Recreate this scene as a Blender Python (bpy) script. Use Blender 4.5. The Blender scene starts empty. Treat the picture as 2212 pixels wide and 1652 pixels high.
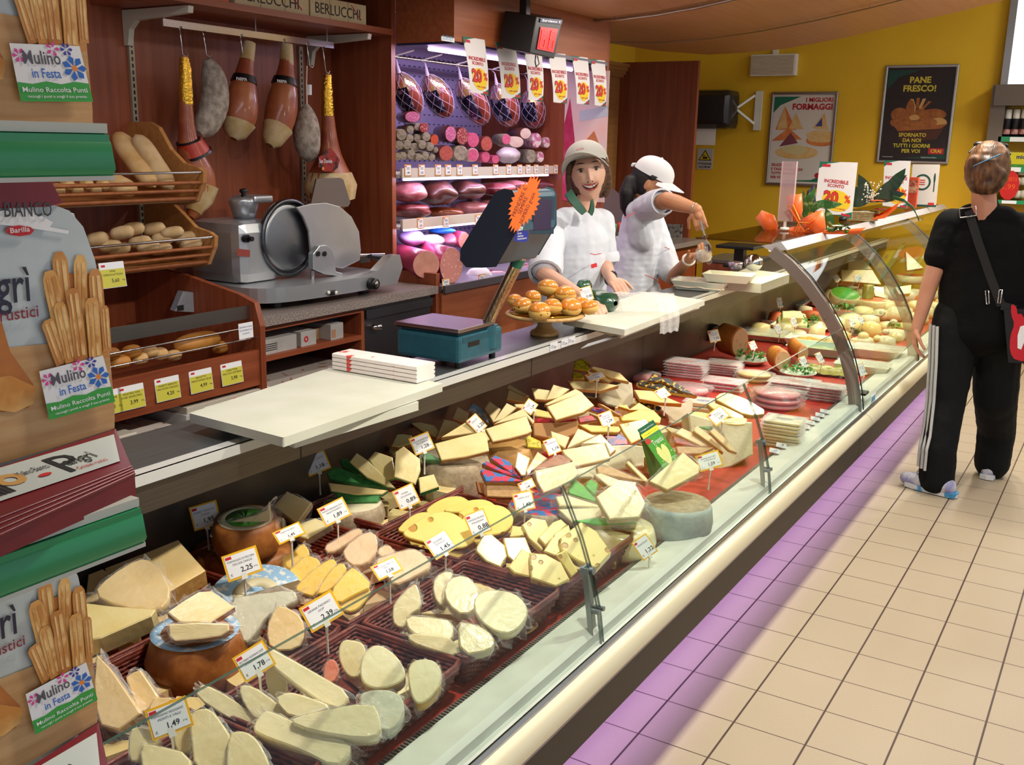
import bpy, bmesh, math, random
from mathutils import Vector, Matrix, Euler, noise
# ---------------------------------------------------------------- camera
C = bpy.context.scene.collection
SC = bpy.context.scene
RW = ((0.850513,0.138537,-0.50738),(0.525571,-0.187077,0.829926),(0.020056,-0.972527,-0.231923))
CAM = Vector((1.137,0.0,1.5659)); FPX = 2173.82
cd = bpy.data.cameras.new('camera'); cam = bpy.data.objects.new('camera', cd); C.objects.link(cam)
r_ = Vector((RW[0][0],RW[1][0],RW[2][0])); d_ = Vector((RW[0][1],RW[1][1],RW[2][1])); f_ = Vector((RW[0][2],RW[1][2],RW[2][2]))
M4 = Matrix.Identity(4)
for i in range(3):
    M4[i][0] = r_[i]; M4[i][1] = -d_[i]; M4[i][2] = -f_[i]; M4[i][3] = CAM[i]
cam.matrix_world = M4
cd.sensor_fit = 'HORIZONTAL'; cd.sensor_width = 36; cd.lens = FPX/2212*36; cd.clip_start = .02; cd.clip_end = 60
SC.camera = cam
SC.view_settings.view_transform = 'Standard'; SC.view_settings.look = 'None'
SC.view_settings.gamma = 1; SC.view_settings.exposure = 0.0; SC.view_settings.use_curve_mapping = False
SC.cycles.max_bounces = 7; SC.cycles.transparent_max_bounces = 24; SC.cycles.diffuse_bounces = 3
SC.cycles.glossy_bounces = 3; SC.cycles.transmission_bounces = 4
SC.cycles.caustics_reflective = False; SC.cycles.caustics_refractive = False
SC.cycles.sample_clamp_indirect = 4
def srgb(h):
    h = h.lstrip('#'); o = []
    for i in (0,2,4):
        c = int(h[i:i+2],16)/255
        o.append(c/12.92 if c <= .04045 else ((c+.055)/1.055)**2.4)
    return (o[0],o[1],o[2],1)
# ---------------------------------------------------------------- world and lights
w = bpy.data.worlds.new('world'); SC.world = w; w.use_nodes = True
w.node_tree.nodes['Background'].inputs[0].default_value = (.80,.86,1,1); w.node_tree.nodes['Background'].inputs[1].default_value = .62
def area(name, loc, size, power, col=(1,1,1), rot=(0,0,0), sy=None, spread=None):
    l = bpy.data.lights.new(name, 'AREA'); l.energy = power; l.color = col[:3]
    l.shape = 'RECTANGLE' if sy else 'SQUARE'; l.size = size
    if sy: l.size_y = sy
    if spread: l.spread = math.radians(spread)
    o = bpy.data.objects.new(name, l); C.objects.link(o); o.location = loc; o.rotation_euler = rot
    return o
R = math.radians
for k in range(6):
    area('counter_spot', (.42, 1.45+k*1.2, 2.22), .10, 15, (1,.94,.82), (0,R(18),0), spread=130)
for k in range(4):
    area('aisle_fill', (1.9, -1.6+k*2.9, 3.25), .55, 27+24*(k == 3), (1,.95,.90), sy=1.1)  # unseen fill lamps added to brighten floor, bags and yellow wall
area('workers_aisle_fill', (-1.15, 4.6, 2.20), .3, 15, (1,.92,.84), sy=2.4)  # unseen fill added above the staff aisle
area('workers_aisle_fill', (-1.2, 1.9, 2.20), .3, 9, (.95,.95,1), sy=1.6)  # unseen cool fill added to brighten the slicer side
area('case_lamp_tube', (-.36, 6.4, 1.095), .05, 15, (1,.97,.66), (0,R(-8),0), sy=3.9)
for z_, e_ in ((1.97,6.5),(1.385,2.6),(1.135,3)):
    area('salumi_led', (-1.90 if z_<1.9 else -1.74, 4.55, z_), .04, e_, (.90,.74,1.0), (0,R(25),0), sy=1.25)
area('floor_led', (.15, 4.0, .272), .03, 13, (.58,.36,1.0), (0,R(14),0), sy=7.6, spread=100)
# ---------------------------------------------------------------- pixel -> world
CR = {'a':(380,940,3.591),'b':(820,760,3.755),'c':(1180,740,3.591),'d':(200,1300,3.3515),'e':(700,1100,2.993),'f':(1280,520,2.836),
      'g':(0,1090,2.94),'h':(1080,360,3.568),'i':(380,380,2.765),'j':(820,0,2.503),'k':(280,0,2.95),'l':(0,0,2.95),'m':(0,540,2.95),
      'n':(1460,80,2.941),'o':(1860,280,2.014),'q':(1760,540,7.511),'r':(2060,160,5.507),'s':(1560,600,9.179),'t':(840,80,5.1625),
      'u':(840,360,5.53),'v':(1200,300,10.33),'w':(1340,340,5.508),'x':(1580,400,3.304),'y':(240,840,3.687),'1':(0,0,1),'A':(1380,880,9.175),'B':(1330,700,7.628),'D':(1560,740,7.373)}
def px(c, p): o = CR[c]; return (o[0]+p[0]/o[2], o[1]+p[1]/o[2])
def ray(u, v):
    a, b = (u-1106)/FPX, (v-826)/FPX
    return (r_*a + d_*b + f_).normalized()
def P(u, v, x=None, y=None, z=None, dist=None):
    d = ray(u, v)
    if dist: return CAM + d*dist
    if x is not None: t = (x-CAM.x)/d.x
    elif y is not None: t = (y-CAM.y)/d.y
    else: t = (z-CAM.z)/d.z
    return CAM + d*t
def onplane(u, v, p0, n):
    d = ray(u, v); return CAM + d*((p0-CAM).dot(n)/d.dot(n))
def proj(p):
    q = Vector(p)-CAM; zz = q.dot(f_)
    return (1106+FPX*q.dot(r_)/zz, 826+FPX*q.dot(d_)/zz)
# ---------------------------------------------------------------- materials
MATS = {}
def mat(name, col, rough=.5, metal=0, col2=None, scale=20, bump=0, bscale=None, spec=.5, coat=0, alpha=1, emit=None, es=1, stretch=None, detail=4, contrast=None, sub=0, trans=0, sheen=0):
    if name in MATS: return MATS[name]
    m = bpy.data.materials.new(name); m.use_nodes = True; nt = m.node_tree; b = nt.nodes['Principled BSDF']
    c = srgb(col) if isinstance(col, str) else col
    b.inputs['Base Color'].default_value = c; b.inputs['Roughness'].default_value = rough; b.inputs['Metallic'].default_value = metal
    b.inputs['Specular IOR Level'].default_value = spec; b.inputs['Coat Weight'].default_value = coat; b.inputs['Coat Roughness'].default_value = .12
    b.inputs['Alpha'].default_value = alpha
    if sub: b.inputs['Subsurface Weight'].default_value = sub; b.inputs['Subsurface Radius'].default_value = (.01,.006,.003); b.inputs['Subsurface Scale'].default_value = .5
    if sheen: b.inputs['Sheen Weight'].default_value = sheen
    if emit: b.inputs['Emission Color'].default_value = srgb(emit); b.inputs['Emission Strength'].default_value = es
    if col2 or bump:
        tc = nt.nodes.new('ShaderNodeTexCoord'); mp = nt.nodes.new('ShaderNodeMapping'); nt.links.new(tc.outputs['Object'], mp.inputs[0])
        if stretch: mp.inputs['Scale'].default_value = stretch
    if col2:
        n = nt.nodes.new('ShaderNodeTexNoise'); n.inputs['Scale'].default_value = scale; n.inputs['Detail'].default_value = detail
        nt.links.new(mp.outputs[0], n.inputs[0])
        r = nt.nodes.new('ShaderNodeValToRGB'); lo, hi = contrast or (.35,.65)
        r.color_ramp.elements[0].position = lo; r.color_ramp.elements[1].position = hi
        r.color_ramp.elements[0].color = c; r.color_ramp.elements[1].color = srgb(col2)
        nt.links.new(n.outputs[0], r.inputs[0]); nt.links.new(r.outputs[0], b.inputs['Base Color'])
    if bump:
        n = nt.nodes.new('ShaderNodeTexNoise'); n.inputs['Scale'].default_value = bscale or scale; n.inputs['Detail'].default_value = 4
        nt.links.new(mp.outputs[0], n.inputs[0])
        bp = nt.nodes.new('ShaderNodeBump'); bp.inputs['Strength'].default_value = bump; bp.inputs['Distance'].default_value = .004
        nt.links.new(n.outputs[0], bp.inputs['Height']); nt.links.new(bp.outputs[0], b.inputs['Normal'])
        if coat: nt.links.new(bp.outputs[0], b.inputs['Coat Normal'])
    MATS[name] = m; return m
def facing(nt, base, amt):
    lw = nt.nodes.new('ShaderNodeLayerWeight'); lw.inputs[0].default_value = .5
    pw = nt.nodes.new('ShaderNodeMath'); pw.operation = 'POWER'; pw.inputs[1].default_value = 4; nt.links.new(lw.outputs['Facing'], pw.inputs[0])
    ma = nt.nodes.new('ShaderNodeMath'); ma.operation = 'MULTIPLY_ADD'; ma.inputs[1].default_value = amt; ma.inputs[2].default_value = base; ma.use_clamp = True
    nt.links.new(pw.outputs[0], ma.inputs[0]); return ma.outputs[0]
def glassmat(name, tint='#f7fbf8', ior=1.35, rough=.01, extra=0):
    if name in MATS: return MATS[name]
    m = bpy.data.materials.new(name); m.use_nodes = True; nt = m.node_tree; nt.nodes.clear()
    out = nt.nodes.new('ShaderNodeOutputMaterial'); mx = nt.nodes.new('ShaderNodeMixShader'); tr = nt.nodes.new('ShaderNodeBsdfTransparent')
    gl = nt.nodes.new('ShaderNodeBsdfGlossy'); gl.inputs['Roughness'].default_value = rough; tr.inputs[0].default_value = srgb(tint)
    fr = facing(nt, .02, .55*(ior-1)/.35)
    nt.links.new(fr, mx.inputs[0]); nt.links.new(tr.outputs[0], mx.inputs[1]); nt.links.new(gl.outputs[0], mx.inputs[2])
    nt.links.new(mx.outputs[0], out.inputs[0]); MATS[name] = m; return m
def film(name, col='#ffffff', a=.12, rough=.12, bump=.6, bscale=60, tint=None):
    """clear plastic film or glass: mostly transparent, fresnel gloss"""
    if name in MATS: return MATS[name]
    m = bpy.data.materials.new(name); m.use_nodes = True; nt = m.node_tree; nt.nodes.clear()
    out = nt.nodes.new('ShaderNodeOutputMaterial'); mx = nt.nodes.new('ShaderNodeMixShader'); tr = nt.nodes.new('ShaderNodeBsdfTransparent')
    pb = nt.nodes.new('ShaderNodeBsdfPrincipled'); pb.inputs['Base Color'].default_value = srgb(col); pb.inputs['Roughness'].default_value = rough
    tr.inputs[0].default_value = srgb(tint or '#ffffff')
    nt.links.new(facing(nt, .03+a, .6), mx.inputs[0]); nt.links.new(tr.outputs[0], mx.inputs[1]); nt.links.new(pb.outputs[0], mx.inputs[2])
    if bump:
        tc = nt.nodes.new('ShaderNodeTexCoord'); n = nt.nodes.new('ShaderNodeTexNoise'); n.inputs['Scale'].default_value = bscale; nt.links.new(tc.outputs['Object'], n.inputs[0])
        bp = nt.nodes.new('ShaderNodeBump'); bp.inputs['Strength'].default_value = bump; bp.inputs['Distance'].default_value = .01
        nt.links.new(n.outputs[0], bp.inputs['Height']); nt.links.new(bp.outputs[0], pb.inputs['Normal'])
    nt.links.new(mx.outputs[0], out.inputs[0]); MATS[name] = m; return m
def wood(name, c1, c2, axis='z', rough=.45, scale=3):
    if name in MATS: return MATS[name]
    st = {'z':(14,14,.7),'y':(14,.7,14),'x':(.7,14,14)}[axis]
    return mat(name, c1, rough, col2=c2, scale=scale, stretch=st, detail=6, contrast=(.3,.72), bump=.05, bscale=scale)
def plain(name, hexcol, rough=.5, **k): return mat(name, hexcol, rough, **k)
def tiles():
    m = bpy.data.materials.new('floor_tiles'); m.use_nodes = True; nt = m.node_tree; b = nt.nodes['Principled BSDF']
    tc = nt.nodes.new('ShaderNodeTexCoord'); mp = nt.nodes.new('ShaderNodeMapping'); nt.links.new(tc.outputs['Object'], mp.inputs[0])
    mp.inputs['Location'].default_value = (-.367+.0, -3.088, 0)
    sx = nt.nodes.new('ShaderNodeSeparateXYZ'); nt.links.new(mp.outputs[0], sx.inputs[0])
    def edge(o, g):
        d = nt.nodes.new('ShaderNodeMath'); d.operation = 'DIVIDE'; d.inputs[1].default_value = .2; nt.links.new(o, d.inputs[0])
        f = nt.nodes.new('ShaderNodeMath'); f.operation = 'PINGPONG'; f.inputs[1].default_value = .5; nt.links.new(d.outputs[0], f.inputs[0])
        l = nt.nodes.new('ShaderNodeMath'); l.operation = 'LESS_THAN'; l.inputs[1].default_value = g; nt.links.new(f.outputs[0], l.inputs[0]); return l.outputs[0]
    mxx = nt.nodes.new('ShaderNodeMath'); mxx.operation = 'MAXIMUM'
    nt.links.new(edge(sx.outputs[0], .014), mxx.inputs[0]); nt.links.new(edge(sx.outputs[1], .009), mxx.inputs[1])
    n = nt.nodes.new('ShaderNodeTexNoise'); n.inputs['Scale'].default_value = 1.3; n.inputs['Detail'].default_value = 8; nt.links.new(mp.outputs[0], n.inputs[0])
    sp = nt.nodes.new('ShaderNodeTexNoise'); sp.inputs['Scale'].default_value = 260; nt.links.new(mp.outputs[0], sp.inputs[0])
    r = nt.nodes.new('ShaderNodeValToRGB'); r.color_ramp.elements[0].color = srgb('#b3a289'); r.color_ramp.elements[1].color = srgb('#c6b59b'); nt.links.new(n.outputs[0], r.inputs[0])
    m1 = nt.nodes.new('ShaderNodeMix'); m1.data_type = 'RGBA'; m1.blend_type = 'MULTIPLY'; m1.inputs[0].default_value = .25
    nt.links.new(r.outputs[0], m1.inputs[6]); nt.links.new(sp.outputs[0], m1.inputs[7])
    m2 = nt.nodes.new('ShaderNodeMix'); m2.data_type = 'RGBA'; nt.links.new(mxx.outputs[0], m2.inputs[0]); nt.links.new(m1.outputs[2], m2.inputs[6]); m2.inputs[7].default_value = srgb('#4a3830')
    nt.links.new(m2.outputs[2], b.inputs['Base Color']); b.inputs['Roughness'].default_value = .42; b.inputs['Specular IOR Level'].default_value = .45
    bp = nt.nodes.new('ShaderNodeBump'); bp.inputs['Strength'].default_value = .4; bp.inputs['Distance'].default_value = .002; bp.invert = True
    nt.links.new(mxx.outputs[0], bp.inputs['Height']); nt.links.new(bp.outputs[0], b.inputs['Normal'])
    return m
def holed(name, c1, c2, hole, scale=38, rough=.38, th=.16, coat=.5):
    """cheese with eyes: voronoi pits"""
    if name in MATS: return MATS[name]
    m = mat(name, c1, rough, col2=c2, scale=12, coat=coat, sub=.12); nt = m.node_tree; b = nt.nodes['Principled BSDF']
    tc = nt.nodes.new('ShaderNodeTexCoord'); v = nt.nodes.new('ShaderNodeTexVoronoi'); v.inputs['Scale'].default_value = scale; v.inputs['Randomness'].default_value = 1
    nt.links.new(tc.outputs['Object'], v.inputs[0]); r = nt.nodes.new('ShaderNodeValToRGB')
    r.color_ramp.elements[0].position = th; r.color_ramp.elements[1].position = th+.06
    r.color_ramp.elements[0].color = (1,1,1,1); r.color_ramp.elements[1].color = (0,0,0,1); nt.links.new(v.outputs[0], r.inputs[0])
    mx = nt.nodes.new('ShaderNodeMix'); mx.data_type = 'RGBA'; nt.links.new(r.outputs[0], mx.inputs[0])
    src = b.inputs['Base Color'].links[0].from_socket; nt.links.new(src, mx.inputs[6]); mx.inputs[7].default_value = srgb(hole); nt.links.new(mx.outputs[2], b.inputs['Base Color'])
    bp = nt.nodes.new('ShaderNodeBump'); bp.inputs['Strength'].default_value = .8; bp.inputs['Distance'].default_value = .004; bp.invert = True
    nt.links.new(r.outputs[0], bp.inputs['Height']); nt.links.new(bp.outputs[0], b.inputs['Normal'])
    return m
# ---------------------------------------------------------------- mesh builder
TXT = {}
def text_mesh(s, bold=0):
    k = (s, bold)
    if k not in TXT:
        cu = bpy.data.curves.new('t', 'FONT'); cu.body = s; cu.size = 1; cu.resolution_u = 2; cu.align_x = 'LEFT'; cu.offset = bold
        o = bpy.data.objects.new('t', cu); me = bpy.data.meshes.new_from_object(o)
        vs = [v.co.copy() for v in me.vertices]; fs = [tuple(p.vertices) for p in me.polygons]
        bpy.data.objects.remove(o); bpy.data.curves.remove(cu); bpy.data.meshes.remove(me)
        xs = [v.x for v in vs] or [0]; x0 = min(xs); wd = max(xs)-x0
        for v in vs: v.x -= x0
        TXT[k] = (vs, fs, wd)
    return TXT[k]
class MB:
    def __init__(s): s.v = []; s.f = []; s.m = []; s.sm = []; s.M = Matrix.Identity(4)
    def add(s, vs, fs, m=0, smooth=False, M=None):
        o = len(s.v); X = s.M @ M if M is not None else s.M
        s.v += [X @ Vector(v) for v in vs]
        for f in fs: s.f.append([o+i for i in f]); s.m.append(m); s.sm.append(smooth)
        return s
    def box(s, lo, hi, m=0, M=None, b=0):
        x0,y0,z0 = lo; x1,y1,z1 = hi
        if b:
            x0,x1 = min(x0,x1),max(x0,x1); y0,y1 = min(y0,y1),max(y0,y1); z0,z1 = min(z0,z1),max(z0,z1)
            b = min(b, .49*(x1-x0), .49*(y1-y0), .49*(z1-z0))
            bmm = bmesh.new(); bmesh.ops.create_cube(bmm, size=1)
            for v in bmm.verts: v.co = Vector(((x0+x1)/2+v.co.x*(x1-x0),(y0+y1)/2+v.co.y*(y1-y0),(z0+z1)/2+v.co.z*(z1-z0)))
            bmesh.ops.bevel(bmm, geom=bmm.edges[:], offset=b, segments=2, profile=.6, affect='EDGES')
            bmm.verts.index_update(); vs = [v.co.copy() for v in bmm.verts]; fs = [[v.index for v in f.verts] for f in bmm.faces]; bmm.free()
            return s.add(vs, fs, m, False, M)
        vs = [(x0,y0,z0),(x1,y0,z0),(x1,y1,z0),(x0,y1,z0),(x0,y0,z1),(x1,y0,z1),(x1,y1,z1),(x0,y1,z1)]
        return s.add(vs, [(3,2,1,0),(4,5,6,7),(0,1,5,4),(1,2,6,5),(2,3,7,6),(3,0,4,7)], m, False, M)
    def tube(s, pts, r, n=8, m=0, M=None, caps=True, closed=False, flat=1.0):
        pts = [Vector(p) for p in pts]; k = len(pts); rs = r if isinstance(r, (list,tuple)) else [r]*k
        vs = []; fs = []; up = Vector((0,0,1)); prev = None
        for i, p in enumerate(pts):
            if closed: t = (pts[(i+1)%k]-pts[i-1]).normalized()
            else: t = (pts[min(i+1,k-1)]-pts[max(i-1,0)]).normalized()
            if prev is None:
                a = t.cross(up); a = a.normalized() if a.length > 1e-4 else t.cross(Vector((1,0,0))).normalized()
            else:
                a = prev - t*prev.dot(t); a = a.normalized() if a.length > 1e-5 else prev
            prev = a; b = t.cross(a)
            for j in range(n):
                an = 2*math.pi*j/n; vs.append(p + a*math.cos(an)*rs[i] + b*math.sin(an)*rs[i]*flat)
        for i in range(k if closed else k-1):
            i2 = (i+1)%k
            for j in range(n): j2 = (j+1)%n; fs.append((i*n+j, i*n+j2, i2*n+j2, i2*n+j))
        s.add(vs, fs, m, True, M)
        if caps and not closed:
            s.add(vs[:n], [tuple(range(n))[::-1]], m, False, M); s.add(vs[-n:], [tuple(range(n))], m, False, M)
        return s
    def lathe(s, prof, n=24, m=0, M=None, smooth=True, arc=2*math.pi, a0=0, mats=None):
        vs = []; full = abs(arc-2*math.pi) < 1e-4; k = n if full else n+1
        for r, z in prof:
            for j in range(k): an = a0+arc*j/n; vs.append((r*math.cos(an), r*math.sin(an), z))
        for i in range(len(prof)-1):
            fs = []
            for j in range(n): j2 = (j+1)%k; fs.append((i*k+j, i*k+j2, (i+1)*k+j2, (i+1)*k+j))
            s.add([], [], 0)
            o = len(s.v)
            if i == 0: base = o; X = s.M @ M if M is not None else s.M; s.v += [X @ Vector(v) for v in vs]
            for f in fs: s.f.append([base+q for q in f]); s.m.append(mats[i] if mats else m); s.sm.append(smooth)
        if not full:
            a = [base+i*k for i in range(len(prof))]; b = [base+i*k+k-1 for i in range(len(prof))]
            s.f.append(a); s.m.append(m); s.sm.append(False); s.f.append(b[::-1]); s.m.append(m); s.sm.append(False)
        return s
    def prism(s, poly, z0, z1, m=0, mside=None, M=None, smooth=False):
        n = len(poly); vs = [(x,y,z0) for x,y in poly]+[(x,y,z1) for x,y in poly]
        s.add(vs, [tuple(range(n))[::-1], tuple(range(n,2*n))], m, False, M)
        s.add(vs, [(i,(i+1)%n,n+(i+1)%n,n+i) for i in range(n)], m if mside is None else mside, smooth, M); return s
    def grid(s, fn, nu, nv, m=0, M=None, smooth=True, flip=False):
        vs = [fn(i/nu, j/nv) for j in range(nv+1) for i in range(nu+1)]; k = nu+1
        fs = [(j*k+i, j*k+i+1, (j+1)*k+i+1, (j+1)*k+i) for j in range(nv) for i in range(nu)]
        if flip: fs = [f[::-1] for f in fs]
        return s.add(vs, fs, m, smooth, M)
    def ell(s, c, r, m=0, M=None, nu=16, nv=10, fn=None):
        vs = []; fs = []
        for j in range(nv+1):
            th = math.pi*j/nv
            for i in range(nu):
                ph = 2*math.pi*i/nu; d = Vector((math.sin(th)*math.cos(ph), math.sin(th)*math.sin(ph), math.cos(th))); k = fn(d) if fn else 1
                vs.append((c[0]+d.x*r[0]*k, c[1]+d.y*r[1]*k, c[2]+d.z*r[2]*k))
        for j in range(nv):
            for i in range(nu): i2 = (i+1)%nu; fs.append((j*nu+i,(j+1)*nu+i,(j+1)*nu+i2,j*nu+i2))
        return s.add(vs, fs, m, True, M)
    def text(s, t, h, M, m=0, cx=False, bold=.0, wmax=None, right=False):
        vs, fs, wd = text_mesh(t, bold)
        k = h/.72; kx = k
        if wmax and wd*k > wmax: kx = wmax/wd
        dx = -wd*kx/2 if cx else (-wd*kx if right else 0)
        return s.add([(v.x*kx+dx, v.y*k, 0) for v in vs], fs, m, False, M)
    def build(s, name, mats, parent=None, M=None, bevel=0, auto=True):
        me = bpy.data.meshes.new(name); me.from_pydata(s.v, [], s.f)
        if not isinstance(mats, (list,tuple)): mats = [mats]
        for q in mats: me.materials.append(q)
        me.polygons.foreach_set('material_index', s.m); me.polygons.foreach_set('use_smooth', s.sm)
        me.validate(); me.update()
        o = bpy.data.objects.new(name, me); C.objects.link(o)
        if M is not None: o.matrix_world = M
        if parent: o.parent = parent
        if bevel:
            b = o.modifiers.new('b','BEVEL'); b.width = bevel; b.segments = 2; b.limit_method = 'ANGLE'; b.angle_limit = R(40)
        return o
def T(x, y=None, z=None): return Matrix.Translation(Vector((x,y,z)) if y is not None else Vector(x))
def RX(a): return Matrix.Rotation(R(a), 4, 'X')
def RY(a): return Matrix.Rotation(R(a), 4, 'Y')
def RZ(a): return Matrix.Rotation(R(a), 4, 'Z')
def SCL(x, y=None, z=None): return Matrix.Diagonal((x, x if y is None else y, x if z is None else z, 1))
def frame(o, xdir, ydir):
    x = Vector(xdir).normalized(); z = x.cross(Vector(ydir)).normalized(); y = z.cross(x)
    m = Matrix.Identity(4)
    for i in range(3): m[i][0] = x[i]; m[i][1] = y[i]; m[i][2] = z[i]; m[i][3] = o[i]
    return m
def along(p0, p1, up=(0,0,1)):
    """frame at p0 with local z towards p1"""
    z = (Vector(p1)-Vector(p0)).normalized(); x = Vector(up).cross(z)
    x = x.normalized() if x.length > 1e-4 else Vector((1,0,0)); y = z.cross(x)
    m = Matrix.Identity(4)
    for i in range(3): m[i][0] = x[i]; m[i][1] = y[i]; m[i][2] = z[i]; m[i][3] = p0[i]
    return m
def tag(o, label, cat, group=None, kind=None):
    if label: o['label'] = label
    if cat: o['category'] = cat
    if group: o['group'] = group
    if kind: o['kind'] = kind
    return o
def thing(name, M, label, cat, group=None):
    o = bpy.data.objects.new(name, None); C.objects.link(o); o.empty_display_size = .05
    o.matrix_world = M if isinstance(M, Matrix) else T(M)
    return tag(o, label, cat, group)
def struct(o): o['kind'] = 'structure'; return o
def dup(o, M, label=None, group=None):
    r = o.copy(); C.objects.link(r); r.matrix_world = M
    if label: r['label'] = label
    if group: r['group'] = group
    for ch in o.children:
        c = ch.copy(); C.objects.link(c); c.parent = r
        for g in ch.children:
            d = g.copy(); C.objects.link(d); d.parent = c
    return r
def ords(n, a='leftmost', b='rightmost', side='left'):
    w_ = ['','second','third','fourth','fifth','sixth','seventh','eighth','ninth','tenth','eleventh','twelfth','thirteenth','fourteenth','fifteenth','sixteenth']
    if n == 1: return ['single']
    return [a if i == 0 else (b if i == n-1 else f'{w_[i]} from the {side}') for i in range(n)]
def name_by_place(objs, fmt, key=0, group=None, cat=None, a='leftmost', b='rightmost', side='left'):
    """give labels in the order things stand in the photograph"""
    bpy.context.view_layer.update()
    L = sorted(objs, key=lambda o: proj(o.matrix_world.translation)[key])
    for o, w_ in zip(L, ords(len(L), a, b, side)):
        o['label'] = fmt.format(w_)
        if group: o['group'] = group
        if cat: o['category'] = cat
def chaikin(poly, it=2):
    for _ in range(it):
        q = []
        for i in range(len(poly)):
            a, b = poly[i], poly[(i+1)%len(poly)]
            q += [(a[0]*.75+b[0]*.25, a[1]*.75+b[1]*.25), (a[0]*.25+b[0]*.75, a[1]*.25+b[1]*.75)]
        poly = q
    return poly
def plane_frame(cpx, z, tilt, az):
    """surface whose normal leans `tilt` deg from vertical towards azimuth az; local x = right, local y = up the slope"""
    p0 = P(cpx[0], cpx[1], z=z); n = Vector((math.sin(R(tilt))*math.cos(R(az)), math.sin(R(tilt))*math.sin(R(az)), math.cos(R(tilt))))
    x = Vector((-math.sin(R(az)), math.cos(R(az)), 0)); y = n.cross(x)
    m = Matrix.Identity(4)
    for i in range(3): m[i][0] = x[i]; m[i][1] = y[i]; m[i][2] = n[i]; m[i][3] = p0[i]
    return m, p0, n
def local_poly(c, pts, M, p0, n):
    inv = M.inverted(); q = []
    for p in pts:
        w_ = inv @ onplane(*px(c, p), p0, n); q.append((w_.x, w_.y))
    a = sum(q[i][0]*q[(i+1)%len(q)][1]-q[(i+1)%len(q)][0]*q[i][1] for i in range(len(q)))
    return q if a > 0 else q[::-1]
def inset(poly, d):
    n = len(poly); o = []
    for i in range(n):
        a = Vector(poly[i-1]); b = Vector(poly[i]); c = Vector(poly[(i+1)%n])
        e1 = (b-a); e2 = (c-b)
        if e1.length < 1e-6 or e2.length < 1e-6: o.append((b.x,b.y)); continue
        e1.normalize(); e2.normalize(); n1 = Vector((-e1.y,e1.x)); n2 = Vector((-e2.y,e2.x)); s = n1+n2
        if s.length < .3: s = n1
        s = s/max(s.length_squared/2, .5)
        q = b + s*d; o.append((q.x,q.y))
    return o
# ================================================================ materials used often
W_RED = wood('cherry_wood', '#7c3a20', '#98502f')
W_REDY = wood('cherry_wood_long', '#7c3a20', '#98502f', 'y')
W_HEAD = wood('header_wood', '#8f4c2a', '#a86038', 'y')
W_SOF = wood('soffit_wood', '#c08c62', '#cc9c72', 'y', .4)
W_SHELF = wood('shelf_beech', '#a8713c', '#bf8a4e', 'y', .4)
STEEL = mat('brushed_steel', '#a09b94', .34, 1, col2='#aaa59d', scale=5, stretch=(80,1,80), bump=.05)
STEELD = mat('worktop_steel', '#7e8487', .3, .85, col2='#8f9598', scale=6, stretch=(60,1,60), bump=.04)
CHROME = mat('chrome', '#c8c8c8', .12, 1)
ALU = mat('anodised_aluminium', '#b9b8b2', .3, 1)
CREAM = mat('cream_bumper', '#d9d2b4', .35, .25)
WHITE = mat('white_enamel', '#dfe3dc', .35, col2='#d2d7cf', scale=9)
WPLAS = mat('white_plastic', '#e6e4da', .35)
PE = mat('cutting_board_white', '#cfd0c2', .45, col2='#c6c8b6', scale=8, bump=.03, bscale=120)
BLACK = mat('black_plastic', '#0c0c0e', .4)
DARK = mat('dark_rubber', '#1a1715', .7)
INK = plain('ink_black', '#1c1c20', .6)
RED = plain('logo_red', '#c8232c', .5)
PAPER = plain('white_paper', '#eef0f2', .6)
YELC = plain('tag_yellow', '#f0b81e', .45)
GREEN = plain('logo_green', '#1c6b52', .5)
YWALL = mat('yellow_plaster', '#deb01e', .75, col2='#e5b826', scale=2.2, bump=.12, bscale=90)
GRAN = mat('granite_laminate', '#6a5f5c', .3, col2='#a59a92', scale=190, contrast=(.4,.6), coat=.3)
REDMAT = mat('red_mat', '#a8281c', .55, col2='#b93425', scale=30, bump=.3, bscale=300)
GLASS = glassmat('clear_glass')
GLASSEDGE = mat('glass_edge', '#3c5b50', .15, alpha=.85)
CLEAR = film('clear_wrap', '#f4f4f4', .07, .13, 1.0, 70)
CLEARH = film('cloudy_wrap', '#eceae6', .12, .25, 1.0, 45)
# ================================================================ setting
m = MB(); m.box((-3.2,-2.5,-.1),(4.5,9.2,0)); struct(m.build('floor', tiles()))
m = MB(); m.box((-3.2,-2.5,3.4),(4.5,9.2,3.5)); struct(m.build('ceiling', mat('ceiling_white','#cfc9bd',.8,col2='#c4beb2',scale=3)))
m = MB(); m.box((-2.40,-1.2,0),(-2.30,3.88,3.4)); struct(m.build('wall_left', W_RED))
m = MB(); m.box((-2.9,8.6,0),(4.5,8.7,3.4)); struct(m.build('wall_back', YWALL))
m = MB(); m.box((-3.0,5.5,0),(-2.9,8.6,3.4)); m.box((-3.0,3.9,2.1),(-2.9,5.5,3.4)); struct(m.build('wall_side', YWALL))
# end partition of cherry wood with a moulding, and pilaster beside it
m = MB(); m.box((-2.9,7.2,0),(-1.735,7.24,2.17)); o = struct(m.build('wall_partition', W_RED))
m = MB(); m.box((-2.55,6.9,0),(-2.36,7.2,2.06))
for i,(d,z) in enumerate(((0.0,2.06),(.018,2.08),(.034,2.105),(.05,2.13))): m.box((-2.6,6.88-d,z),(-2.33+d,7.2,z+.027))
struct(m.build('trim_1', W_SHELF))
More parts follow.
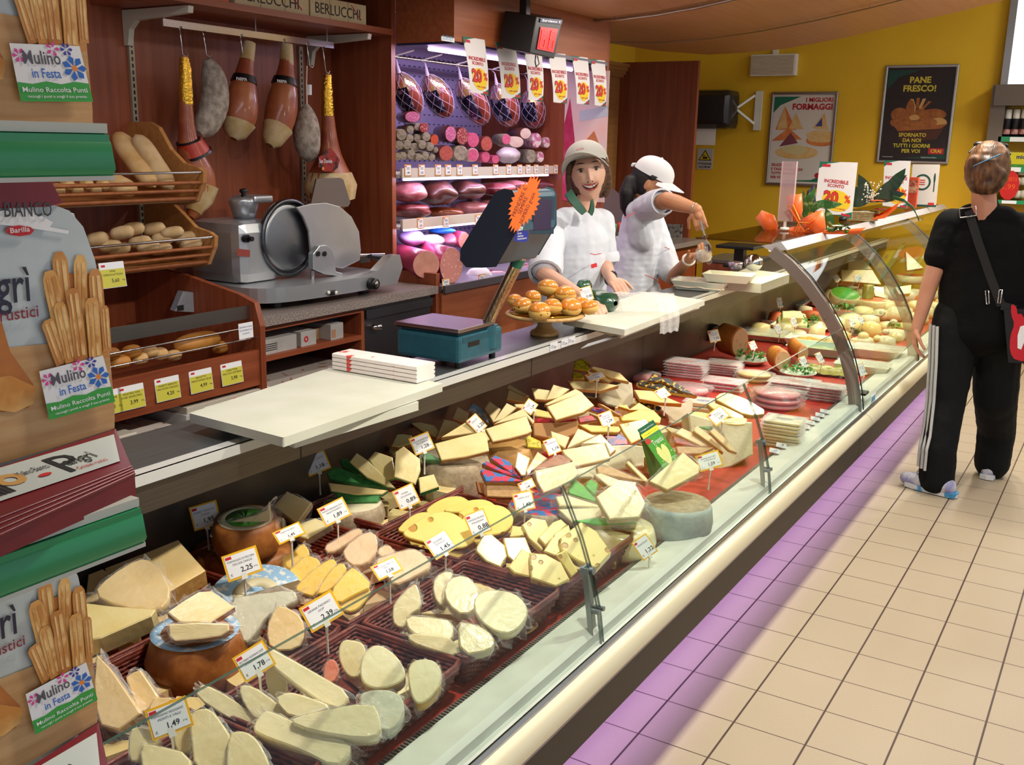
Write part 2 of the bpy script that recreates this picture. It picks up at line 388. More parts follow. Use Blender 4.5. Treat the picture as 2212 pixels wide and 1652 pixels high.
# wood soffit above the counter with a curved edge, two metal rods hanging under it
def edge_curve(z):
    pts = [P(u,v,z=z) for u,v in ((1315,93),(1420,110),(1530,118),(1620,113),(1700,105),(1830,80),(1950,52),(2060,28),(2170,0),(2290,-34),(2420,-75),(2600,-140))]
    return [(p.x,p.y) for p in pts]
ec = edge_curve(2.25)
poly = [(-2.9,-1.2)] + [(ec[-1][0]+.5, -1.2)] + ec[::-1] + [(-2.9, ec[0][1])]
m = MB(); m.prism(chaikin(poly[2:-1],0) and poly, 2.25, 2.29, 0, 0)
struct(m.build('trim_2', W_SOF))
def rod(u0, name, label, r, m_):
    pts = [P(u,v,z=2.235) for u,v in u0]; mm = MB(); mm.tube(pts, r, 8)
    for i in range(1,len(pts)-1,2): mm.tube([pts[i], pts[i]+Vector((0,0,.014))], r*.7, 6)
    tag(mm.build(name, m_), label, 'rod')
rod(((1240,48),(1330,42),(1420,31),(1510,15),(1600,-6),(1700,-34)), 'ceiling_rod', 'thick metal rod curving under the wooden canopy', .009, ALU)
rod(((1316,91),(1420,92),(1530,84),(1640,68),(1760,45),(1880,17),(1960,-3)), 'ceiling_wire', 'thin metal wire curving under the wooden canopy near its edge', .0035, ALU)
# lighted window at the far right
m = MB(); m.box((.15,8.57,2.06),(1.9,8.60,3.0)); o = m.build('window_1', mat('bright_window','#ffffff',.5,emit='#f4f8ff',es=2.2)); struct(o)
m = MB(); m.box((.12,8.54,2.03),(1.95,8.60,2.06)); m.box((.12,8.54,2.06),(.17,8.60,3.0)); m.build('window_frame', ALU, o)
# ================================================================ refrigerated display cases
def profile_strip(mb, prof, y0, y1, m=0, smooth=False):
    vs = [(x,y0,z) for x,z in prof]+[(x,y1,z) for x,z in prof]; n = len(prof)
    mb.add(vs, [(i,i+1,n+i+1,n+i) for i in range(n-1)], m, smooth)
def case(y0, y1, label, name):
    t = thing(name, (-.25,y0,0), label, 'display case'); iv = T(-(-.25),-y0,0)
    def bb(nm, mt, fn, **k): mm = MB(); mm.M = iv; fn(mm); q = mm.build(nm, mt, t, **k); return q
    bb('plinth', DARK, lambda q: q.box((-.85,y0,0),(.0,y1,.28)))
    bb('front_panel', mat('dark_front_panel','#33261e',.5), lambda q: q.box((-.05,y0,.28),(.255,y1,.40)))
    def bumper(q):
        pr = [(.20,.385),(.262,.388),(.266,.402),(.262,.408)]; profile_strip(q, pr, y0, y1, 1)
        pr = [(.262,.408),(.288,.418),(.297,.436)]; profile_strip(q, pr, y0, y1, 1, True)
        pr = [(.297,.436),(.296,.452),(.284,.470),(.268,.478)]; profile_strip(q, pr, y0, y1, 0, True)
        pr = [(.268,.478),(.262,.476),(.258,.483),(.252,.481),(.20,.481),(.20,.385)]; profile_strip(q, pr, y0, y1, 1)
    bb('bumper', [CREAM, ALU], bumper)
    def ledge(q):
        pr = [(.252,.483),(.238,.486),(.236,.505),(.222,.513),(.143,.500),(.140,.46)]; profile_strip(q, pr, y0, y1)
    bb('front_ledge', WHITE, ledge)
    def gr(q):
        n = int((y1-y0)/.009)
        q.box((.122,y0,.455),(.130,y1,.489))
        for i in range(n): q.box((.128,y0+i*.009,.470),(.1435,y0+i*.009+.0045,.4985))
    bb('air_grille', mat('grey_grille','#8d8a84',.4,.6), gr)
    bb('deck', REDMAT, lambda q: q.box((-.77,y0,.455),(.124,y1,.485)))
    def back(q):
        q.box((-.785,y0,.45),(-.77,y1,.845)); q.box((-.77,y0,.835),(-.56,y1,.845))
    bb('inner_back', mat('dull_steel_back','#6a635a',.38,.75,col2='#544d45',scale=4), back)
    def lip(q):
        q.box((-.56,y0,.795),(-.548,y1,.872))
        for yy in [y0+.78*(i+1) for i in range(int((y1-y0)/.78))]: pass
    bb('steel_lip', mat('lip_steel','#5f5952',.42,.9,col2='#69635b',scale=5,stretch=(80,1,80)), lip)
    bb('service_shelf', STEELD, lambda q: (q.box((-.80,y0,.845),(-.575,y1,.880)), q.box((-.80,y0,.60),(-.785,y1,.845))))
    bb('ticket_rail', mat('ticket_rail_plastic','#c9cbc8',.25,coat=.5), lambda q: (q.box((-.577,y0,.870),(-.540,y1,.884)), q.box((-.547,y0,.862),(-.535,y1,.884))))
    return t, bb
c1, bb1 = case(.64, 4.297, 'long low self-service cheese case with open top and small front glass', 'display_case')
# joints in the lip are real gaps: dark seams
for y in (1.76,2.88,3.99): bb1('seam', BLACK, lambda q: q.box((-.5478,y,.795),(-.5470,y+.003,.872)))
def glass_panel(bb, y0, y1):
    def g(q):
        pts = [(.252,.484),(.241,.56),(.221,.635),(.190,.72),(.137,.83)]
        vs = []; 
        for x,z in pts: vs += [(x,y0,z),(x,y1,z),(x-.006,y1,z),(x-.006,y0,z)]
        fs = []
        for i in range(4):
            a, b = 4*i, 4*i+4; fs += [(a,a+1,b+1,b),(a+2,a+3,b+3,b+2)]
        q.add(vs, fs, 0, True)
        fe = [(16,17,18,19)]
        for i in range(4): a, b = 4*i, 4*i+4; fe += [(a+1,a+2,b+2,b+1),(a+3,a,b,b+3)]
        q.add(vs, fe, 1)
    return bb('glass_panel', [GLASS, GLASSEDGE], g)
for y0,y1 in ((.65,1.855),(1.866,3.055),(3.066,4.29)): glass_panel(bb1, y0, y1)
def bracket(q, y):
    q.box((.205,y-.018,.50),(.236,y+.018,.505)); q.prism([(.226,.50),(.236,.50),(.216,.66),(.200,.66)],0,.003,M=Matrix(((1,0,0,0),(0,0,1,y-.02),(0,1,0,0),(0,0,0,1))))
    q.prism([(.224,.50),(.227,.50),(.204,.66),(.200,.66)],0,.034,M=Matrix(((1,0,0,0),(0,0,1,y-.018),(0,1,0,0),(0,0,0,1))))
    q.tube([(.19,y,.645),(.222,y,.650)],.009,10); q.tube([(.215,y-.012,.56),(.246,y-.012,.562)],.006,8); q.tube([(.215,y+.010,.56),(.246,y+.010,.562)],.006,8)
for y in (1.86,3.06): bb1('glass_bracket', mat('bracket_steel','#8e9a9c',.3,.8), lambda q: bracket(q, y))
# served case with tall curved glass
c2, bb2 = case(4.30, 8.45, 'far served case with tall curved glass front', 'display_case')
import bisect
GP = [(.252,.488),(.241,.56),(.221,.635),(.188,.73),(.135,.835),(.065,.94),(-.012,1.03),(-.09,1.10),(-.172,1.155)]
def curved(q, y0, y1, off=0, mm=0, th=.006):
    n = len(GP); vs = []
    for x,z in GP: vs += [(x,y0,z),(x,y1,z)]
    q.add(vs, [(2*i,2*i+1,2*i+3,2*i+2) for i in range(n-1)], mm, True)
    vs2 = [(v[0]-th,v[1],v[2]-th*.5) for v in vs]
    q.add(vs2, [(2*i+1,2*i,2*i+2,2*i+3) for i in range(n-1)], mm, True)
for y0,y1 in ((4.33,5.56),(5.575,6.98),(6.995,8.44)):
    def cg(q): curved(q, y0, y1)
    bb2('curved_glass', GLASS, cg)
    for yy in (y0+.001, y1-.001): bb2('glass_edge', mat('dark_seal','#10120f',.5), lambda q: q.tube([(x-.003,yy,z-.001) for x,z in GP], .003, 5))
def frame_arc(q, y, w_, back, t_=.02):
    pr = [(x-.008,z-.004) for x,z in GP]; pin = []
    for i,(x,z) in enumerate(pr):
        a = pr[max(i-1,0)]; b = pr[min(i+1,len(pr)-1)]; d = Vector((b[0]-a[0],b[1]-a[1])).normalized(); pin.append((x-(-d.y if False else d.y)*back*1.0, z+d.x*back*1.0))
    n = len(pr); vs = [(p[0],y,p[1]) for p in pr]+[(p[0],y,p[1]) for p in pin]+[(p[0],y+w_,p[1]) for p in pr]+[(p[0],y+w_,p[1]) for p in pin]
    fs = []
    for i in range(n-1):
        fs += [(i,i+1,n+i+1,n+i),(2*n+i,3*n+i,3*n+i+1,2*n+i+1),(i,2*n+i,2*n+i+1,i+1),(n+i,n+i+1,3*n+i+1,3*n+i)]
    q.add(vs, fs, 0)
bb2('end_frame', mat('warm_grey_frame','#8f857d',.35,.7), lambda q: (frame_arc(q, 4.30, .028, .048), q.tube([(.15,4.29,.62),(.15,4.30,.62)],.006), q.tube([(.06,4.29,.87),(.06,4.30,.87)],.006)))
for y in (5.555,6.975): bb2('inner_frame', film('smoked_frame','#a59c90',.45,.2,0), lambda q: frame_arc(q, y, .02, .045))
bb2('lamp_beam', mat('beam_white','#b7b3b1',.35,.3), lambda q: (q.add([(-.245,4.32,1.150),(-.16,4.32,1.172),(-.13,4.32,1.140),(-.20,4.32,1.128),(-.245,8.44,1.150),(-.16,8.44,1.172),(-.13,8.44,1.140),(-.20,8.44,1.128)],[(3,2,1,0),(4,5,6,7),(0,1,5,4),(1,2,6,5),(2,3,7,6),(3,0,4,7)])))
bb2('top_shelf', glassmat('smoked_shelf','#cbbfae',1.3), lambda q: q.box((-.55,4.32,1.160),(-.20,8.44,1.168)))
bb2('lamp_tube', mat('lit_tube','#ffffff',.4,emit='#fff6c0',es=5), lambda q: q.tube([(-.23,4.4,1.128),(-.23,8.4,1.128)],.008))
bb2('maker_plate', [PAPER, plain('plate_blue','#3f9fc9',.4)], lambda q: (q.box((.2535,4.44,.488),(.2545,4.53,.525)), q.box((.2546,4.45,.494),(.2549,4.52,.516),1)))
bb2('latch', BLACK, lambda q: q.box((.205,4.36,.54),(.245,4.43,.55)))
# slanted inner price strip of the served case + price slips on the ledge
SLIP = mat('grey_slip','#cfd3da',.5)
def slip(y, x=.165, z=.5075, label='', lift=0):
    q = MB(); Mx = frame((x,y,z), (-.25,.96,.02), (-.9,-.25,.12)); q.box((0,0,0),(.052,.036,.0015)); q.text('1,'+random.choice(['29','59','89','09','35']), .009, T(.022,.008,.002), 1)
    for k in range(3): q.box((.005,.024-k*.006,.0015),(.018+.01*(k%2),.0255-k*.006,.0018),1)
    return q.build('price_slip', [SLIP, INK], None, Mx)
random.seed(5)
L = [slip(y) for y in (3.42,3.50,3.60,3.67,3.74,3.81,3.88,3.95,4.02,4.09)]
name_by_place(L, 'grey price slip lying on the front ledge, {} of the row', group='price slips on the ledge', cat='price slip')
L = [slip(y, -.545, .8845) for y in (2.98,3.06,3.11)]
for o in L: o.matrix_world = frame((-.534,o.matrix_world.translation.y,.865),(0,1,0),(0,0,1)) @ SCL(1,.8,1)
name_by_place(L, '{} white price slip in the rail below the long white board', group='price slips in the worktop rail', cat='price slip')
# worktop side face hides the staff legs
# ================================================================ cheese and baskets
CH = {}
def cheese(n, a, b, **k): CH[n] = mat('cheese_'+n, a, .33, col2=b, scale=14, bump=.22, bscale=55, coat=.75, sub=.10, **k)
cheese('pecorino','#e6d7a4','#eedfb2'); cheese('ivory','#ecdba6','#e4cf92'); cheese('parm','#e3c483','#ecd197'); cheese('cream','#efdfa6','#e8d38f')
cheese('gouda','#efd07a','#f4da8c'); cheese('pink','#eec596','#f3d2a8'); cheese('pale','#ebe0b4','#e2d4a0'); cheese('smoke','#c3c4aa','#cfccb0')
CH['swiss'] = holed('cheese_swiss','#f1dd8c','#eed47a','#b98d3a',40,th=.27); CH['emm'] = holed('cheese_emmental','#f5cf4c','#f1c646','#c79422',30,th=.22)
CH['maas'] = holed('cheese_maasdam','#f3d878','#f0d06a','#c08c34',24,th=.24)
RIND = {'brown':mat('rind_brown','#a5672e',.5,col2='#8a4f1f',scale=40,bump=.2), 'tan':mat('rind_tan','#c69c5c',.5,col2='#b58747',scale=60,bump=.25,bscale=120),
 'grey':mat('rind_grey','#b7a68a',.65,col2='#9c8a6d',scale=50,bump=.5,bscale=90), 'yellow':mat('rind_yellow','#d3a43a',.4,col2='#c4922c',scale=20),
 'blue':mat('rind_bluewhite','#b9c3bd',.6,col2='#8f9fa3',scale=16,bump=.5,bscale=80), 'green':mat('label_green','#4e9a55',.4,col2='#3f8548',scale=60),
 'red':mat('label_red','#b3262c',.4,col2='#7e1a20',scale=50,contrast=(.5,.56)), 'purple':mat('label_purple','#3a2f80',.35,col2='#9d2f3a',scale=45,contrast=(.5,.55)),
 'blk':mat('label_black','#17140f',.35,col2='#c29b28',scale=55,contrast=(.56,.6)), 'yel':mat('label_yellow','#d9cb2a',.4,col2='#b2a21c',scale=90,contrast=(.5,.55)),
 'lblue':mat('label_lightblue','#8fb6d6',.4,col2='#d8dcd8',scale=60,contrast=(.52,.6)), 'lime':mat('label_lime','#5dbb3e',.35,col2='#4aa531',scale=20),
 'orange':mat('rind_orange','#cf5a30',.5,col2='#d96f3c',scale=20), 'paper':mat('tan_paper','#caa36d',.6,col2='#b88f58',scale=70), 'multi':mat('label_multicolour','#2f6fb0',.4,col2='#c5304a',scale=48,contrast=(.48,.53)),
 'carton':mat('carton_tan','#c3935a',.6,col2='#b98850',scale=8), 'white':mat('wax_white','#dcd5b8',.5,col2='#cbc29c',scale=10,bump=.3,bscale=60)}
def crumple(parent, poly, th, seed, grow=1.28, mt=None, h=.017, name='wrap'):
    rng = random.Random(seed); cx = sum(p[0] for p in poly)/len(poly); cy = sum(p[1] for p in poly)/len(poly)
    pl = chaikin(poly, 2) if len(poly) < 12 else poly; n = len(pl); vs = [(cx,cy,.003)]; fs = []
    rings = ((.55,.003),(1.02,.004),(grow*.93,-th*.4),(grow,-th*.6))
    for k,(s_,z) in enumerate(rings):
        for p in pl:
            q = s_*(1+(rng.uniform(-.10,.16) if k >= 2 else 0)); vs.append((cx+(p[0]-cx)*q, cy+(p[1]-cy)*q, z+(rng.uniform(-h,h) if k >= 2 else rng.uniform(0,.002))))
    for i in range(n): fs.append((0,1+i,1+(i+1)%n))
    for k in range(len(rings)-1):
        for i in range(n): a = 1+k*n; fs.append((a+i,a+n+i,a+n+(i+1)%n,a+(i+1)%n))
    q = MB(); q.add(vs, fs, 0, False); return q.build(name, mt or CLEAR, parent)
_pc = [0]
def piece(c, pts, z, tilt, th, mt, rind=None, rd=0, name='cheese_wedge', az=-55, wrap=False, label=None, group=None, cat='cheese', bev=.0025, top=None, rindbottom=False):
    _pc[0] += 1
    cx = sum(p[0] for p in pts)/len(pts); cy = sum(p[1] for p in pts)/len(pts)
    M, p0, n = plane_frame(px(c,(cx,cy)), z, tilt, az)
    poly = local_poly(c, pts, M, p0, n); keep = poly
    if rd:
        g = 1.06 if rd == 1 else 1.10; ax = sum(p[0] for p in poly)/len(poly); ay = sum(p[1] for p in poly)/len(poly)
        poly = chaikin([(ax+(p[0]-ax)*g, ay+(p[1]-ay)*g) for p in poly], rd)
    b = bev; po = poly; pi = inset(poly, b); k = len(poly); q = MB()
    vs = [(x,y,0) for x,y in pi]+[(x,y,-b) for x,y in po]+[(x,y,-th+b) for x,y in po]+[(x,y,-th) for x,y in pi]
    fs = [tuple(range(k)), tuple(range(3*k,4*k))[::-1]]; q.add(vs, fs, 0)
    o = 0; side = 1 if rind else 0
    for lay, mm in ((0,0),(1,side),(2,side)):
        for i in range(k): j = (i+1)%k; q.f.append([lay*k+j,lay*k+i,(lay+1)*k+i,(lay+1)*k+j]); q.m.append(mm); q.sm.append(rd > 0 and lay == 1)
    if rindbottom: q.m[1] = 1
    mts = [CH[mt] if isinstance(mt,str) and mt in CH else (RIND[mt] if isinstance(mt,str) else mt)]
    mts.append(RIND[rind] if rind else mts[0])
    ob = q.build(name, mts, None, M)
    tag(ob, label, cat, group)
    if wrap: 
        crumple(ob, keep, th, _pc[0], mt=CLEARH if wrap == 2 else CLEAR)
    return ob
def pieces(c, specs, fmt, group, cat='cheese', **kw):
    L = []
    for s_ in specs:
        k = dict(kw); k.update(s_[3] if len(s_) > 3 else {}); L.append(piece(c, s_[0], s_[1], s_[2], **k))
    name_by_place(L, fmt, group=group, cat=cat); return L
# ---- woven baskets
WICK = mat('wicker_brown','#7e3323',.45,col2='#5c2117',scale=30,bump=.3,bscale=200,coat=.25)
def basket(M, label):
    t = thing('wicker_basket', M, label, 'basket', 'brown wicker baskets in the cheese case')
    L_, W_, H = .1945, .1365, .082        # half sizes at the rim
    def loop(k, z, n=96, off=0, amp=.0022):
        pts = []; s_ = .80+.20*k
        a, b = L_*s_, W_*s_; per = 2*(2*a+2*b)
        for i in range(n):
            d = per*i/n
            if d < 2*a: x, y, nx, ny = -a+d, -b, 0, -1
            elif d < 2*a+2*b: x, y, nx, ny = a, -b+(d-2*a), 1, 0
            elif d < 4*a+2*b: x, y, nx, ny = a-(d-2*a-2*b), b, 0, 1
            else: x, y, nx, ny = -a, b-(d-4*a-2*b), -1, 0
            w_ = amp*(1 if (i+off)%2 else -1); pts.append((x+nx*w_, y+ny*w_, z))
        return pts
    q = MB()
    for r in range(9): q.tube(loop((r+.5)/9.5, .006+r*.0078, off=r%2), .0038, 5, closed=True)
    q.build('woven_side', WICK, t)
    q = MB()
    for dz, rr in ((0,.0062),(.006,.0048)): q.tube(loop(1.0, H-.006+dz, n=40, amp=0), rr, 7, closed=True)
    q.build('rim', WICK, t)
    q = MB(); q.box((-L_*.82,-W_*.82,0),(L_*.82,W_*.82,.006)); q.build('bottom', WICK, t)
    return t
BK = [(-.015,.895,'wicker basket of white cheese wedges at the bottom edge beside the breadstick bags'),(-.015,1.30,'wicker basket with white wedges and pale round-cut cheeses'),
      (-.015,1.705,'wicker basket with wrapped pale round cheeses, bottom middle'),(-.015,2.105,'wicker basket with small swiss cheese blocks behind the first glass bracket'),
      (-.305,.865,'wicker basket of hard cheese wedges behind the 1,49 card'),(-.305,1.275,'wicker basket holding the brown cheese wheel and the white crumbly wedge'),
      (-.305,1.685,'wicker basket with bright yellow slices and pinkish wedges'),(-.305,2.095,'wicker basket with large yellow cheese slices under the 0,88 card'),
      (-.595,1.24,'wicker basket of big hard cheese blocks at the left'),(-.595,1.70,'wicker basket with the dark wheel cheese near the 1,98 card'),
      (-.595,2.16,'wicker basket with green-labelled wedges under the steel lip')]
b0 = None
for x,y,lab in BK:
    M = T(x,y,.4855) @ RZ(90)
    b0 = basket(M, lab) if b0 is None else b0
    if (x,y) != (BK[0][0],BK[0][1]): dup(b0, M, lab)
# ---- front row
pk = dict(rd=1, wrap=True)
pieces('d', [([(1285,335),(1390,390),(1620,520),(1850,655),(1795,765),(1665,728),(1480,600),(1290,450)],.615,42,dict(th=.035,mt='pecorino')),
 ([(1250,500),(1310,470),(1420,600),(1325,725),(1300,730),(1265,620)],.585,55,dict(th=.03,mt='pecorino')),
 ([(1320,705),(1420,650),(1560,690),(1720,750),(1640,800),(1440,840)],.60,45,dict(th=.04,mt='pecorino')),
 ([(1065,630),(1110,600),(1230,650),(1445,835),(1400,870),(1190,860),(1100,740)],.59,48,dict(th=.04,mt='pecorino')),
 ([(780,620),(820,600),(1010,700),(1170,830),(1190,935),(1000,850),(755,690)],.585,45,dict(th=.04,mt='pecorino')),
 ([(1180,890),(1250,790),(1320,805),(1500,890),(1850,1010),(1835,1100),(1740,1185),(1500,1060),(1190,950)],.60,36,dict(th=.045,mt='pecorino')),
 ([(1430,860),(1560,810),(2010,725),(2065,830),(2078,950),(1950,985),(1600,930)],.62,38,dict(th=.04,mt='pecorino'))],
 'white hard cheese wedge in clear wrap, {} in its basket', 'white wedges left of the round-cut cheeses', **pk)
pieces('e', [([(110,860),(170,848),(270,880),(245,1060),(160,1085),(95,960)],.60,50,dict(th=.04,mt='ivory',rind='yellow',label='')),
 ([(250,960),(310,890),(380,890),(480,970),(525,1085),(400,1145),(300,1142),(242,1090)],.62,40,dict(th=.045,mt='pale',rind='yellow')),
 ([(560,1000),(640,972),(720,990),(755,1060),(740,1150),(640,1248),(580,1225),(548,1090)],.60,40,dict(th=.045,mt='pale',rind='yellow')),
 ([(240,1185),(420,1170),(500,1220),(512,1330),(430,1425),(330,1400),(245,1290)],.59,36,dict(th=.04,mt='smoke',wrap=2))],
 'pale cheese half with yellow rind in clear wrap, {} of four', 'round-cut cheeses in the bottom basket', rd=2, wrap=True)
piece('e', [(0,1000),(50,965),(90,1000),(85,1090),(40,1125),(0,1120)], .585, 45, .04, 'orange', rd=1, wrap=True, label='orange cheese end between the white wedges and pale halves')
pieces('d', [([(265,930),(340,905),(430,920),(475,1015),(400,1050),(340,1150),(262,1140)],.615,48,dict(th=.035,mt='ivory')),
 ([(345,1035),(460,1040),(700,1100),(690,1290),(380,1290)],.60,36,dict(th=.05,mt='ivory')),
 ([(600,900),(700,795),(745,880),(735,1060),(630,1100),(585,1010)],.605,52,dict(th=.03,mt='ivory')),
 ([(705,835),(760,785),(850,778),(925,870),(1000,985),(980,1240),(750,1240)],.62,42,dict(th=.04,mt='ivory')),
 ([(990,960),(1060,938),(1150,960),(1230,1060),(1300,1250),(970,1250)],.61,40,dict(th=.05,mt='ivory'))],
 'ivory cheese wedge standing in the basket at the bottom edge, {}', 'ivory wedges at the bottom edge', rd=1, wrap=True)
pieces('d', [([(30,380),(130,480),(240,640),(350,805),(190,925),(60,890),(0,700)],.60,45,dict(th=.05,mt='parm')),
 ([(240,545),(290,510),(345,490),(420,600),(480,690),(400,780),(330,800)],.59,50,dict(th=.045,mt='parm')),
 ([(400,800),(440,690),(560,690),(585,705),(450,800)],.575,40,dict(th=.04,mt='parm'))],
 'golden hard cheese wedge behind the 1,49 card, {}', 'golden wedges behind the 1,49 card', rd=0, wrap=True)
# back-left basket of hard cheese
pieces('g', [([(560,440),(650,405),(700,440),(640,600),(540,620)],.60,25,dict(th=.05,mt='parm')),
 ([(665,400),(930,300),(1130,220),(1305,415),(1080,545),(900,620),(700,600)],.61,18,dict(th=.05,mt='parm',rind='tan')),
 ([(540,620),(700,640),(990,662),(960,705),(640,845),(540,860)],.60,24,dict(th=.05,mt='cream')),
 ([(600,560),(700,455),(880,345),(960,360),(1020,430),(1080,560),(1000,665),(760,640)],.635,24,dict(th=.03,mt='parm',wrap=True,rd=1))],
 'large golden block of hard cheese beside the breadstick bag, {}', 'hard cheese blocks at the left')
# basket with brown wheel
def wheel(c, pt, z, r, h, side, topm, label, tilt=0, az=-55, name='round_cheese', n=40, cut=None, parts=(), yaw=0, squash=1.0, cat='cheese', bulge=.006):
    p = P(*px(c, pt), z=z); q = MB()
    prof = [(0,0),(r*.93,0),(r,h*.15),(r+bulge,h*.5),(r,h*.85),(r*.94,h),(0,h)]
    arc = cut or 2*math.pi; k = len(prof)-1
    q.lathe(prof, n, 0, None, True, arc, mats=[0,0,0,0,0,1])
    M = T(p) @ RZ(az) @ RY(tilt) @ RZ(-az+yaw) @ T(0,0,-h) @ SCL(1,squash,1)
    o = q.build(name, [RIND[side] if side in RIND else CH[side], RIND[topm] if topm in RIND else CH[topm]], None, M)
    if cut: o.data.materials.append(CH['pale'])
    tag(o, label, cat)
    for (nm, r0, r1, dz, mt) in parts:
        q = MB(); q.lathe([(r0,h+dz*.3),(r0,h+dz),(r1,h+dz),(r1,h+dz*.3)], n, 0, None, True, arc); q.build(nm, RIND[mt] if mt in RIND else CH[mt], o)
    return o
wheel('g', (1240,800), .605, .088, .112, 'brown', 'brown', 'round brown cheese wheel with two pale slices on top', parts=(('label_ring',.066,.086,.0012,'lblue'),), bulge=.012)
pieces('g', [([(1060,680),(1160,610),(1260,550),(1345,543),(1490,645),(1330,748),(1140,745)],.665,22,dict(th=.018,mt='cream',rind='brown',wrap=True)),
 ([(1068,760),(1250,748),(1450,755),(1456,800),(1400,835),(1250,855),(1110,865),(1075,835)],.645,58,dict(th=.05,mt='cream',rind='brown',wrap=2))],
 'pale cheese slab with brown rind lying on the brown wheel, {}', 'slabs on the brown wheel')
wheel('a', (620,1215), .585, .105, .085, 'pale', 'lblue', 'cut cheese wheel with light blue printed top label', cut=math.pi*1.05, yaw=60, tilt=14, parts=(('label_ring',.02,.05,.0012,'white'),))
piece('a', [(430,1275),(560,1250),(900,1200),(930,1280),(800,1350),(700,1400),(600,1560),(540,1600),(470,1520)], .605, 38, .03, 'smoke', rd=1, wrap=2, label='grey wrapped cheese section in front of the blue-labelled wheel')
piece('a', [(780,1325),(870,1345),(970,1410),(995,1540),(940,1655),(740,1660),(705,1500)], .60, 48, .05, 'parm', 'brown', rd=1, wrap=True, label='crumbly white cheese wedge with brown rind by the 2,39 card')
pieces('a', [([(820,940),(900,920),(975,835),(1020,880),(1030,935),(940,1005),(870,1065),(830,1020)],.59,44,{}),
 ([(870,1060),(940,990),(1010,930),(1115,970),(1100,1050),(960,1150),(900,1190)],.60,44,{}),
 ([(920,1190),(1000,1100),(1110,1010),(1205,955),(1245,1000),(1150,1110),(1080,1245),(1000,1225)],.61,44,{}),
 ([(1085,1225),(1200,1040),(1290,985),(1325,1050),(1250,1150),(1160,1220)],.62,44,{}),
 ([(1190,1220),(1350,1030),(1400,1045),(1525,1170),(1380,1235),(1260,1305)],.63,42,{}),
 ([(1255,1310),(1390,1240),(1525,1178),(1440,1320),(1370,1368),(1295,1352)],.60,42,{})],
 'bright yellow sliced cheese in clear wrap, {} of the fan', 'yellow slices beside the pinkish wedges', th=.022, mt='emm', rd=1, wrap=True)
pieces('a', [([(1148,862),(1270,790),(1400,718),(1448,750),(1330,840),(1195,918)],.60,40,{}),
 ([(1300,875),(1480,740),(1565,790),(1530,960),(1400,1015),(1320,965)],.605,36,{}),
 ([(1560,890),(1640,838),(1705,912),(1600,955)],.595,40,{}),
 ([(1535,972),(1690,915),(1835,882),(1905,915),(1985,1012),(1850,1090),(1690,1165),(1640,1060)],.61,36,{})],
 'pinkish cheese wedge in crinkled wrap, {} beside the yellow slices', 'pinkish wedges', th=.035, mt='pink', rd=1, wrap=2)
# dark wheel basket
wheel('a', (520,850), .565, .125, .055, 'brown', 'brown', 'low brown cheese wheel under the dark one', cat='cheese', squash=.9)
wheel('a', (540,640), .665, .078, .09, 'brown', 'brown', 'dark-rinded cheese wheel with a white and green oval label', parts=(('label_ring',.048,.066,.0012,'white'),('label_disc',.0,.048,.001,'lime')), tilt=6)
piece('a', [(345,690),(480,650),(620,615),(700,575),(722,512),(738,640),(722,800),(560,842),(372,892),(348,800)], .655, 62, .02, 'ivory', label='large pale cheese face in front of the dark wheel', rd=0, wrap=True)
pieces('a', [([(755,545),(860,432),(1055,522),(940,685)],.63,44,{}),([(735,618),(835,638),(838,732),(745,705)],.61,52,{}),
 ([(890,705),(1080,640),(1210,690),(1020,800),(950,780)],.60,34,{})], 'pale cheese piece right of the dark wheel, {}', 'pale pieces by the dark wheel', th=.03, mt='cream', rd=0, wrap=True)
# green-labelled fan
pieces('a', [([(1170,290),(1230,236),(1400,300),(1640,402),(1400,375),(1190,332)],.635,40,dict(mt='green')),
 ([(1180,365),(1300,380),(1645,425),(1600,455),(1400,460),(1200,430)],.62,40,dict(mt='cream')),
 ([(1345,205),(1400,133),(1490,195),(1705,408),(1640,400),(1480,330)],.655,50,dict(mt='cream')),
 ([(1490,185),(1545,123),(1680,170),(1708,330),(1640,348),(1560,280)],.665,50,dict(mt='cream')),
 ([(1700,130),(1765,84),(1892,182),(1897,270),(1855,378),(1690,322)],.68,52,dict(mt='cream')),
 ([(1235,430),(1400,440),(1600,428),(1565,512),(1260,522)],.605,44,dict(mt='green')),
 ([(1270,185),(1330,180),(1480,300),(1400,300),(1290,240)],.645,46,dict(mt='green')),
 ([(1880,325),(2000,298),(2040,395),(1895,445)],.61,30,dict(mt='cream'))],
 'thin cheese wedge with green label, {} of the fan', 'wedges with green labels', th=.018, rind='green', rd=0)
wheel('a', (1370,520), .585, .085, .07, 'grey', 'white', 'cloudy wrapped cheese round under the green-labelled fan')
# big yellow slices (0,88)
pieces('b', [([(370,1292),(460,1215),(560,1175),(665,1172),(745,1240),(640,1300),(500,1330)],.600,36,{}),
 ([(500,1292),(640,1225),(760,1196),(865,1198),(945,1258),(760,1300)],.607,36,{}),
 ([(640,1300),(760,1258),(870,1243),(985,1250),(1055,1305),(1072,1385),(990,1465),(800,1480),(700,1440)],.614,36,{}),
 ([(145,1450),(200,1380),(270,1325),(345,1298),(470,1312),(400,1380),(300,1460)],.607,38,{}),
 ([(185,1480),(290,1400),(400,1325),(520,1298),(630,1330),(720,1430),(762,1510),(650,1590),(420,1545)],.622,40,{})],
 'large rounded yellow cheese slice with eyes, {} under the 0,88 card', 'large yellow slices', th=.02, mt='maas', rind='yellow', rd=2)
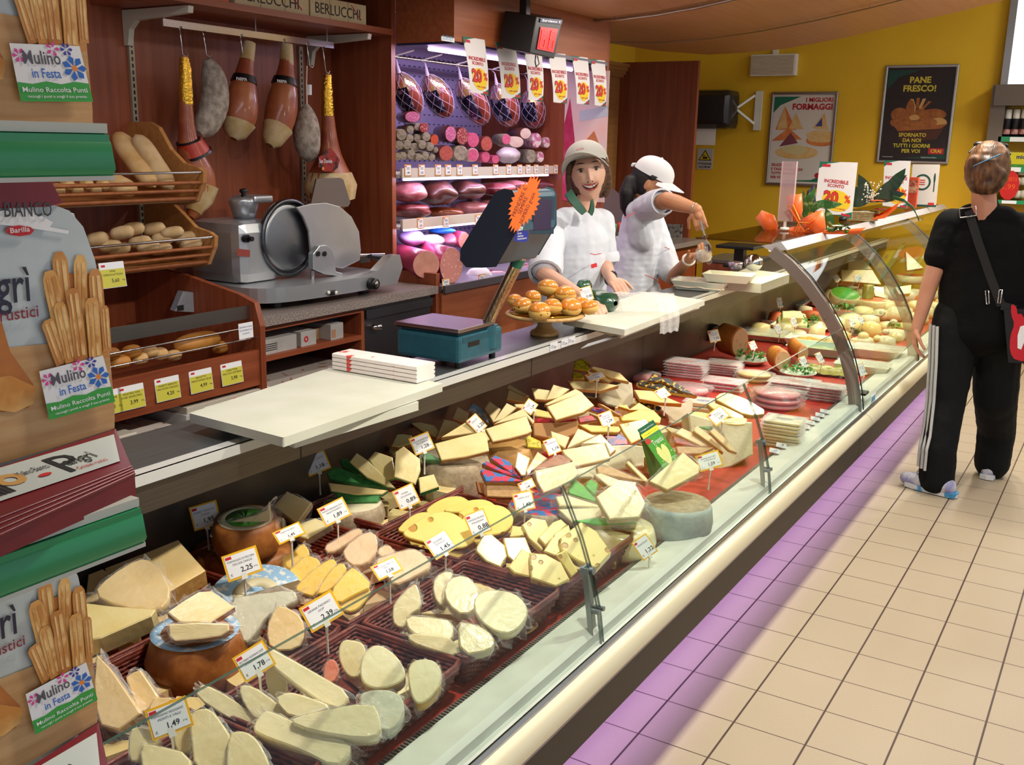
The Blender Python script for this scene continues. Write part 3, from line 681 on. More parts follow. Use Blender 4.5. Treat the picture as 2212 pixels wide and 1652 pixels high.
# swiss blocks
pieces('e', [([(1150,130),(1220,103),(1282,110),(1292,172),(1180,182)],.575,40,{}),([(1278,100),(1342,53),(1432,68),(1455,130),(1412,272),(1320,185)],.60,50,{}),
 ([(1383,182),(1480,82),(1532,62),(1572,100),(1500,165),(1432,235)],.605,46,{}),([(975,262),(1030,165),(1082,158),(1168,232),(1183,302),(1140,375),(1048,335)],.60,46,{}),
 ([(1158,182),(1300,178),(1342,282),(1232,342),(1188,302)],.595,46,{}),([(1418,272),(1490,152),(1582,98),(1602,170),(1552,252),(1500,302)],.605,46,{}),
 ([(1190,372),(1280,250),(1342,290),(1345,440),(1230,412)],.60,48,{}),([(1340,442),(1328,280),(1432,288),(1532,342),(1588,452),(1500,498)],.605,46,{}),
 ([(1500,292),(1562,262),(1642,402),(1600,442)],.60,60,{}),([(1518,192),(1662,78),(1762,140),(1858,277),(1762,382),(1640,330),(1540,262)],.63,42,{})],
 'small swiss cheese block with holes, {}', 'swiss blocks behind the glass bracket', th=.035, mt='swiss', rd=0, bev=.003)
# wrapped rounds
piece('e', [(975,590),(1010,545),(1080,525),(1180,530),(1260,565),(1310,640),(1300,700),(1240,770),(1170,795),(1070,760),(990,680)], .615, 32, .03, 'pale', rd=1, wrap=True, name='cheese_round', label='round pale cheese in shiny wrap nearest the basket corner')
pieces('e', [([(700,480),(755,410),(835,405),(815,470),(795,620),(730,605)],.59,44,{}),([(778,500),(850,428),(960,450),(1015,600),(905,685),(800,605)],.60,38,{}),
 ([(445,680),(458,600),(570,490),(600,498),(632,632),(545,682),(520,762),(460,745)],.59,46,{}),([(528,690),(700,700),(825,722),(832,852),(700,832),(558,792)],.605,38,{}),
 ([(548,805),(700,812),(832,835),(862,955),(700,905),(560,855)],.59,50,{}),([(868,730),(950,738),(1050,780),(1105,852),(1070,905),(890,935)],.60,38,{})],
 'pale half round cheese in crinkled wrap, {} of its basket', 'wrapped pale halves', th=.035, mt='ivory', rind='white', rd=1, wrap=2)

# lower layer of pieces in the baskets, half hidden by the ones on top
random.seed(11)
UNDER = [(BK[0],'ivory','ivory wedge'),(BK[1],'pecorino','white wedge'),(BK[2],'ivory','pale half'),(BK[3],'swiss','holed block'),(BK[4],'parm','golden wedge'),(BK[5],'parm','crumbly wedge'),
         (BK[6],'pink','pinkish wedge'),(BK[7],'maas','yellow slice'),(BK[8],'parm','golden block'),(BK[10],'cream','cream wedge')]
for (bx,by,bl),mt_,nm in UNDER:
    L = []
    for k in range(6):
        q = MB(); a = random.uniform(.5,.75); r = random.uniform(.085,.11); pl = [(0,0)]+[(r*math.cos(a*(j/5-.5)),r*math.sin(a*(j/5-.5))) for j in range(6)]
        q.prism(pl, 0, .034)
        x = bx-.06+.12*(k%2)+random.uniform(-.012,.012); y = by-.11+.11*(k//2)+random.uniform(-.015,.015)
        M = T(x,y,.497) @ RZ(random.uniform(0,360)) @ T(-.05,0,0)
        o = q.build('cheese_wedge', CH[mt_], None, M, bevel=.003); L.append(o)
    name_by_place(L, nm+' low in its basket, {}', group=nm+'s under the top layer of '+bl.split(' basket')[1].strip()[:40], cat='cheese')

random.seed(4)
for row,(y0,y1) in enumerate(((2.42,2.72),(2.74,3.04),(3.06,3.40),(3.42,3.72))):
    L = []
    for k in range(12):
        q = MB(); a = random.uniform(.5,.8); r = random.uniform(.10,.15); pl = [(0,0)]+[(r*math.cos(a*(j/5-.5)),r*math.sin(a*(j/5-.5))) for j in range(6)]; q.prism(pl, 0, .05, 0, 1)
        x = -.68+.15*(k%4)+random.uniform(-.02,.02); y = y0+(y1-y0)*(k//4)/2.6
        if row == 3 and x > -.35: continue
        L.append(q.build('cheese_wedge', [CH[['cream','ivory','parm','pale'][k%4]], RIND[['tan','white','paper'][k%3]]], None, T(x,y,.488+.03*(k%2)) @ RZ(random.uniform(0,360)) @ RX(random.uniform(-8,8)), bevel=.003))
    name_by_place(L, 'wedge under the fans, '+['nearest','second','third','farthest'][row]+' row, {}', group='wedges under the fans', cat='cheese')
# ================================================================ stacks on whole cheeses, middle of the long case
wheel('b', (600,850), .625, .112, .12, 'grey', 'grey', 'grey-brown embossed wheel under the 1,28 card slices')
pieces('b', [([(95,760),(140,665),(200,662),(262,675),(250,745),(150,770)],.66,40,{}),([(255,575),(330,568),(440,592),(485,642),(460,692),(350,645)],.665,46,{}),
 ([(458,702),(520,543),(600,560),(665,592),(560,662)],.67,50,dict(mt='ivory')),([(500,692),(690,572),(780,568),(865,622),(905,702),(870,722),(820,647)],.675,44,{}),
 ([(445,742),(640,690),(832,643),(872,702),(888,802),(700,850),(500,878)],.685,46,{})],
 'tan-rinded cheese slice, {} of the fan with the 1,28 card', 'fan with the 1,28 card', th=.022, mt='cream', rind='tan', rd=0)
pieces('b', [([(85,760),(120,765),(160,800),(110,830),(75,800)],.625,30,{}),([(340,840),(380,810),(500,870),(480,880),(350,875)],.65,40,dict(mt='green'))], 'small wrapped piece under the 1,28 slices, {}', 'small pieces under the 1,28 slices', th=.02, mt='cream', wrap=True)
wheel('b', (1045,755), .63, .082, .125, 'tan', 'tan', 'tan wheel under the fan right of the 1,28 card')
pieces('b', [([(590,540),(630,443),(722,490),(705,582)],.665,55,dict(rind='paper')),([(710,472),(757,413),(875,482),(885,580),(800,512)],.67,55,dict(mt='lblue',rind='paper')),([(848,462),(890,398),(982,462),(922,572),(882,502)],.68,55,{}),
 ([(918,572),(1030,413),(1112,452),(1005,545)],.69,55,{}),([(925,585),(1050,510),(1160,458),(1258,560),(1242,582),(1190,522)],.695,44,{}),
 ([(858,622),(1030,565),(1192,518),(1237,640),(1200,662),(1060,700),(918,728)],.705,46,{})],
 'pale cheese slice, {} of the fan behind the 1,28 slices', 'fan behind the 1,28 slices', th=.022, mt='ivory', rind='tan', rd=0)
piece('b', [(1240,575),(1430,572),(1608,558),(1602,660),(1500,705),(1380,705),(1250,680)], .64, 62, .10, 'carton', label='cut brown cheese with red band under the back fan', bev=.004)
pieces('b', [([(1028,382),(1045,303),(1222,382),(1185,412)],.675,48,{}),([(1028,292),(1050,263),(1212,352),(1182,372)],.69,50,{}),([(1230,288),(1382,310),(1352,392),(1262,382)],.695,50,{}),
 ([(1348,392),(1410,263),(1542,300),(1455,372)],.705,50,{}),([(1338,422),(1470,355),(1590,297),(1652,332),(1500,385),(1362,432)],.71,46,{}),
 ([(1090,420),(1200,418),(1205,470),(1105,445)],.675,34,{}),([(1240,450),(1400,490),(1425,540),(1240,512)],.675,34,dict(mt='gouda')),([(1238,530),(1400,538),(1602,540),(1450,575),(1250,562)],.668,30,dict(mt='red',rind='red')),
 ([(1358,442),(1500,385),(1640,328),(1742,432),(1650,490),(1540,520),(1430,552)],.72,46,{})],
 'yellow cheese slice, {} of the fan by the steel lip', 'fan by the steel lip', th=.022, mt='cream', rind='tan', rd=0)
wheel('b', (1640,945), .60, .10, .11, 'tan', 'white', 'tan wheel under the 1,19 card slices')
pieces('b', [([(1388,640),(1542,690),(1505,782),(1402,722)],.655,50,{}),([(1518,782),(1610,618),(1755,682),(1655,722)],.665,48,{}),([(1638,742),(1792,663),(1918,790),(1870,832),(1832,742)],.672,44,{}),
 ([(1480,792),(1640,765),(1822,733),(1872,862),(1720,900),(1570,932),(1560,882),(1500,832)],.685,44,{}),([(1185,700),(1215,680),(1305,722),(1315,782),(1200,772)],.65,50,dict(mt='yel'))],
 'pale smooth cheese slice, {} of the fan with the 1,19 card', 'fan with the 1,19 card', th=.022, mt='ivory', rind='white', rd=0)
pieces('b', [([(830,905),(868,880),(1000,950),(1162,1022),(1000,985)],.645,40,dict(mt='multi')),([(818,962),(842,945),(1000,990),(1180,1048),(1000,1052),(860,1050)],.64,40,dict(mt='multi')),([(898,862),(935,836),(1050,882),(1132,992),(1108,1012)],.655,44,dict(mt='multi')),
 ([(1098,932),(1118,808),(1222,860),(1185,1002),(1150,1002)],.66,55,{}),([(1188,962),(1282,808),(1362,862),(1250,962),(1200,1002)],.665,52,{}),
 ([(862,1062),(1000,1070),(1142,1092),(1132,1182),(1000,1180),(868,1172)],.60,55,dict(mt='paper')),([(780,1050),(850,1060),(855,1165),(800,1140)],.59,60,dict(mt='brown'))],
 'wedge of hard cheese with blue, red and tan label, {}', 'labelled hard cheese wedges', th=.025, mt='parm', rind='paper', rd=0)
wheel('b', (1330,1230), .585, .10, .09, 'grey', 'multi', 'low brown wheel behind the swiss cheese blocks')
pieces('b', [([(1228,962),(1340,890),(1455,828),(1565,882),(1500,912),(1300,952)],.68,42,dict(mt='brown',rind='brown')),([(1258,962),(1420,930),(1572,888),(1612,992),(1560,1042),(1440,1100),(1330,1145),(1275,1045)],.675,55,dict(mt='ivory'))],
 'big cut hard cheese piece shining under the lamp, {} half', 'shining hard cheese halves', th=.05, mt='ivory', rd=0, wrap=True)
# rear stacks
def body(c, pts, z, tilt, th, mt, label, rind=None, **k): return piece(c, pts, z, tilt, th, mt, rind=rind, bev=.005, label=label, **k)
body('c', [(395,392),(520,340),(655,290),(672,400),(660,500),(560,500),(450,470)], .60, 66, .10, 'white', 'tall pale waxed cheese under the yellow-labelled wedges', 'white', rd=1)
pieces('c', [([(222,140),(270,128),(345,200),(320,222),(208,202)],.70,50,dict(mt='yel')),([(165,292),(370,300),(562,330),(420,372),(210,352)],.665,34,{}),([(205,225),(270,235),(300,282),(205,280)],.685,50,dict(mt='yel')),
 ([(318,215),(420,250),(522,280),(480,302),(330,242)],.69,40,{}),([(368,182),(470,205),(572,232),(642,302),(500,272),(350,192)],.705,40,{}),([(255,128),(275,118),(335,150),(345,172)],.705,45,dict(mt='yel'))],
 'thin yellow-labelled wedge, {} of the farthest fan', 'farthest yellow-labelled fan', th=.02, mt='cream', rind='tan', rd=0)
body('c', [(750,440),(900,480),(1060,478),(1132,425),(1130,520),(1100,600),(960,640),(930,540)], .575, 64, .10, 'white', 'tall pale cheese with black band under the gold wedges', 'white', rd=1)
pieces('c', [([(780,302),(830,232),(900,268),(950,272),(1172,412),(1050,382),(900,302)],.665,42,dict(mt='blk')),([(700,312),(722,282),(960,330),(1162,412),(900,372),(722,332)],.65,38,dict(mt='blk',rind='yellow')),
 ([(680,362),(820,372),(1052,472),(882,462),(722,432)],.635,28,{}),([(690,430),(750,440),(900,500),(880,540),(740,500)],.60,50,dict(mt='blk'))],
 'gold and black labelled cheese wedge, {} of its fan', 'gold and black fan', th=.02, mt='cream', rind='yellow', rd=0)
pieces('c', [([(288,500),(330,488),(562,532),(602,562),(402,540)],.665,42,dict(mt='purple')),([(243,575),(350,560),(402,602),(262,622)],.655,46,dict(mt='red')),([(248,632),(400,640),(602,650),(560,692),(350,690)],.645,36,{}),
 ([(400,470),(442,478),(605,572),(562,562)],.675,44,dict(mt='paper')),([(558,492),(622,478),(655,522)],.66,44,dict(mt='maas')),([(638,522),(720,463),(822,522)],.67,46,dict(mt='maas')),
 ([(568,572),(720,518),(832,520),(892,582),(882,622),(700,602),(590,602)],.68,40,dict(mt='maas')),([(445,710),(560,700),(625,740),(640,790),(500,800)],.61,50,dict(mt='purple')),
 ([(568,632),(770,588),(812,642),(782,752),(722,752),(662,782),(600,692)],.69,48,dict(mt='maas'))],
 'cheese slice with purple and red packaging, {} of its fan', 'fan of holed and purple-labelled cheese', th=.018, mt='gouda', rind='yellow', rd=0)
body('c', [(380,800),(640,790),(760,800),(760,960),(560,990),(420,960)], .58, 60, .08, 'white', 'pale cheese base below the purple label')
body('c', [(1100,545),(1300,600),(1600,615),(1605,870),(1440,962),(1300,1000),(1180,1010),(1180,800),(1120,700)], .56, 66, .11, 'white', 'large square ivory cheese beside the second glass bracket', 'white')
pieces('c', [([(1310,432),(1370,383),(1470,405),(1562,440),(1722,542),(1552,562),(1400,482)],.66,36,{}),([(1248,482),(1290,458),(1402,502),(1562,582),(1422,582)],.645,36,dict(mt='gouda')),([(1110,530),(1240,540),(1420,590),(1400,630),(1180,600)],.635,34,{}),
 ([(1150,600),(1290,640),(1280,680),(1160,650)],.62,44,dict(mt='green')),([(1415,580),(1545,580),(1560,600),(1530,640),(1330,620)],.635,30,dict(mt='gouda'))],
 'thick yellow cheese wedge, {} of the pile with the 1,09 card', 'pile with the 1,09 card', th=.025, mt='gouda', rind='tan', rd=1)
pieces('c', [([(1000,702),(1052,658),(1332,802),(1200,802)],.62,44,{}),([(1140,682),(1170,643),(1302,742),(1375,852)],.63,48,{}),([(1268,692),(1302,663),(1400,750),(1482,852),(1420,832)],.635,50,{}),
 ([(980,722),(1000,782),(1202,812),(1182,802)],.61,40,dict(mt='red')),([(1008,802),(1302,812),(1200,862),(1022,862)],.60,44,dict(mt='paper'))],
 'thin orange-brown cheese wedge, {} behind the 1,59 card', 'thin wedges behind the 1,59 card', th=.02, mt='parm', rind='tan', rd=0, wrap=True)
wheel('c', (1020,1230), .585, .098, .10, 'blue', 'grey', 'grey-white mouldy wheel at the front rail', bulge=.004)
pieces('c', [([(372,1022),(420,1008),(560,1060),(700,1080),(690,1130),(480,1110)],.63,36,dict(mt='ivory')),([(390,950),(500,960),(700,1045),(780,1075),(640,1060),(400,1010)],.64,38,dict(mt='paper')),
 ([(800,1072),(930,960),(1062,848),(1190,955),(1185,1012),(1060,1080),(940,1142)],.665,44,dict(mt='cream',rind='tan')),([(620,930),(640,915),(790,1060),(770,1085)],.645,44,dict(mt='gouda'))],
 'cheese wedge around the standing green card, {}', 'wedges around the green card', th=.025, mt='cream', rind='tan', rd=0, wrap=True)
pieces('c', [([(168,1152),(212,1058),(300,1120),(412,1242),(182,1172)],.635,46,dict(mt='lime')),([(300,1112),(342,1058),(402,1092),(382,1192)],.645,50,dict(mt='lime')),([(72,1192),(160,1178),(442,1272),(402,1275),(102,1262)],.62,30,{}),
 ([(90,1290),(420,1278),(432,1352),(200,1392)],.60,44,{}),([(388,1192),(470,1130),(542,1078),(702,1108),(772,1242),(722,1352),(492,1368)],.66,36,{}),([(210,1380),(430,1355),(720,1352),(700,1400),(400,1415)],.59,30,dict(mt='lime'))],
 'pale greenish cheese piece with bright green label, {} of its pile', 'pile with bright green labels', th=.025, mt='pale', rind='white', rd=0, wrap=True)
wheel('c', (590,1420), .565, .088, .075, 'pale', 'pale', 'pale greenish round cheese in film between the two front stacks')
# ---- standing green card
def quadframe(c, q, z, tilt, az):
    cx = sum(p[0] for p in q)/4; cy = sum(p[1] for p in q)/4; M, p0, n = plane_frame(px(c,(cx,cy)), z, tilt, az)
    w4 = [onplane(*px(c,p), p0, n) for p in q]; u = ((w4[1]-w4[0])+(w4[2]-w4[3]))/2; v = ((w4[0]-w4[3])+(w4[1]-w4[2]))/2
    ctr = sum(w4, Vector())/4; F = Matrix.Identity(4); o = ctr-(u+v)/2; un = u.normalized(); vn = v-un*v.dot(un); vl = vn.length; vn.normalize(); nn = un.cross(vn)
    for i in range(3): F[i][0] = un[i]; F[i][1] = vn[i]; F[i][2] = nn[i]; F[i][3] = o[i]
    return F, u.length, vl
F, W_, H_ = quadframe('A', [(130,330),(440,150),(900,1160),(590,1385)], .70, 62, -50)
t = thing('folded_card', F, 'standing green advertising card with yellow heart splash', 'advertising card')
q = MB(); q.box((0,0,0),(W_,H_*.80,.002),0); q.box((0,H_*.80,0),(W_,H_*.89,.0025),1); q.box((0,H_*.89,0),(W_,H_,.003),2)
q.text('Trentù', .017, T(W_*.26,H_*.60,.0022), 3, wmax=W_*.62)
hp = [(math.sin(a)**3*.30+.5, (13*math.cos(a)-5*math.cos(2*a)-2*math.cos(3*a)-math.cos(4*a))/60+.36) for a in [2*math.pi*i/22 for i in range(22)]]
q.add([(x*W_,y*H_,.0024) for x,y in hp],[tuple(range(22))[::-1]],4)
for i in range(9): a = i*.7; q.add([(W_*(.5+.36*math.cos(a))+dx,H_*(.36+.24*math.sin(a))+dy,.0024) for dx,dy in ((0,0),(.004,0),(.003,.005))],[(0,1,2)],4)
q.text('Formaggio del Trentino', .004, T(W_*.1,H_*.925,.0032), 3, wmax=W_*.8); q.text('il formaggio da amare', .004, T(W_*.1,H_*.83,.0027), 2, wmax=W_*.8)
q.lathe([(0,.0024),(.009,.0024)],12,5,T(W_*.13,H_*.72,0))
q.build('front_panel', [plain('card_green','#3f9f3c',.4), plain('card_yellow','#e9e23a',.4), plain('card_dark_green','#125c3e',.4), PAPER, plain('card_cream','#e9eb9a',.4), RED], t)
q = MB(); q.add([(0,H_*.93,-.001),(W_,H_*.93,-.001),(W_*.55,.02,-.075),(-W_*.45,.02,-.075)],[(0,1,2,3),(3,2,1,0)]); q.build('back_panel', mat('card_back_green','#2c6a35',.5,col2='#4f7f36',scale=40), t)
# ---- price cards
LINES = ['FORMAGGIO','PECORINO','STAGIONATO','TOMA VALLE','PARMIGIANO','GRANA DOP','CACIOTTA','EMMENTAL','ASIAGO DOP','MONTASIO']
def card(c, q, z, price, lab, l1=None, l2=None, tilt=60, az=-52, stem=.07, up=False, border=True, grp=None, red=True):
    F, W_, H_ = quadframe(c, q, z, tilt, az)
    t = thing('price_card', F, lab, 'price card', grp)
    m = MB(); b = W_*.045
    if border: m.box((-b*.4,-b*.4,-.0012),(W_+b*.4,H_+b*.4,0),0)
    m.box((b,b,0),(W_-b,H_-b,.0008),1)
    if red: m.box((W_*.07,H_*.80,.0008),(W_*.25,H_*.91,.0011),2)
    rr = random.Random(price+lab); l1 = l1 or rr.choice(LINES)+' '+rr.choice(['DOLCE','FRESCO','DI MONTE','AL KG']); l2 = l2 if l2 is not None else rr.choice(['ITALIA','DI SARDEGNA','LATTE CRUDO','SCORZA NERA'])
    m.text(l1, H_*.085, T(W_*.5,H_*.66,.0012), 3, cx=True, wmax=W_*.8)
    if l2: m.text(l2, H_*.085, T(W_*.52,H_*.52,.0012), 3, cx=True, wmax=W_*.6)
    m.text(price, H_*.20, T(W_*.42,H_*.20,.0012), 4, bold=.012); m.text('al kg', H_*.06, T(W_*.80,H_*.24,.0012), 3); m.text('€', H_*.10, T(W_*.1,H_*.14,.0012), 3)
    m.build('card', [YELC, PAPER, RED, plain('grey_ink','#6a6a78',.6), INK], t)
    if stem:
        s_ = MB(); inv = F.inverted(); base = F @ Vector((W_*.45,0,-.002)); tip = base + Vector((-.006,.008,-stem))
        s_.tube([inv@base, inv@(base+(tip-base)*.5), inv@tip], [.0032,.002,.003], 6); s_.box((W_*.38,-.006,-.004),(W_*.55,.008,.001)); s_.build('clip_stem', WPLAS, t)
    return t
CARDS = [('a',[(965,180),(1140,120),(1200,245),(1040,325)],.665,'1,18','price card 1,18 standing alone before the steel lip','FONTAL DOLCE',''),
 ('a',[(118,560),(330,497),(350,680),(150,740)],.655,'1,95','price card 1,95 behind the dark wheel cheese','PECORINO TOSCANO DOP','ITALIA'),
 ('a',[(335,950),(590,868),(675,1040),(410,1140)],.655,'2,25','price card 2,25 for sheep cheese','FORMAGGIO DI PECORA','DELIZIE SARDE'),
 ('a',[(668,795),(860,710),(1010,755),(800,848)],.66,'1,45','price card 1,45 lying back below the dark wheel','CACIOTTA MISTA','',30),
 ('a',[(1050,597),(1240,503),(1362,612),(1165,708)],.665,'1,89','price card 1,89 on the basket rim','MONTE VERONESE DOP','MALGA STAGIONATO',48),
 ('a',[(1680,435),(1832,372),(1897,512),(1745,588)],.66,'0,89','price card 0,89 under the green-labelled fan','TOMA','DI LANGA'),
 ('a',[(1430,1055),(1600,985),(1765,1035),(1570,1130)],.65,'1,58','price card 1,58 lying back on the pinkish wedges','PECORINO PEPATO','FRESCO',30),
 ('a',[(945,1350),(1190,1210),(1300,1380),(1060,1530)],.665,'2,39','large price card 2,39 before the yellow slices','GRANA PADANO','DOP'),
 ('b',[(318,1560),(480,1470),(628,1575),(460,1690)],.64,'1,45','price card 1,45 at the corner of the large yellow slices','EDAMER','TEDESCO',45),
 ('b',[(245,705),(390,645),(450,775),(292,840)],.72,'1,28','price card 1,28 on the tan-rinded fan','MEZZO MONTASIO DOP','STAG. OLTRE 60 GG'),
 ('b',[(705,560),(780,495),(872,600),(800,665)],.70,'1,25','price card 1,25 tucked behind the slices','ASIAGO',''),
 ('b',[(1178,425),(1235,335),(1288,430),(1225,510)],.72,'1,34','price card 1,34 turned on its corner','FONTINA','DOP'),
 ('b',[(1315,725),(1420,690),(1475,800),(1375,845)],.70,'1,19','price card 1,19 at the pale smooth slices','TOMA PIEMONTE',''),
 ('c',[(358,575),(455,538),(542,620),(438,660)],.70,'1,29','price card 1,29 on the purple-labelled fan','EMMENTAL','FRANCESE'),
 ('c',[(270,262),(395,225),(465,270),(335,305)],.705,'0,98','price card 0,98 on the farthest fan','PROVOLONE','',35),
 ('c',[(805,395),(880,357),(970,405),(890,440)],.68,'1,16','price card 1,16 on the gold and black fan','GORGONZOLA','',35),
 ('c',[(1225,580),(1330,498),(1425,565),(1320,645)],.67,'1,09','price card 1,09 on the thick yellow pile','BRANZI','DI MONTE',45),
 ('c',[(1155,875),(1345,835),(1365,945),(1205,1005)],.64,'1,59','price card 1,59 facing the glass','BAGOSS DOP TIPO','OLTRE DOLCE'),
 ('c',[(650,1562),(765,1487),(860,1615),(760,1690)],.56,'1,22','price card 1,22 near the front rail','MONTASIO',''),
 ('b',[(705,1320),(860,1262),(912,1440),(755,1510)],.655,'0,88','price card 0,88 in front of the large yellow slices','FORMAGGIO BAVARESE','MAASDAM'),
 ('b',[(1115,1080),(1225,1018),(1268,1095),(1150,1135)],.66,'1,48','upper of two price cards 1,48 in front of the shining cheese','CASERA',''),
 ('b',[(1140,1140),(1297,1108),(1262,1265),(1112,1300)],.64,'1,48','lower of two price cards 1,48 in front of the shining cheese','CASERA DOP',''),
 ('d',[(975,430),(1215,290),(1310,450),(1125,578)],.645,'1,78','price card 1,78 between the brown wheel and the white wedges','PECORINO ROMANO DOP','LE MIGLIORI SPECIALITA'),
 ('d',[(395,795),(708,658),(715,900),(455,990)],.65,'1,49','price card 1,49 at the bottom edge behind glass','PARMIGIANO REGGIANO','MONTI E VALLI')]
for e_ in CARDS: card(e_[0], e_[1], e_[2], e_[3], e_[4], e_[5], e_[6], tilt=e_[7] if len(e_) > 7 else 60)
# ---- flat packs of sliced meat and cheese
def pack(M, w_, d_, h_, meat, lab, logo=None, round_=False, rim=True, grp=None, cat='meat pack', name='sliced_meat_pack'):
    t = thing(name, M, lab, cat, grp)
    m = MB()
    if round_:
        m.lathe([(0,.001),(w_*.36,.001),(w_*.44,h_*.5),(w_*.40,h_*.8),(0,h_*.9)],24,0,SCL(1,d_/w_,1))
    else: m.box((-w_*.42,-d_*.42,.001),(w_*.42,d_*.42,h_*.85),0,b=.004)
    if logo: m.lathe([(0,h_*.88),(w_*.2,h_*.88)],18,1,SCL(1,.6,1)); m.box((w_*.18,d_*.15,h_*.86),(w_*.38,d_*.34,h_*.89),2)
    m.build('slices', [meat, logo or RED, plain('blue_sticker','#8aa0c0',.5)], t)
    m = MB()
    if round_: m.lathe([(w_*.46,0),(w_*.5,h_*.6),(w_*.54,h_),(w_*.3,h_*1.05),(0,h_)],24,0,SCL(1,d_/w_,1))
    else:
        m.box((-w_*.45,-d_*.45,0),(w_*.45,d_*.45,h_*.9),0,b=.003)
        if rim: m.box((-w_*.5,-d_*.5,h_*.86),(w_*.5,d_*.5,h_*.92),0)
    m.build('clear_tray', CLEAR, t); return t
HAM = mat('sliced_ham','#d9848c',.35,col2='#e8a9a8',scale=25,bump=.3,bscale=60,coat=.6); HAMR = mat('sliced_salami_red','#b8283a',.35,col2='#d05560',scale=70,coat=.6)
BRES = mat('sliced_dark','#a03a44',.35,col2='#d58a88',scale=18,coat=.6); SLC = mat('sliced_cheese','#ecd998','.35' and .35,col2='#e3cc82',scale=20,coat=.6)
def stack(c, pt, z0, n, w_, d_, h_, yaw, meat, lab, grp, logo=None, jit=.004, **k):
    p = P(*px(c, pt), z=z0+n*h_); rr = random.Random(n+pt[0]); os_ = ords(n, 'bottom', 'topmost', 'bottom')
    a = None
    for i in range(n):
        M = T(p.x+rr.uniform(-jit,jit), p.y+rr.uniform(-jit,jit), z0+i*h_) @ RZ(yaw+rr.uniform(-3,3)); L_ = lab.format(os_[i]) if n > 1 else lab
        if a is None: a = pack(M, w_, d_, h_, meat, L_, logo, grp=grp, **k)
        else: dup(a, M, L_)
stack('B', (1180,600), .486, 6, .20, .15, .0125, 8, HAM, 'pack of pink ham with red logo, {} of the tall stack', 'tall stack of ham packs', RED)
stack('B', (1800,620), .486, 5, .17, .14, .011, 8, HAM, 'meat pack, {} of the stack behind the tall ham stack', 'meat packs behind the ham stack')
stack('B', (1800,920), .486, 3, .19, .14, .015, 8, HAMR, 'pack of red sliced meat, {} of the low stack', 'low stack of red meat packs', RED)
stack('B', (480,470), .486, 1, .17, .13, .012, 5, BRES, 'flat meat pack under the white spread tub, {}', 'packs by the steel lip')
stack('B', (380,800), .486, 1, .20, .16, .035, 5, HAM, 'oval clear tray of pink meat with tan price sticker, left of the ham stack', 'oval meat trays', round_=True, name='meat_tray')
stack('B', (1200,1010), .486, 1, .22, .17, .04, 5, HAM, 'oval clear tray of cured meat in front of the ham stack', 'oval meat trays', round_=True, name='meat_tray')
stack('D', (880,760), .486, 3, .23, .19, .024, 5, HAM, 'shiny oval ham tray, {} of three behind the second bracket', 'shiny oval ham trays', round_=True, name='meat_tray')
stack('D', (1150,600), .486, 5, .22, .16, .012, 5, BRES, 'shiny pack with green edge, {} of its stack', 'shiny packs with green print', RED)
stack('D', (500,470), .486, 2, .19, .15, .02, 5, SLC, 'clear scalloped tray, {} near the basil bowl', 'clear trays near the basil bowl', round_=True, name='food_tray')
stack('D', (1680,680), .486, 5, .16, .13, .013, 5, BRES, 'meat pack, {} of the stack by the curved glass foot', 'packs by the curved glass foot')
stack('D', (1000,1210), .486, 8, .155, .13, .0125, 6, SLC, 'sliced cheese pack, {} of the stack by the second bracket', 'sliced cheese packs', plain('navy_logo','#27415f',.4), name='sliced_cheese_pack', cat='cheese pack')
stack('B', (1450,1250), .486, 3, .15, .12, .02, 5, SLC, 'cheese pack with blue oval logo, {} behind the gold wedges', 'cheese packs with blue logo', plain('blue_logo','#1c3f8f',.4), name='sliced_cheese_pack', cat='cheese pack')
# white tub of spread
p = P(*px('B',(440,430)), z=.545); t = thing('spread_tub', T(p.x,p.y,.499), 'white tub of brown spread with a price slip on top', 'tub')
m = MB(); m.box((-.07,-.052,0),(.07,.052,.05),0,b=.012); m.build('tub', film('frosted_plastic','#eeeeee',.65,.25,.0), t)
m = MB(); m.box((-.06,-.043,.03),(.06,.043,.0515),0,b=.008); m.build('spread', mat('brown_spread','#9a5a38',.6,col2='#b77650',scale=60,bump=.6), t)
m = MB(); m.box((.0,-.03,.054),(.06,.02,.0555),0,M=RZ(20)); m.build('price_label', PAPER, t)
# ================================================================ on the worktop
def slab(pts, z, th, name, mt, label, cat, bev=.004, c='1', group=None):
    w4 = [P(*px(c,p), z=z) for p in pts]; ctr = sum(w4, Vector())/len(w4); ctr.z = z-th; q = MB()
    pl = [(p.x-ctr.x, p.y-ctr.y) for p in w4]
    a = sum(pl[i][0]*pl[(i+1)%len(pl)][1]-pl[(i+1)%len(pl)][0]*pl[i][1] for i in range(len(pl)))
    if a < 0: pl = pl[::-1]
    q.prism(pl, 0, th); return tag(q.build(name, mt, None, T(ctr), bevel=bev), label, cat, group)
slab([(636,948),(905,868),(735,800),(440,880)], .904, .022, 'cutting_board', PE, 'lower white cutting board under the long near one', 'cutting board')
slab([(408,892),(612,945),(957,828),(738,786)], .928, .022, 'cutting_board', PE, 'long white cutting board with folded bags on it', 'cutting board')
slab([(1240,690),(1342,718),(1512,655),(1440,632)], .904, .022, 'cutting_board', PE, 'lower white cutting board under the middle one', 'cutting board')
slab([(1215,688),(1350,712),(1523,648),(1390,630)], .928, .022, 'cutting_board', PE, 'white cutting board under the smiling woman hands', 'cutting board')
slab([(1548,605),(1645,613),(1706,592),(1610,580)], .928, .045, 'cutting_board', PE, 'thick white cutting board by the curved glass end', 'cutting board')
slab([(1255,752),(1420,700),(1440,690),(1270,742)], .886, .002, 'paper_sheet', mat('sheet_grey','#8f9498',.4), 'thin grey strip along the worktop edge', 'strip', bev=0)
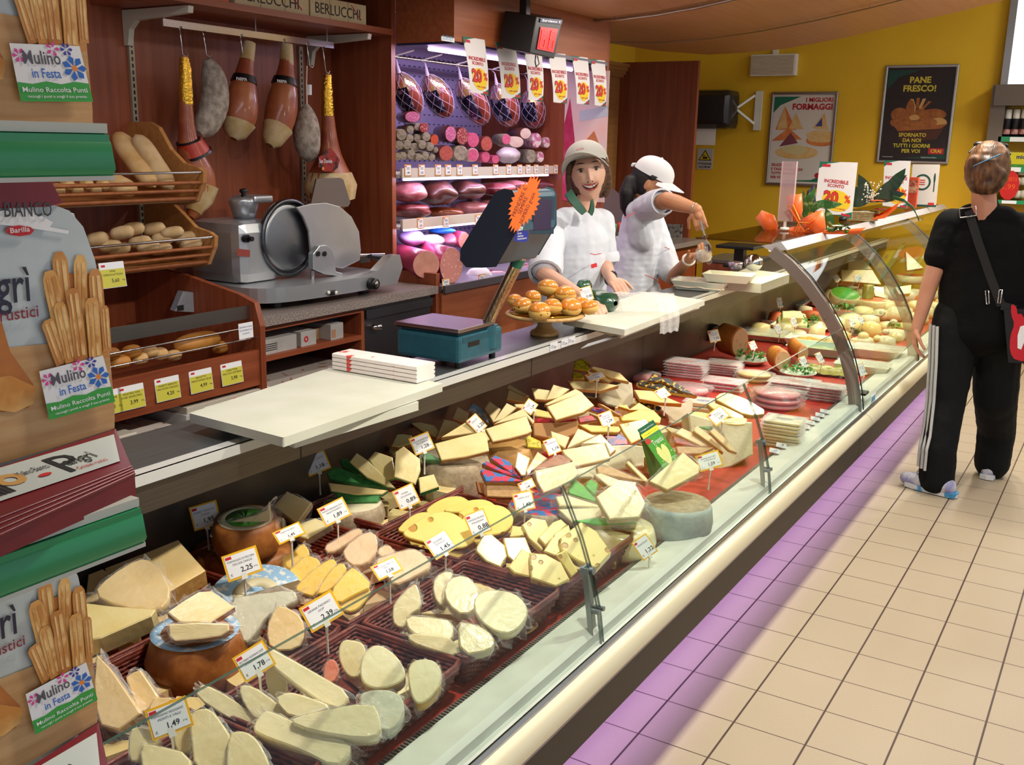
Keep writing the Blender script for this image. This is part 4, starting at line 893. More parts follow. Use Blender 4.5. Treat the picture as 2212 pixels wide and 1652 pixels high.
# folded paper bags with red print
PB = mat('bag_paper_print','#e9dfd8',.6,col2='#d8504a',scale=26,contrast=(.60,.64))
c4 = [P(u,v,z=.93) for u,v in ((718,797),(900,828),(915,800),(745,770))]
o_ = c4[0]; ux = (c4[1]-c4[0]); vy = (c4[3]-c4[0]); L = []; base = None
for k in range(4):
    q = MB(); W_, D_ = ux.length, .085
    F = frame(c4[0]+Vector((0,0,k*.0115)), ux, vy)
    pr = [(0,.001),(0,.010),(.006,.0115),(D_-.006,.0115),(D_,.009),(D_,.003),(D_-.006,0),(.006,0)]
    vs = [(0,y,z) for y,z in pr]+[(W_,y,z) for y,z in pr]; n = len(pr)
    q.add(vs, [(i,n+i,n+(i+1)%n,(i+1)%n) for i in range(n)]+[tuple(range(n)),tuple(range(n,2*n))[::-1]], 0, False)
    o = q.build('folded_bag', PB, None, F); o['label'] = 'folded white paper bag with red print, '+['bottom','second from the bottom','third from the bottom','topmost'][k]+' of the pile'; o['category'] = 'paper bag'; o['group'] = 'pile of folded bags'
# ---- scale
SB = mat('scale_teal','#1d5563',.4,col2='#1a4d5b',scale=30,bump=.1,bscale=300); SD = mat('scale_navy','#141f2e',.42,bump=.15,bscale=400); SG = mat('scale_bluegrey','#33505f',.4)
A_, F_, R_ = P(857,766,z=.90), P(991,787,z=.90), P(1116,764,z=.90)
ux = (F_-A_); vy = (R_-F_); Fm = frame(A_, ux, vy); W_, D_ = ux.length, (R_-F_).length
t = thing('counter_scale', T(A_.x,A_.y,.88), 'teal counter scale with steel platter and tall dark blue display head', 'scale'); inv = t.matrix_world.inverted()
q = MB(); q.M = inv @ Fm; q.box((0,0,0),(W_,D_,.085),0,b=.012); q.box((.01,.01,.083),(W_-.01,D_-.01,.092),0,b=.004)
q.box((W_-.0,D_*.2,.045),(W_+.001,D_*.45,.060),1); q.tube([(W_*.9,D_*.76,.02),(W_*.9,D_*.76,.095)],.032,16,0)
for k in range(4): q.box((W_-.001,.02,.062+k*.005),(W_+.0015,D_-.06,.064+k*.005),0)
q.build('base', [SB, BLACK], t)
q = MB(); q.M = inv @ Fm; q.box((-.006,-.006,.097),(W_+.004,D_*.80,.108),0,b=.003); q.box((.0,.0,.092),(W_-.004,D_*.78,.098),1); q.build('platter', [mat('platter_steel','#a9a4ad',.22,1), BLACK], t)
for (a,b) in ((.1,.12),(.9,.12),(.1,.9),(.9,.9)):
    q = MB(); q.M = inv @ Fm; q.tube([(W_*a,D_*b,-.02),(W_*a,D_*b,.002)],.011,10); q.build('foot', BLACK, t)
yh = F_.y+.03
c0 = Fm @ Vector((W_*.9,D_*.76,.09)); c1_ = P(1125,552,y=c0.y)
q = MB(); q.tube([inv@c0, inv@c1_], .021, 16, flat=.9); q.build('column', mat('column_steel_reflection','#c9bfa6',.18,1,col2='#7d7466',scale=5,stretch=(90,90,.5)), t)  # cream and grey streaks paint the reflections on the chrome
q = MB(); mid = c0+(c1_-c0)*.86; q.tube([inv@mid, inv@(c0+(c1_-c0)*.97)], .0216, 16, flat=.9); q.build('column_sticker', GREEN, t)
prof = [(1040,574),(1008,573),(997,560),(998,540),(1066,428),(1076,417),(1090,412),(1104,415),(1110,428),(1111,500),(1070,572)]
w_ = [P(u,v,y=yh) for u,v in prof]; xf = w_[8].x; y1 = P(1203,440,x=xf).y; dy = Vector((0,y1-yh,0))
q = MB(); n = len(w_); vs = [inv@p for p in w_]+[inv@(p+dy*.92) for p in w_]+[inv@((p-w_[8])*.93+w_[8]+dy+Vector((-.008,0,0))) for p in w_]
q.add(vs, [tuple(range(n))], 0); 
for i in range(n):
    j = (i+1)%n
    for l_ in (0,1): q.add([],[]); q.f.append([l_*n+i,l_*n+j,(l_+1)*n+j,(l_+1)*n+i]); q.m.append(1 if 4 <= i <= 9 else 0); q.sm.append(False)
q.f.append(list(range(2*n,3*n))[::-1]); q.m.append(1); q.sm.append(False)
hd = q.build('display_head', [SD, SG], t, bevel=.006)
def onface(u,v,dx=.001): p = P(u,v,x=xf+.002+dx); return p
q = MB(); s4 = [onface(*p) for p in ((1148,424),(1199,425),(1196,505),(1146,506))]; q.add([inv@p for p in s4],[(0,1,2,3)],0); s5 = [onface(*p,dx=.002) for p in ((1153,431),(1192,431),(1190,496),(1152,497))]; q.add([inv@p for p in s5],[(0,1,2,3)],1)
q.build('screen', [plain('screen_frame','#1b3444',.4), mat('screen_blue','#101a4c',.15,coat=1)], t)
q = MB(); s4 = [onface(*p,dx=.003) for p in ((1112,497),(1143,499),(1138,523),(1110,521))]; q.add([inv@p for p in s4],[(0,1,2,3)],0)
Ft = inv @ frame(onface(1113,498,dx=.004), (0,1,0), (0,0,1)); q.text('BIZZIV', .011, Ft@T(.0,-.001,0), 1, bold=.02); 
for k,s_ in enumerate(('SERVIZIO','ASSISTENZA','TECNICA BILANCE')): q.text(s_, .0045, Ft@T(.012,-.012-.008*k,.0005), 2)
q.build('maker_label', [plain('sticker_blue','#222f86',.4), PAPER, PAPER], t)
# orange starburst note on the scale head
ctr = onface(1133,440,dx=.035); n_ = 26; q = MB(); q.M = Matrix.Identity(4)
F = frame(ctr, (.30,.30,1), (-.7,-.7,0)); yv = []
for i in range(2*n_):
    a = math.pi*i/n_; r = 1.0 if i%2 else .80; k = 1.25 if abs(math.cos(a)) > .93 else 1
    yv.append((.072*r*k*math.cos(a), .043*r*math.sin(a)))
q.prism(yv, 0, .0008)
Ft = RZ(0)
for k,(s_,x0,y0) in enumerate((('PRENDERE IL',-.036,.009),('SEMPRE',-.026,-.002),('NUMERO grazie',-.044,-.014))): q.text(s_, .0115, T(x0*1.25,y0*1.25,.0011), 1, wmax=.095)
tag(q.build('starburst_note', [mat('fluo_orange','#ff6a1c',.6), INK], None, F), 'orange starburst paper note stuck on the scale head', 'note')
# ---- bun stand
WL = mat('light_wood','#c9a46a',.5,col2='#b98e52',scale=4,stretch=(3,20,3)); b_ = P(1176,722,z=.882); top = P(1190,692,z=.955)
bx, by = b_.x, b_.y
t = thing('cake_stand', T(bx,by,.88), 'wooden cake stand with gold foil carrying glazed buns', 'cake stand')
q = MB(); q.lathe([(0,0),(.052,0),(.054,.008),(.050,.016),(.034,.024),(.026,.038),(.026,.056),(.034,.066),(.03,.070),(0,.070)],32); q.build('pedestal', WL, t)
q = MB(); q.lathe([(0,.068),(.140,.070),(.148,.076),(.143,.082),(0,.082)],40); q.build('plate', WL, t)
q = MB(); q.lathe([(0,.0825),(.128,.083),(.132,.085),(0,.0845)],40); q.build('gold_foil', mat('gold_foil','#e0a93a',.15,1,bump=.3,bscale=80), t)
BUN = mat('glazed_bun','#d07a1e',.25,col2='#e2a243',scale=7,coat=.7,contrast=(.3,.75)); BUNS = mat('bun_side','#e3bb68',.5,col2='#d9ab54',scale=20,bump=.2); RAIS = mat('raisin','#20120c',.5)
L = []; hx = [(370,935,.034),(505,985,.034),(255,1008,.026),(172,1075,.032),(305,1115,.034),(405,1080,.029),(545,1085,.034),(628,1060,.030),(690,1085,.028),(118,1035,.026),(430,1010,.028)]
zz = [1.035,1.015,1.012,.990,.992,1.0,.992,.990,.986,.986,.998]
for i,(u,v,r) in enumerate(hx):
    r *= 1.22
    p = P(*px('h',(u,v)), z=zz[i]-.0)
    d = Vector((p.x-bx,p.y-by,0)); 
    t = thing('glazed_bun', T(p) @ RZ(i*37) @ RX((i%3-1)*12), 'bun', 'bun')
    q = MB(); q.ell((0,0,-.002),(r,r*.95,r*.72),1,nu=20,nv=12,fn=lambda d:1+.05*noise.noise(d*2+Vector((i,0,0)))); q.build('crumb', [BUN,BUNS], t)
    q = MB(); q.ell((0,0,.003),(r*.985,r*.94,r*.76),0,nu=20,nv=12,fn=lambda d:(1+.05*noise.noise(d*2+Vector((i,0,0)))) if d.z > -.05 else .8); q.build('glazed_top', [BUN], t)
    if i in (2,3,4,6,5):
        q = MB()
        for k in range(3): a = -1.2+k*.6+i; q.ell((r*.92*math.cos(a),r*.9*math.sin(a),-.006+.004*k),(.004,.004,.003),0,nu=8,nv=6)
        q.build('raisins', RAIS, t)
    L.append(t)
name_by_place(L, 'glazed bun on the wooden stand, {}', group='buns on the stand')
F,W_,H_ = quadframe('h', [(595,942),(690,918),(722,1018),(640,1042)], 1.02, 70, -50)
card('h', [(595,942),(690,918),(722,1018),(640,1042)], 1.03, '0,80', 'price card on a clip among the glazed buns', 'PANINI DOLCI', 'UVETTA', tilt=70, stem=.05)
# ================================================================ wall shelves behind: bread
ROD = mat('beech_rod','#9c5a2c',.45,col2='#8b4d24',scale=30)
def breadshelf(zb, y0, y1, label, xw=-2.3, xf=-1.9, tp_=.28):
    t = thing('bread_shelf', T(xw,y0,zb), label, 'bread shelf'); iv = T(-xw,-y0,-zb)
    q = MB(); q.M = iv; q.box((xw,y0,zb-.015),(xf-.06,y1,zb)); q.build('shelf_board', W_SHELF, t)
    for dz,xx,mt,r in ((.0,xf-.035,ROD,.009),(.03,xf-.015,ROD,.007),(.06,xf,ROD,.007)):
        q = MB(); q.M = iv; q.tube([(xx,y0,zb+dz),(xx,y1,zb+dz)], r, 8); q.build('wooden_rod', mt, t)
    q = MB(); q.M = iv; q.tube([(xf+.006,y0,zb+.098),(xf+.006,y1,zb+.098)], .0045, 8); q.build('steel_rod', CHROME, t)
    for yy in (y0,y1):
        q = MB(); q.M = iv
        out = [(xw,zb-.03),(xf-.10,zb-.03),(xf-.03,zb-.012),(xf+.012,zb+.06),(xf+.018,zb+.10),(xf-.01,zb+.115),(xf-.09,zb+.13),(xf-.16,zb+.18),(xf-.22,zb+tp_*.93),(xf-.27,zb+tp_),(xw,zb+tp_)]
        q.prism([(x,-z) for x,z in out], yy-.009, yy+.009, M=RX(-90) @ SCL(1,1,1)); 
        q.build('end_panel', W_SHELF, t, bevel=.002)
    return t
breadshelf(1.335, 1.25, 2.69, 'upper bread shelf of wooden rods with long loaves', xf=-1.9)
breadshelf(1.09, 1.25, 2.73, 'lower bread shelf of wooden rods with floury rolls', xf=-1.9, tp_=.235)
CRUST = mat('bread_crust','#c89a5b',.7,col2='#e0c08c',scale=9,bump=.3,bscale=50); FLOUR = mat('bread_floury','#cdb084',.85,col2='#b8945f',scale=16,bump=.3,bscale=60); GOLDC = mat('bread_golden','#b9792f',.5,col2='#cf9244',scale=12,bump=.2)
def loaf(p0, p1, r, mt, flat=.7, name='bread_loaf', label=None, group=None, n=14):
    p0 = Vector(p0); p1 = Vector(p1); q = MB(); M = along(p0, p1); L_ = (p1-p0).length; s_ = random.uniform(0,9)
    pr = []
    for i in range(n+1):
        u = i/n; pr.append((max(.0006, r*(1-(abs(2*u-1))**3.2)**.5*(1+.07*noise.noise(Vector((u*3+s_,0,0))))), u*L_))
    q.lathe(pr, 14); q.v = [Vector((v.x*(1+.05*noise.noise(v*25+Vector((s_,0,0)))), v.y*flat, v.z)) for v in q.v]
    return tag(q.build(name, mt, None, M), label, 'bread', group)
loaf(P(250,285,x=-2.2), P(335,405,x=-1.99), .048, CRUST, .75, label='long pale loaf leaning on the upper shelf, rear of two')
loaf(P(292,290,x=-2.12), P(372,412,x=-1.97), .045, FLOUR, .75, label='long floury loaf leaning on the upper shelf, front of two')
L = []
for k,(u,v) in enumerate(((125,408),(145,396),(165,408),(187,396),(205,408),(222,398))): L.append(loaf(P(u-12,v,x=-2.0), P(u+12,v+4,x=-1.96), .024, CRUST, .9, 'bread_roll'))
name_by_place(L, 'small roll behind the upper shelf rods, {}', group='rolls on the upper bread shelf', cat='bread')
loaf(P(225,385,x=-2.1), P(290,415,x=-1.98), .05, CRUST, .7, label='wide loaf behind the upper shelf rods beside the small rolls')
L = []
for k,(u,v,r) in enumerate(((208,515,.05),(235,528,.04),(262,500,.045),(285,492,.045),(300,520,.04),(318,530,.04),(330,492,.045),(350,512,.045),(370,500,.042),(398,512,.048),(345,535,.04),(410,525,.045),(255,535,.04))):
    L.append(loaf(P(u-24,v+7,x=-2.06+.03*(k%3)), P(u+28,v-2,x=-2.0+.03*(k%3)), r*.68, FLOUR, .8, 'floury_roll'))
name_by_place(L, 'floury roll on the lower bread shelf, {}', group='floury rolls on the lower shelf', cat='bread')
# price cards yellow
YG = plain('yellow_green_card','#cfc94a',.45)
def ycard(x, y, z, price, l1, l2, label, yaw=-90, tilt=8, w_=.105, h_=.078):
    F = T(x,y,z) @ RZ(90) @ RX(90-tilt); q = MB(); q.box((-.002,-.002,-.001),(w_+.002,h_+.002,0),1); q.box((0,0,0),(w_,h_*.74,.001),0); q.box((0,h_*.74,0),(w_,h_,.001),1); q.box((.006,h_*.84,.001),(.022,h_*.93,.0014),3)
    q.text(l1, .0068, T(w_*.5,h_*.62,.0014), 2, cx=True, wmax=w_*.8); q.text(l2, .0068, T(w_*.5,h_*.48,.0014), 2, cx=True, wmax=w_*.9); q.text(price, .013, T(w_*.42,h_*.2,.0014), 2, bold=.012); q.text('€/kg', .005, T(w_*.85,h_*.24,.0014), 2)
    return tag(q.build('bread_price_card', [YG, PAPER, INK, RED], None, F), label, 'price card')
p = P(230,598,x=-1.86); ycard(-1.885, p.y, 1.045, '5,60', 'PANE', 'CEREALI/LATTE/ASS', 'yellow price card 5,60 hanging under the lower bread shelf', w_=.098, h_=.085)
# low bread bin
t = thing('bread_bin', T(-1.6,.9,.0), 'low wooden bread bin with steel bands and a row of yellow price cards', 'bread bin'); iv = T(1.6,-.9,0)
def bb3(nm, mt, fn, **k): q = MB(); q.M = iv; fn(q); return q.build(nm, mt, t, **k)
bb3('floor_board', W_REDY, lambda q: q.box((-2.3,.9,.66),(-1.615,2.66,.68)))
bb3('front_board', W_REDY, lambda q: q.box((-1.63,.9,.655),(-1.605,2.66,.79)))
bb3('lower_shelf', W_REDY, lambda q: q.box((-2.3,.9,.50),(-1.55,2.68,.52)))
bb3('base_panel', W_REDY, lambda q: q.box((-2.3,.9,0),(-1.72,2.68,.50)))
bb3('steel_band', STEEL, lambda q: q.box((-1.652,.9,.905),(-1.645,2.66,.955)))
for z,x in ((.875,-1.63),(.835,-1.62)): bb3('steel_rod', CHROME, lambda q: q.tube([(x,.9,z),(x,2.66,z)],.0035,6))
def sp(q): 
    out = [(-2.3,0),(-1.60,0),(-1.595,.88),(-1.62,.965),(-1.70,.99),(-2.0,1.04),(-2.15,1.05),(-2.3,1.05)]
    q.prism([(x,-z) for x,z in out], 2.66, 2.685, M=RX(-90))
bb3('end_panel', W_RED, sp)
CC = [('3,99','SFILATINO PAN','DORE GR200(100X)','long roll'),('4,20','PANETTI BIANCHI','PAN DOMO GRAS(X)2','white roll'),('4,99','BAULETTO','MANTOVANO GR.50','bauletto'),('3,98','CIABATTINA','SPACCATA LANTERNA','ciabattina')]
for (pr,l1,l2,kd),(u,v) in zip(CC,((258,853),(338,832),(412,812),(480,795))):
    p = P(u,v,x=-1.597); ycard(-1.597, p.y, .688, pr, l1, l2, f'yellow {kd} price card {pr} on the low bread bin', tilt=6, w_=.098, h_=.078)
p = P(225,865,x=-1.597); ycard(-1.597, p.y-.03, .688, '3,20', 'PANE COMUNE', '', 'yellow price card partly hidden behind the breadstick bag', tilt=6, w_=.098, h_=.078)
p = P(516,738,x=-1.60); q = MB(); q.box((0,0,0),(.07,.058,.001),0)
for k,s_ in enumerate(('SERVIRSI DI PANE','ESCLUSIVAMENTE CON','GUANTO')): q.text(s_, .006, T(.035,.04-.012*k,.0014), 1, cx=True, wmax=.062)
tag(q.build('notice_slip', [PAPER, plain('blue_ink','#5a5ea8',.6)], None, T(-1.598,p.y,.845) @ RZ(90) @ RX(88)), 'small white notice with blue writing at the end of the bread bin', 'notice')
L = []
for k,(u,v,r,mt,w__) in enumerate(((258,782,.032,GOLDC,20),(240,765,.028,GOLDC,16),(300,775,.028,CRUST,16),(285,760,.03,GOLDC,18),(345,765,.03,CRUST,14),(375,768,.026,CRUST,14),(425,740,.045,GOLDC,48),(480,750,.03,GOLDC,22),(325,760,.026,CRUST,14),(530,775,.032,GOLDC,18))):
    L.append(loaf(P(u-w__,v+w__*.2,x=-1.80), P(u+w__,v-w__*.25,x=-1.80), r, mt, .8, 'bread_roll'))
name_by_place(L, 'golden bread in the low bin, {}', group='breads in the low bin', cat='bread')
L = []
for k,(pts) in enumerate((((378,672),(395,630),(425,632),(435,675)),((437,672),(440,640),(478,640),(482,665)),((487,660),(488,645),(540,648),(543,662)))):
    q = MB(); w4 = [P(u,v,x=-1.95) for u,v in pts]; o0 = w4[0].copy(); q.add([p-o0 for p in w4]+[p-o0+Vector((-.04,.01,.0)) for p in w4],[(0,1,2,3),(7,6,5,4),(0,4,5,1),(1,5,6,2),(2,6,7,3),(3,7,4,0)]); q.box((.002,.01,.0),(.003,.04,.02),1)
    L.append(tag(q.build('paper_packet', [mat('grey_packet','#8b8d93',.35,bump=.6,bscale=40),INK], None, T(o0)), None, 'packet'))
name_by_place(L, 'grey paper packet at the back of the bread bin, {}', group='packets in the bread bin', cat='packet')
# boxes under the bread bin
def cbox(p, s, yaw, mts, name, label, cat='box', deco=None, group=None):
    q = MB(); q.box((-s[0],0,0),(0,s[1],s[2]),0,b=.002)
    if deco: deco(q)
    return tag(q.build(name, mts, None, T(p) @ RZ(yaw)), label, cat, group)
CART = mat('white_carton','#b9b7b5',.6,col2='#a9a6a4',scale=8)
def redflame(q): 
    for k in range(3): q.lathe([(.022+.018*k,0),(.028+.018*k,0)],16,1 if k != 1 else 0,T(.001,.22,.05) @ RY(90),arc=math.pi)
    q.box((0,.13,.02),(.001,.30,.075),1); q.lathe([(.012,0),(.018,0)],16,0,T(.002,.21,.045) @ RY(90)); q.lathe([(.026,0),(.031,0)],16,0,T(.002,.21,.045) @ RY(90))
    for k in range(6): q.box((0,.035,.03+k*.008),(.001,.07,.033+k*.008),2)
pb = P(402,900,x=-1.60); cbox((-1.60,pb.y,.52), (.28,.42,.095), 0, [CART, RED, INK], 'glove_carton', 'white carton with red ring logo below the price cards', deco=redflame)
q = MB(); 
for k in range(5): q.box((-.26,.01,.096+k*.005),(-.005,.41,.099+k*.005),0)
tag(q.build('paper_sheets', mat('cream_paper','#d8d0c0',.6), None, T(-1.60,pb.y,.52)), 'loose stack of cream paper sheets on the white carton', 'paper')
pb = P(282,930,x=-1.60); cbox((-1.60,pb.y,.52), (.28,.24,.045), 0, [CART, RED, INK], 'bag_carton', 'low open carton of printed bags', deco=lambda q: None)
q = MB(); q.box((-.22,.02,.05),(-.03,.21,.062),0,b=.005); tag(q.build('printed_bags', PB, None, T(-1.60,pb.y,.52) @ RZ(3)), 'red and white printed bags in the low carton', 'bags')
q = MB()
for k in range(7): q.box((-.15,-.04+k*.004,.002+k*.011),(0,.055+k*.003,.012+k*.011),0,b=.004)
pb = P(240,925,x=-1.60); tag(q.build('paper_bags', mat('bag_stack_white','#d5cfc2',.7), None, T(-1.62,pb.y+.04,.52)), 'crumpled pile of white paper bags next to the breadstick bag', 'bags')
# ================================================================ granite counter with slicer
t = thing('back_counter', T(-1.65,2.7,0), 'back counter with speckled top, open shelves and a steel door', 'counter'); iv = T(1.65,-2.7,0)
def bb4(nm, mt, fn, **k): q = MB(); q.M = iv; fn(q); return q.build(nm, mt, t, **k)
bb4('top', GRAN, lambda q: q.box((-2.295,2.695,.86),(-1.65,3.87,.895)))
bb4('side_panel', W_RED, lambda q: q.box((-2.29,2.70,0),(-1.67,2.72,.86)))
bb4('divider', W_RED, lambda q: q.box((-2.29,3.34,0),(-1.68,3.36,.86)))
bb4('shelf', W_REDY, lambda q: q.box((-2.29,2.72,.715),(-1.68,3.34,.735)))
bb4('shelf', W_REDY, lambda q: q.box((-2.29,2.72,.50),(-1.68,3.34,.52)))
bb4('under_rail', W_REDY, lambda q: q.box((-2.29,2.72,.835),(-1.68,3.34,.86)))
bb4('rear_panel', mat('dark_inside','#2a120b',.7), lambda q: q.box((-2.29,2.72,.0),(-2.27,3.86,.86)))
bb4('steel_door', mat('dark_steel_door','#67696b',.3,.9), lambda q: (q.box((-1.72,3.37,.10),(-1.69,3.86,.855)), q.box((-1.70,3.37,.80),(-1.675,3.86,.84))))
bb4('door_handle', CHROME, lambda q: q.tube([(-1.69,3.42,.76),(-1.66,3.42,.76),(-1.655,3.44,.76)],.012,10))
cbox((-1.70,2.76,.735), (.2,.20,.06), 0, [CART,INK], 'small_carton', 'small white carton at the left of the open shelf', deco=lambda q: [q.box((0,.02,.015+k*.008),(.001,.09,.018+k*.008),1) for k in range(4)])
cbox((-1.70,2.985,.735), (.2,.09,.062), 0, [CART, RED], 'small_carton', 'small white carton with pink round logo in the open shelf', deco=lambda q: q.lathe([(.006,0),(.013,0)],16,1,T(.001,.03,.03) @ RY(90)))
cbox((-1.76,3.07,.735), (.15,.09,.05), 0, [mat('tan_box','#a37d55',.6)], 'small_carton', 'tan carton between the two white ones')
cbox((-1.70,3.165,.735), (.2,.08,.068), 0, [CART, plain('skin_print','#b98a6c',.6)], 'small_carton', 'small white carton with a hand picture', deco=lambda q: q.box((0,.005,.01),(.001,.03,.045),1))
cbox((-1.80,3.25,.735), (.15,.08,.09), 0, [mat('blue_box','#1c4a66',.5)], 'small_carton', 'blue container in the open shelf')
cbox((-1.72,2.78,.52), (.4,.5,.10), 0, [mat('pizza_box','#a9a09a',.6,col2='#8f5a50',scale=20,contrast=(.6,.65))], 'flat_cartons', 'flat printed cartons lying on the lower shelf')
# slicer
SL = mat('slicer_alu','#b4b9bd',.28,.7,col2='#c4c8cb',scale=3); SLD = mat('slicer_dark','#5b5e61',.3,1)
sx, sy = -1.98, 2.82
t = thing('meat_slicer', T(-1.95,3.15,.895), 'large aluminium meat slicer with round blade guard and black knob', 'meat slicer'); iv = T(1.95,-3.15,-.895)
def bb5(nm, mt, fn, **k): q = MB(); q.M = iv; fn(q); return q.build(nm, mt, t, **k)
def sp2(q):
    pts = chaikin([(-2.24,2.86),(-1.86,2.80),(-1.74,2.86),(-1.70,3.05),(-1.69,3.45),(-1.74,3.60),(-2.0,3.62),(-2.25,3.55)],2)
    q.prism(pts, .925, .985)
bb5('base', SL, sp2, bevel=.008)
bb5('control_arm', SL, lambda q: q.prism([(3.30,-.93),(3.62,-.93),(3.66,-1.00),(3.64,-1.06),(3.58,-1.06),(3.48,-1.0),(3.30,-.985)], -1.745, -1.70, M=Matrix(((0,0,1,0),(1,0,0,0),(0,-1,0,0),(0,0,0,1)))), bevel=.004)
for (xx,yy) in ((-2.15,2.95),(-1.80,2.95),(-2.15,3.5),(-1.80,3.5)): bb5('foot', BLACK, lambda q: q.tube([(xx,yy,.896),(xx,yy,.926)],.025,12))
bb5('motor_housing', SL, lambda q: q.box((-2.20,2.86,.98),(-1.90,3.10,1.235),b=.045))
bb5('black_button', BLACK, lambda q: (q.tube([(-1.905,2.895,1.17),(-1.885,2.895,1.17)],.016,12), q.tube([(-1.885,2.90,1.17),(-1.865,2.90,1.17)],.010,12)))
bb5('sharpener', SL, lambda q: (q.lathe([(0,0),(.045,0),(.052,.03),(.065,.07),(.062,.085),(0,.09)],24,0,T(-2.04,3.03,1.235)), q.box((-2.10,3.02,1.30),(-1.97,3.13,1.33),b=.01)))
bb5('sharpener_knob', BLACK, lambda q: q.lathe([(0,0),(.012,0),(.01,.012),(.018,.02),(.016,.03),(0,.034)],16,0,T(-2.04,3.03,1.325)))
bM = Matrix(((0,0,1,-1.90),(1,0,0,3.14),(0,1,0,1.155),(0,0,0,1)))
bb5('blade', mat('blade_steel','#8f9396',.34,1), lambda q: q.lathe([(0,-.012),(.13,-.008),(.148,-.002),(.148,.002),(.125,.006),(.0,.010)],48,0,bM))
bb5('blade_ring', SLD, lambda q: q.lathe([(.150,-.02),(.162,-.012),(.164,.01),(.150,.014),(.146,-.005),(.150,-.02)],48,0,bM))
def guard(q):
    # flat sheet on the slicing side with rounded top, bent at the middle
    w_ = [P(u,v,x=-1.86) for u,v in ((672,545),(668,500),(655,468),(640,448),(672,440),(705,438),(735,446),(760,468),(776,500),(780,540),(778,562),(740,580),(700,572))]
    n = len(w_); q.add([p for p in w_]+[p+Vector((-.012,0,0)) for p in w_], [tuple(range(n))[::-1], tuple(range(n,2*n))]+[(i,(i+1)%n,n+(i+1)%n,n+i) for i in range(n)])
bb5('blade_guard_plate', SL, guard, bevel=.003)
def ug(q):
    w_ = [P(u,v,x=-1.97) for u,v in ((672,440),(684,386),(735,384),(742,388),(757,438),(752,446),(700,450))]; n = len(w_)
    q.add([p for p in w_]+[p+Vector((-.008,0,0)) for p in w_], [tuple(range(n))[::-1], tuple(range(n,2*n))]+[(i,(i+1)%n,n+(i+1)%n,n+i) for i in range(n)])
bb5('rear_plate', mat('plate_grey','#8a8482',.35,.9), ug)
def brk(q):
    w_ = [P(u,v,x=-1.80) for u,v in ((677,582),(677,548),(690,531),(706,529),(718,538),(724,555),(726,586),(740,590),(740,598),(700,592))]; n = len(w_)
    q.add([p for p in w_]+[p+Vector((-.03,0,0)) for p in w_], [tuple(range(n))[::-1], tuple(range(n,2*n))]+[(i,(i+1)%n,n+(i+1)%n,n+i) for i in range(n)])
bb5('meat_table_bracket', SL, brk, bevel=.003)
for (u,v) in ((686,548),(700,548)): bb5('bolt', BLACK, lambda q: q.tube([P(u,v,x=-1.80), P(u,v,x=-1.80)+Vector((.006,0,0))],.011,12))
for (u,v) in ((675,585),(737,600)): bb5('slide_pin', CHROME, lambda q: q.tube([P(u,v,x=-1.81), P(u,v+18,x=-1.81)],.008,8))
bb5('push_handle', BLACK, lambda q: q.tube([P(800,553,x=-1.86),P(815,556,x=-1.86),P(852,556,x=-1.86)],[.010,.017,.012],10))
bb5('handle_rod', CHROME, lambda q: (q.tube([P(775,551,x=-1.87),P(830,549,x=-1.87)],.006,8), q.box(P(776,568,x=-1.88),P(800,550,x=-1.87))))
kp = P(805,612,x=-1.69)
bb5('thickness_knob', BLACK, lambda q: q.lathe([(0,0),(.026,0),(.026,.03),(.022,.036),(0,.036)],24,0,T(kp.x-.005,kp.y-.01,kp.z) @ RY(90) ))
bb5('knob_cap', CHROME, lambda q: q.lathe([(0,.036),(.013,.036),(.012,.039),(0,.039)],20,0,T(kp.x-.005,kp.y-.01,kp.z) @ RY(90)))
bb5('switch_plate', BLACK, lambda q: q.ell(P(718,632,x=-1.695),(.004,.03,.012)))
for u in (710,726): bb5('switch_button', WPLAS, lambda q: q.ell(P(u,632,x=-1.69),(.006,.008,.008)))
for (u0,v0,u1,v1) in ((588,533,610,578),(512,537,540,555)): 
    bb5('red_sticker', plain('sticker_red','#8f3a30',.5), lambda q: q.add([P(u0,v0,x=-1.897),P(u1,v0+3,x=-1.897),P(u1,v1,x=-1.897),P(u0,v1-3,x=-1.897)],[(0,1,2,3)]))
# ---- shelf above the hams with rail, hooks
t = thing('high_shelf', T(-2.3,2.5,2.03), 'high wooden shelf over the hams with white brackets and a steel rail', 'shelf'); iv = T(2.3,-2.5,-2.03)
def bb6(nm, mt, fn, **k): q = MB(); q.M = iv; fn(q); return q.build(nm, mt, t, **k)
bb6('board', W_REDY, lambda q: q.box((-2.3,2.55,2.035),(-1.90,3.86,2.06)))
for y in (2.70,3.72):
    def bk(q): 
        out = [(-2.298,1.90),(-2.275,1.90),(-2.262,1.96),(-2.225,1.99),(-1.93,2.005),(-1.925,2.03),(-2.298,2.03)]
        q.prism([(x,-z) for x,z in out], y-.012, y+.012, M=RX(-90))
    bb6('bracket', mat('bracket_white','#c9c6b4',.4), bk, bevel=.002)
for y in (2.715,3.66):
    bb6('slotted_track', mat('track_cream','#a9a088',.4,.3), lambda q: (q.box((-2.3,y-.012,.95),(-2.288,y+.012,1.98))))
    bb6('track_slots', BLACK, lambda q: [q.box((-2.2885,y-.004,.97+k*.025),(-2.2875,y+.004,.985+k*.025)) for k in range(40)])
bb6('hanging_rail', CHROME, lambda q: q.box((-2.115,2.72,1.968),(-2.105,3.68,1.995)))
for y in (2.73,3.2,3.64): bb6('rail_rod', CHROME, lambda q: q.tube([(-2.11,y,1.99),(-2.11,y,2.035)],.004,6))
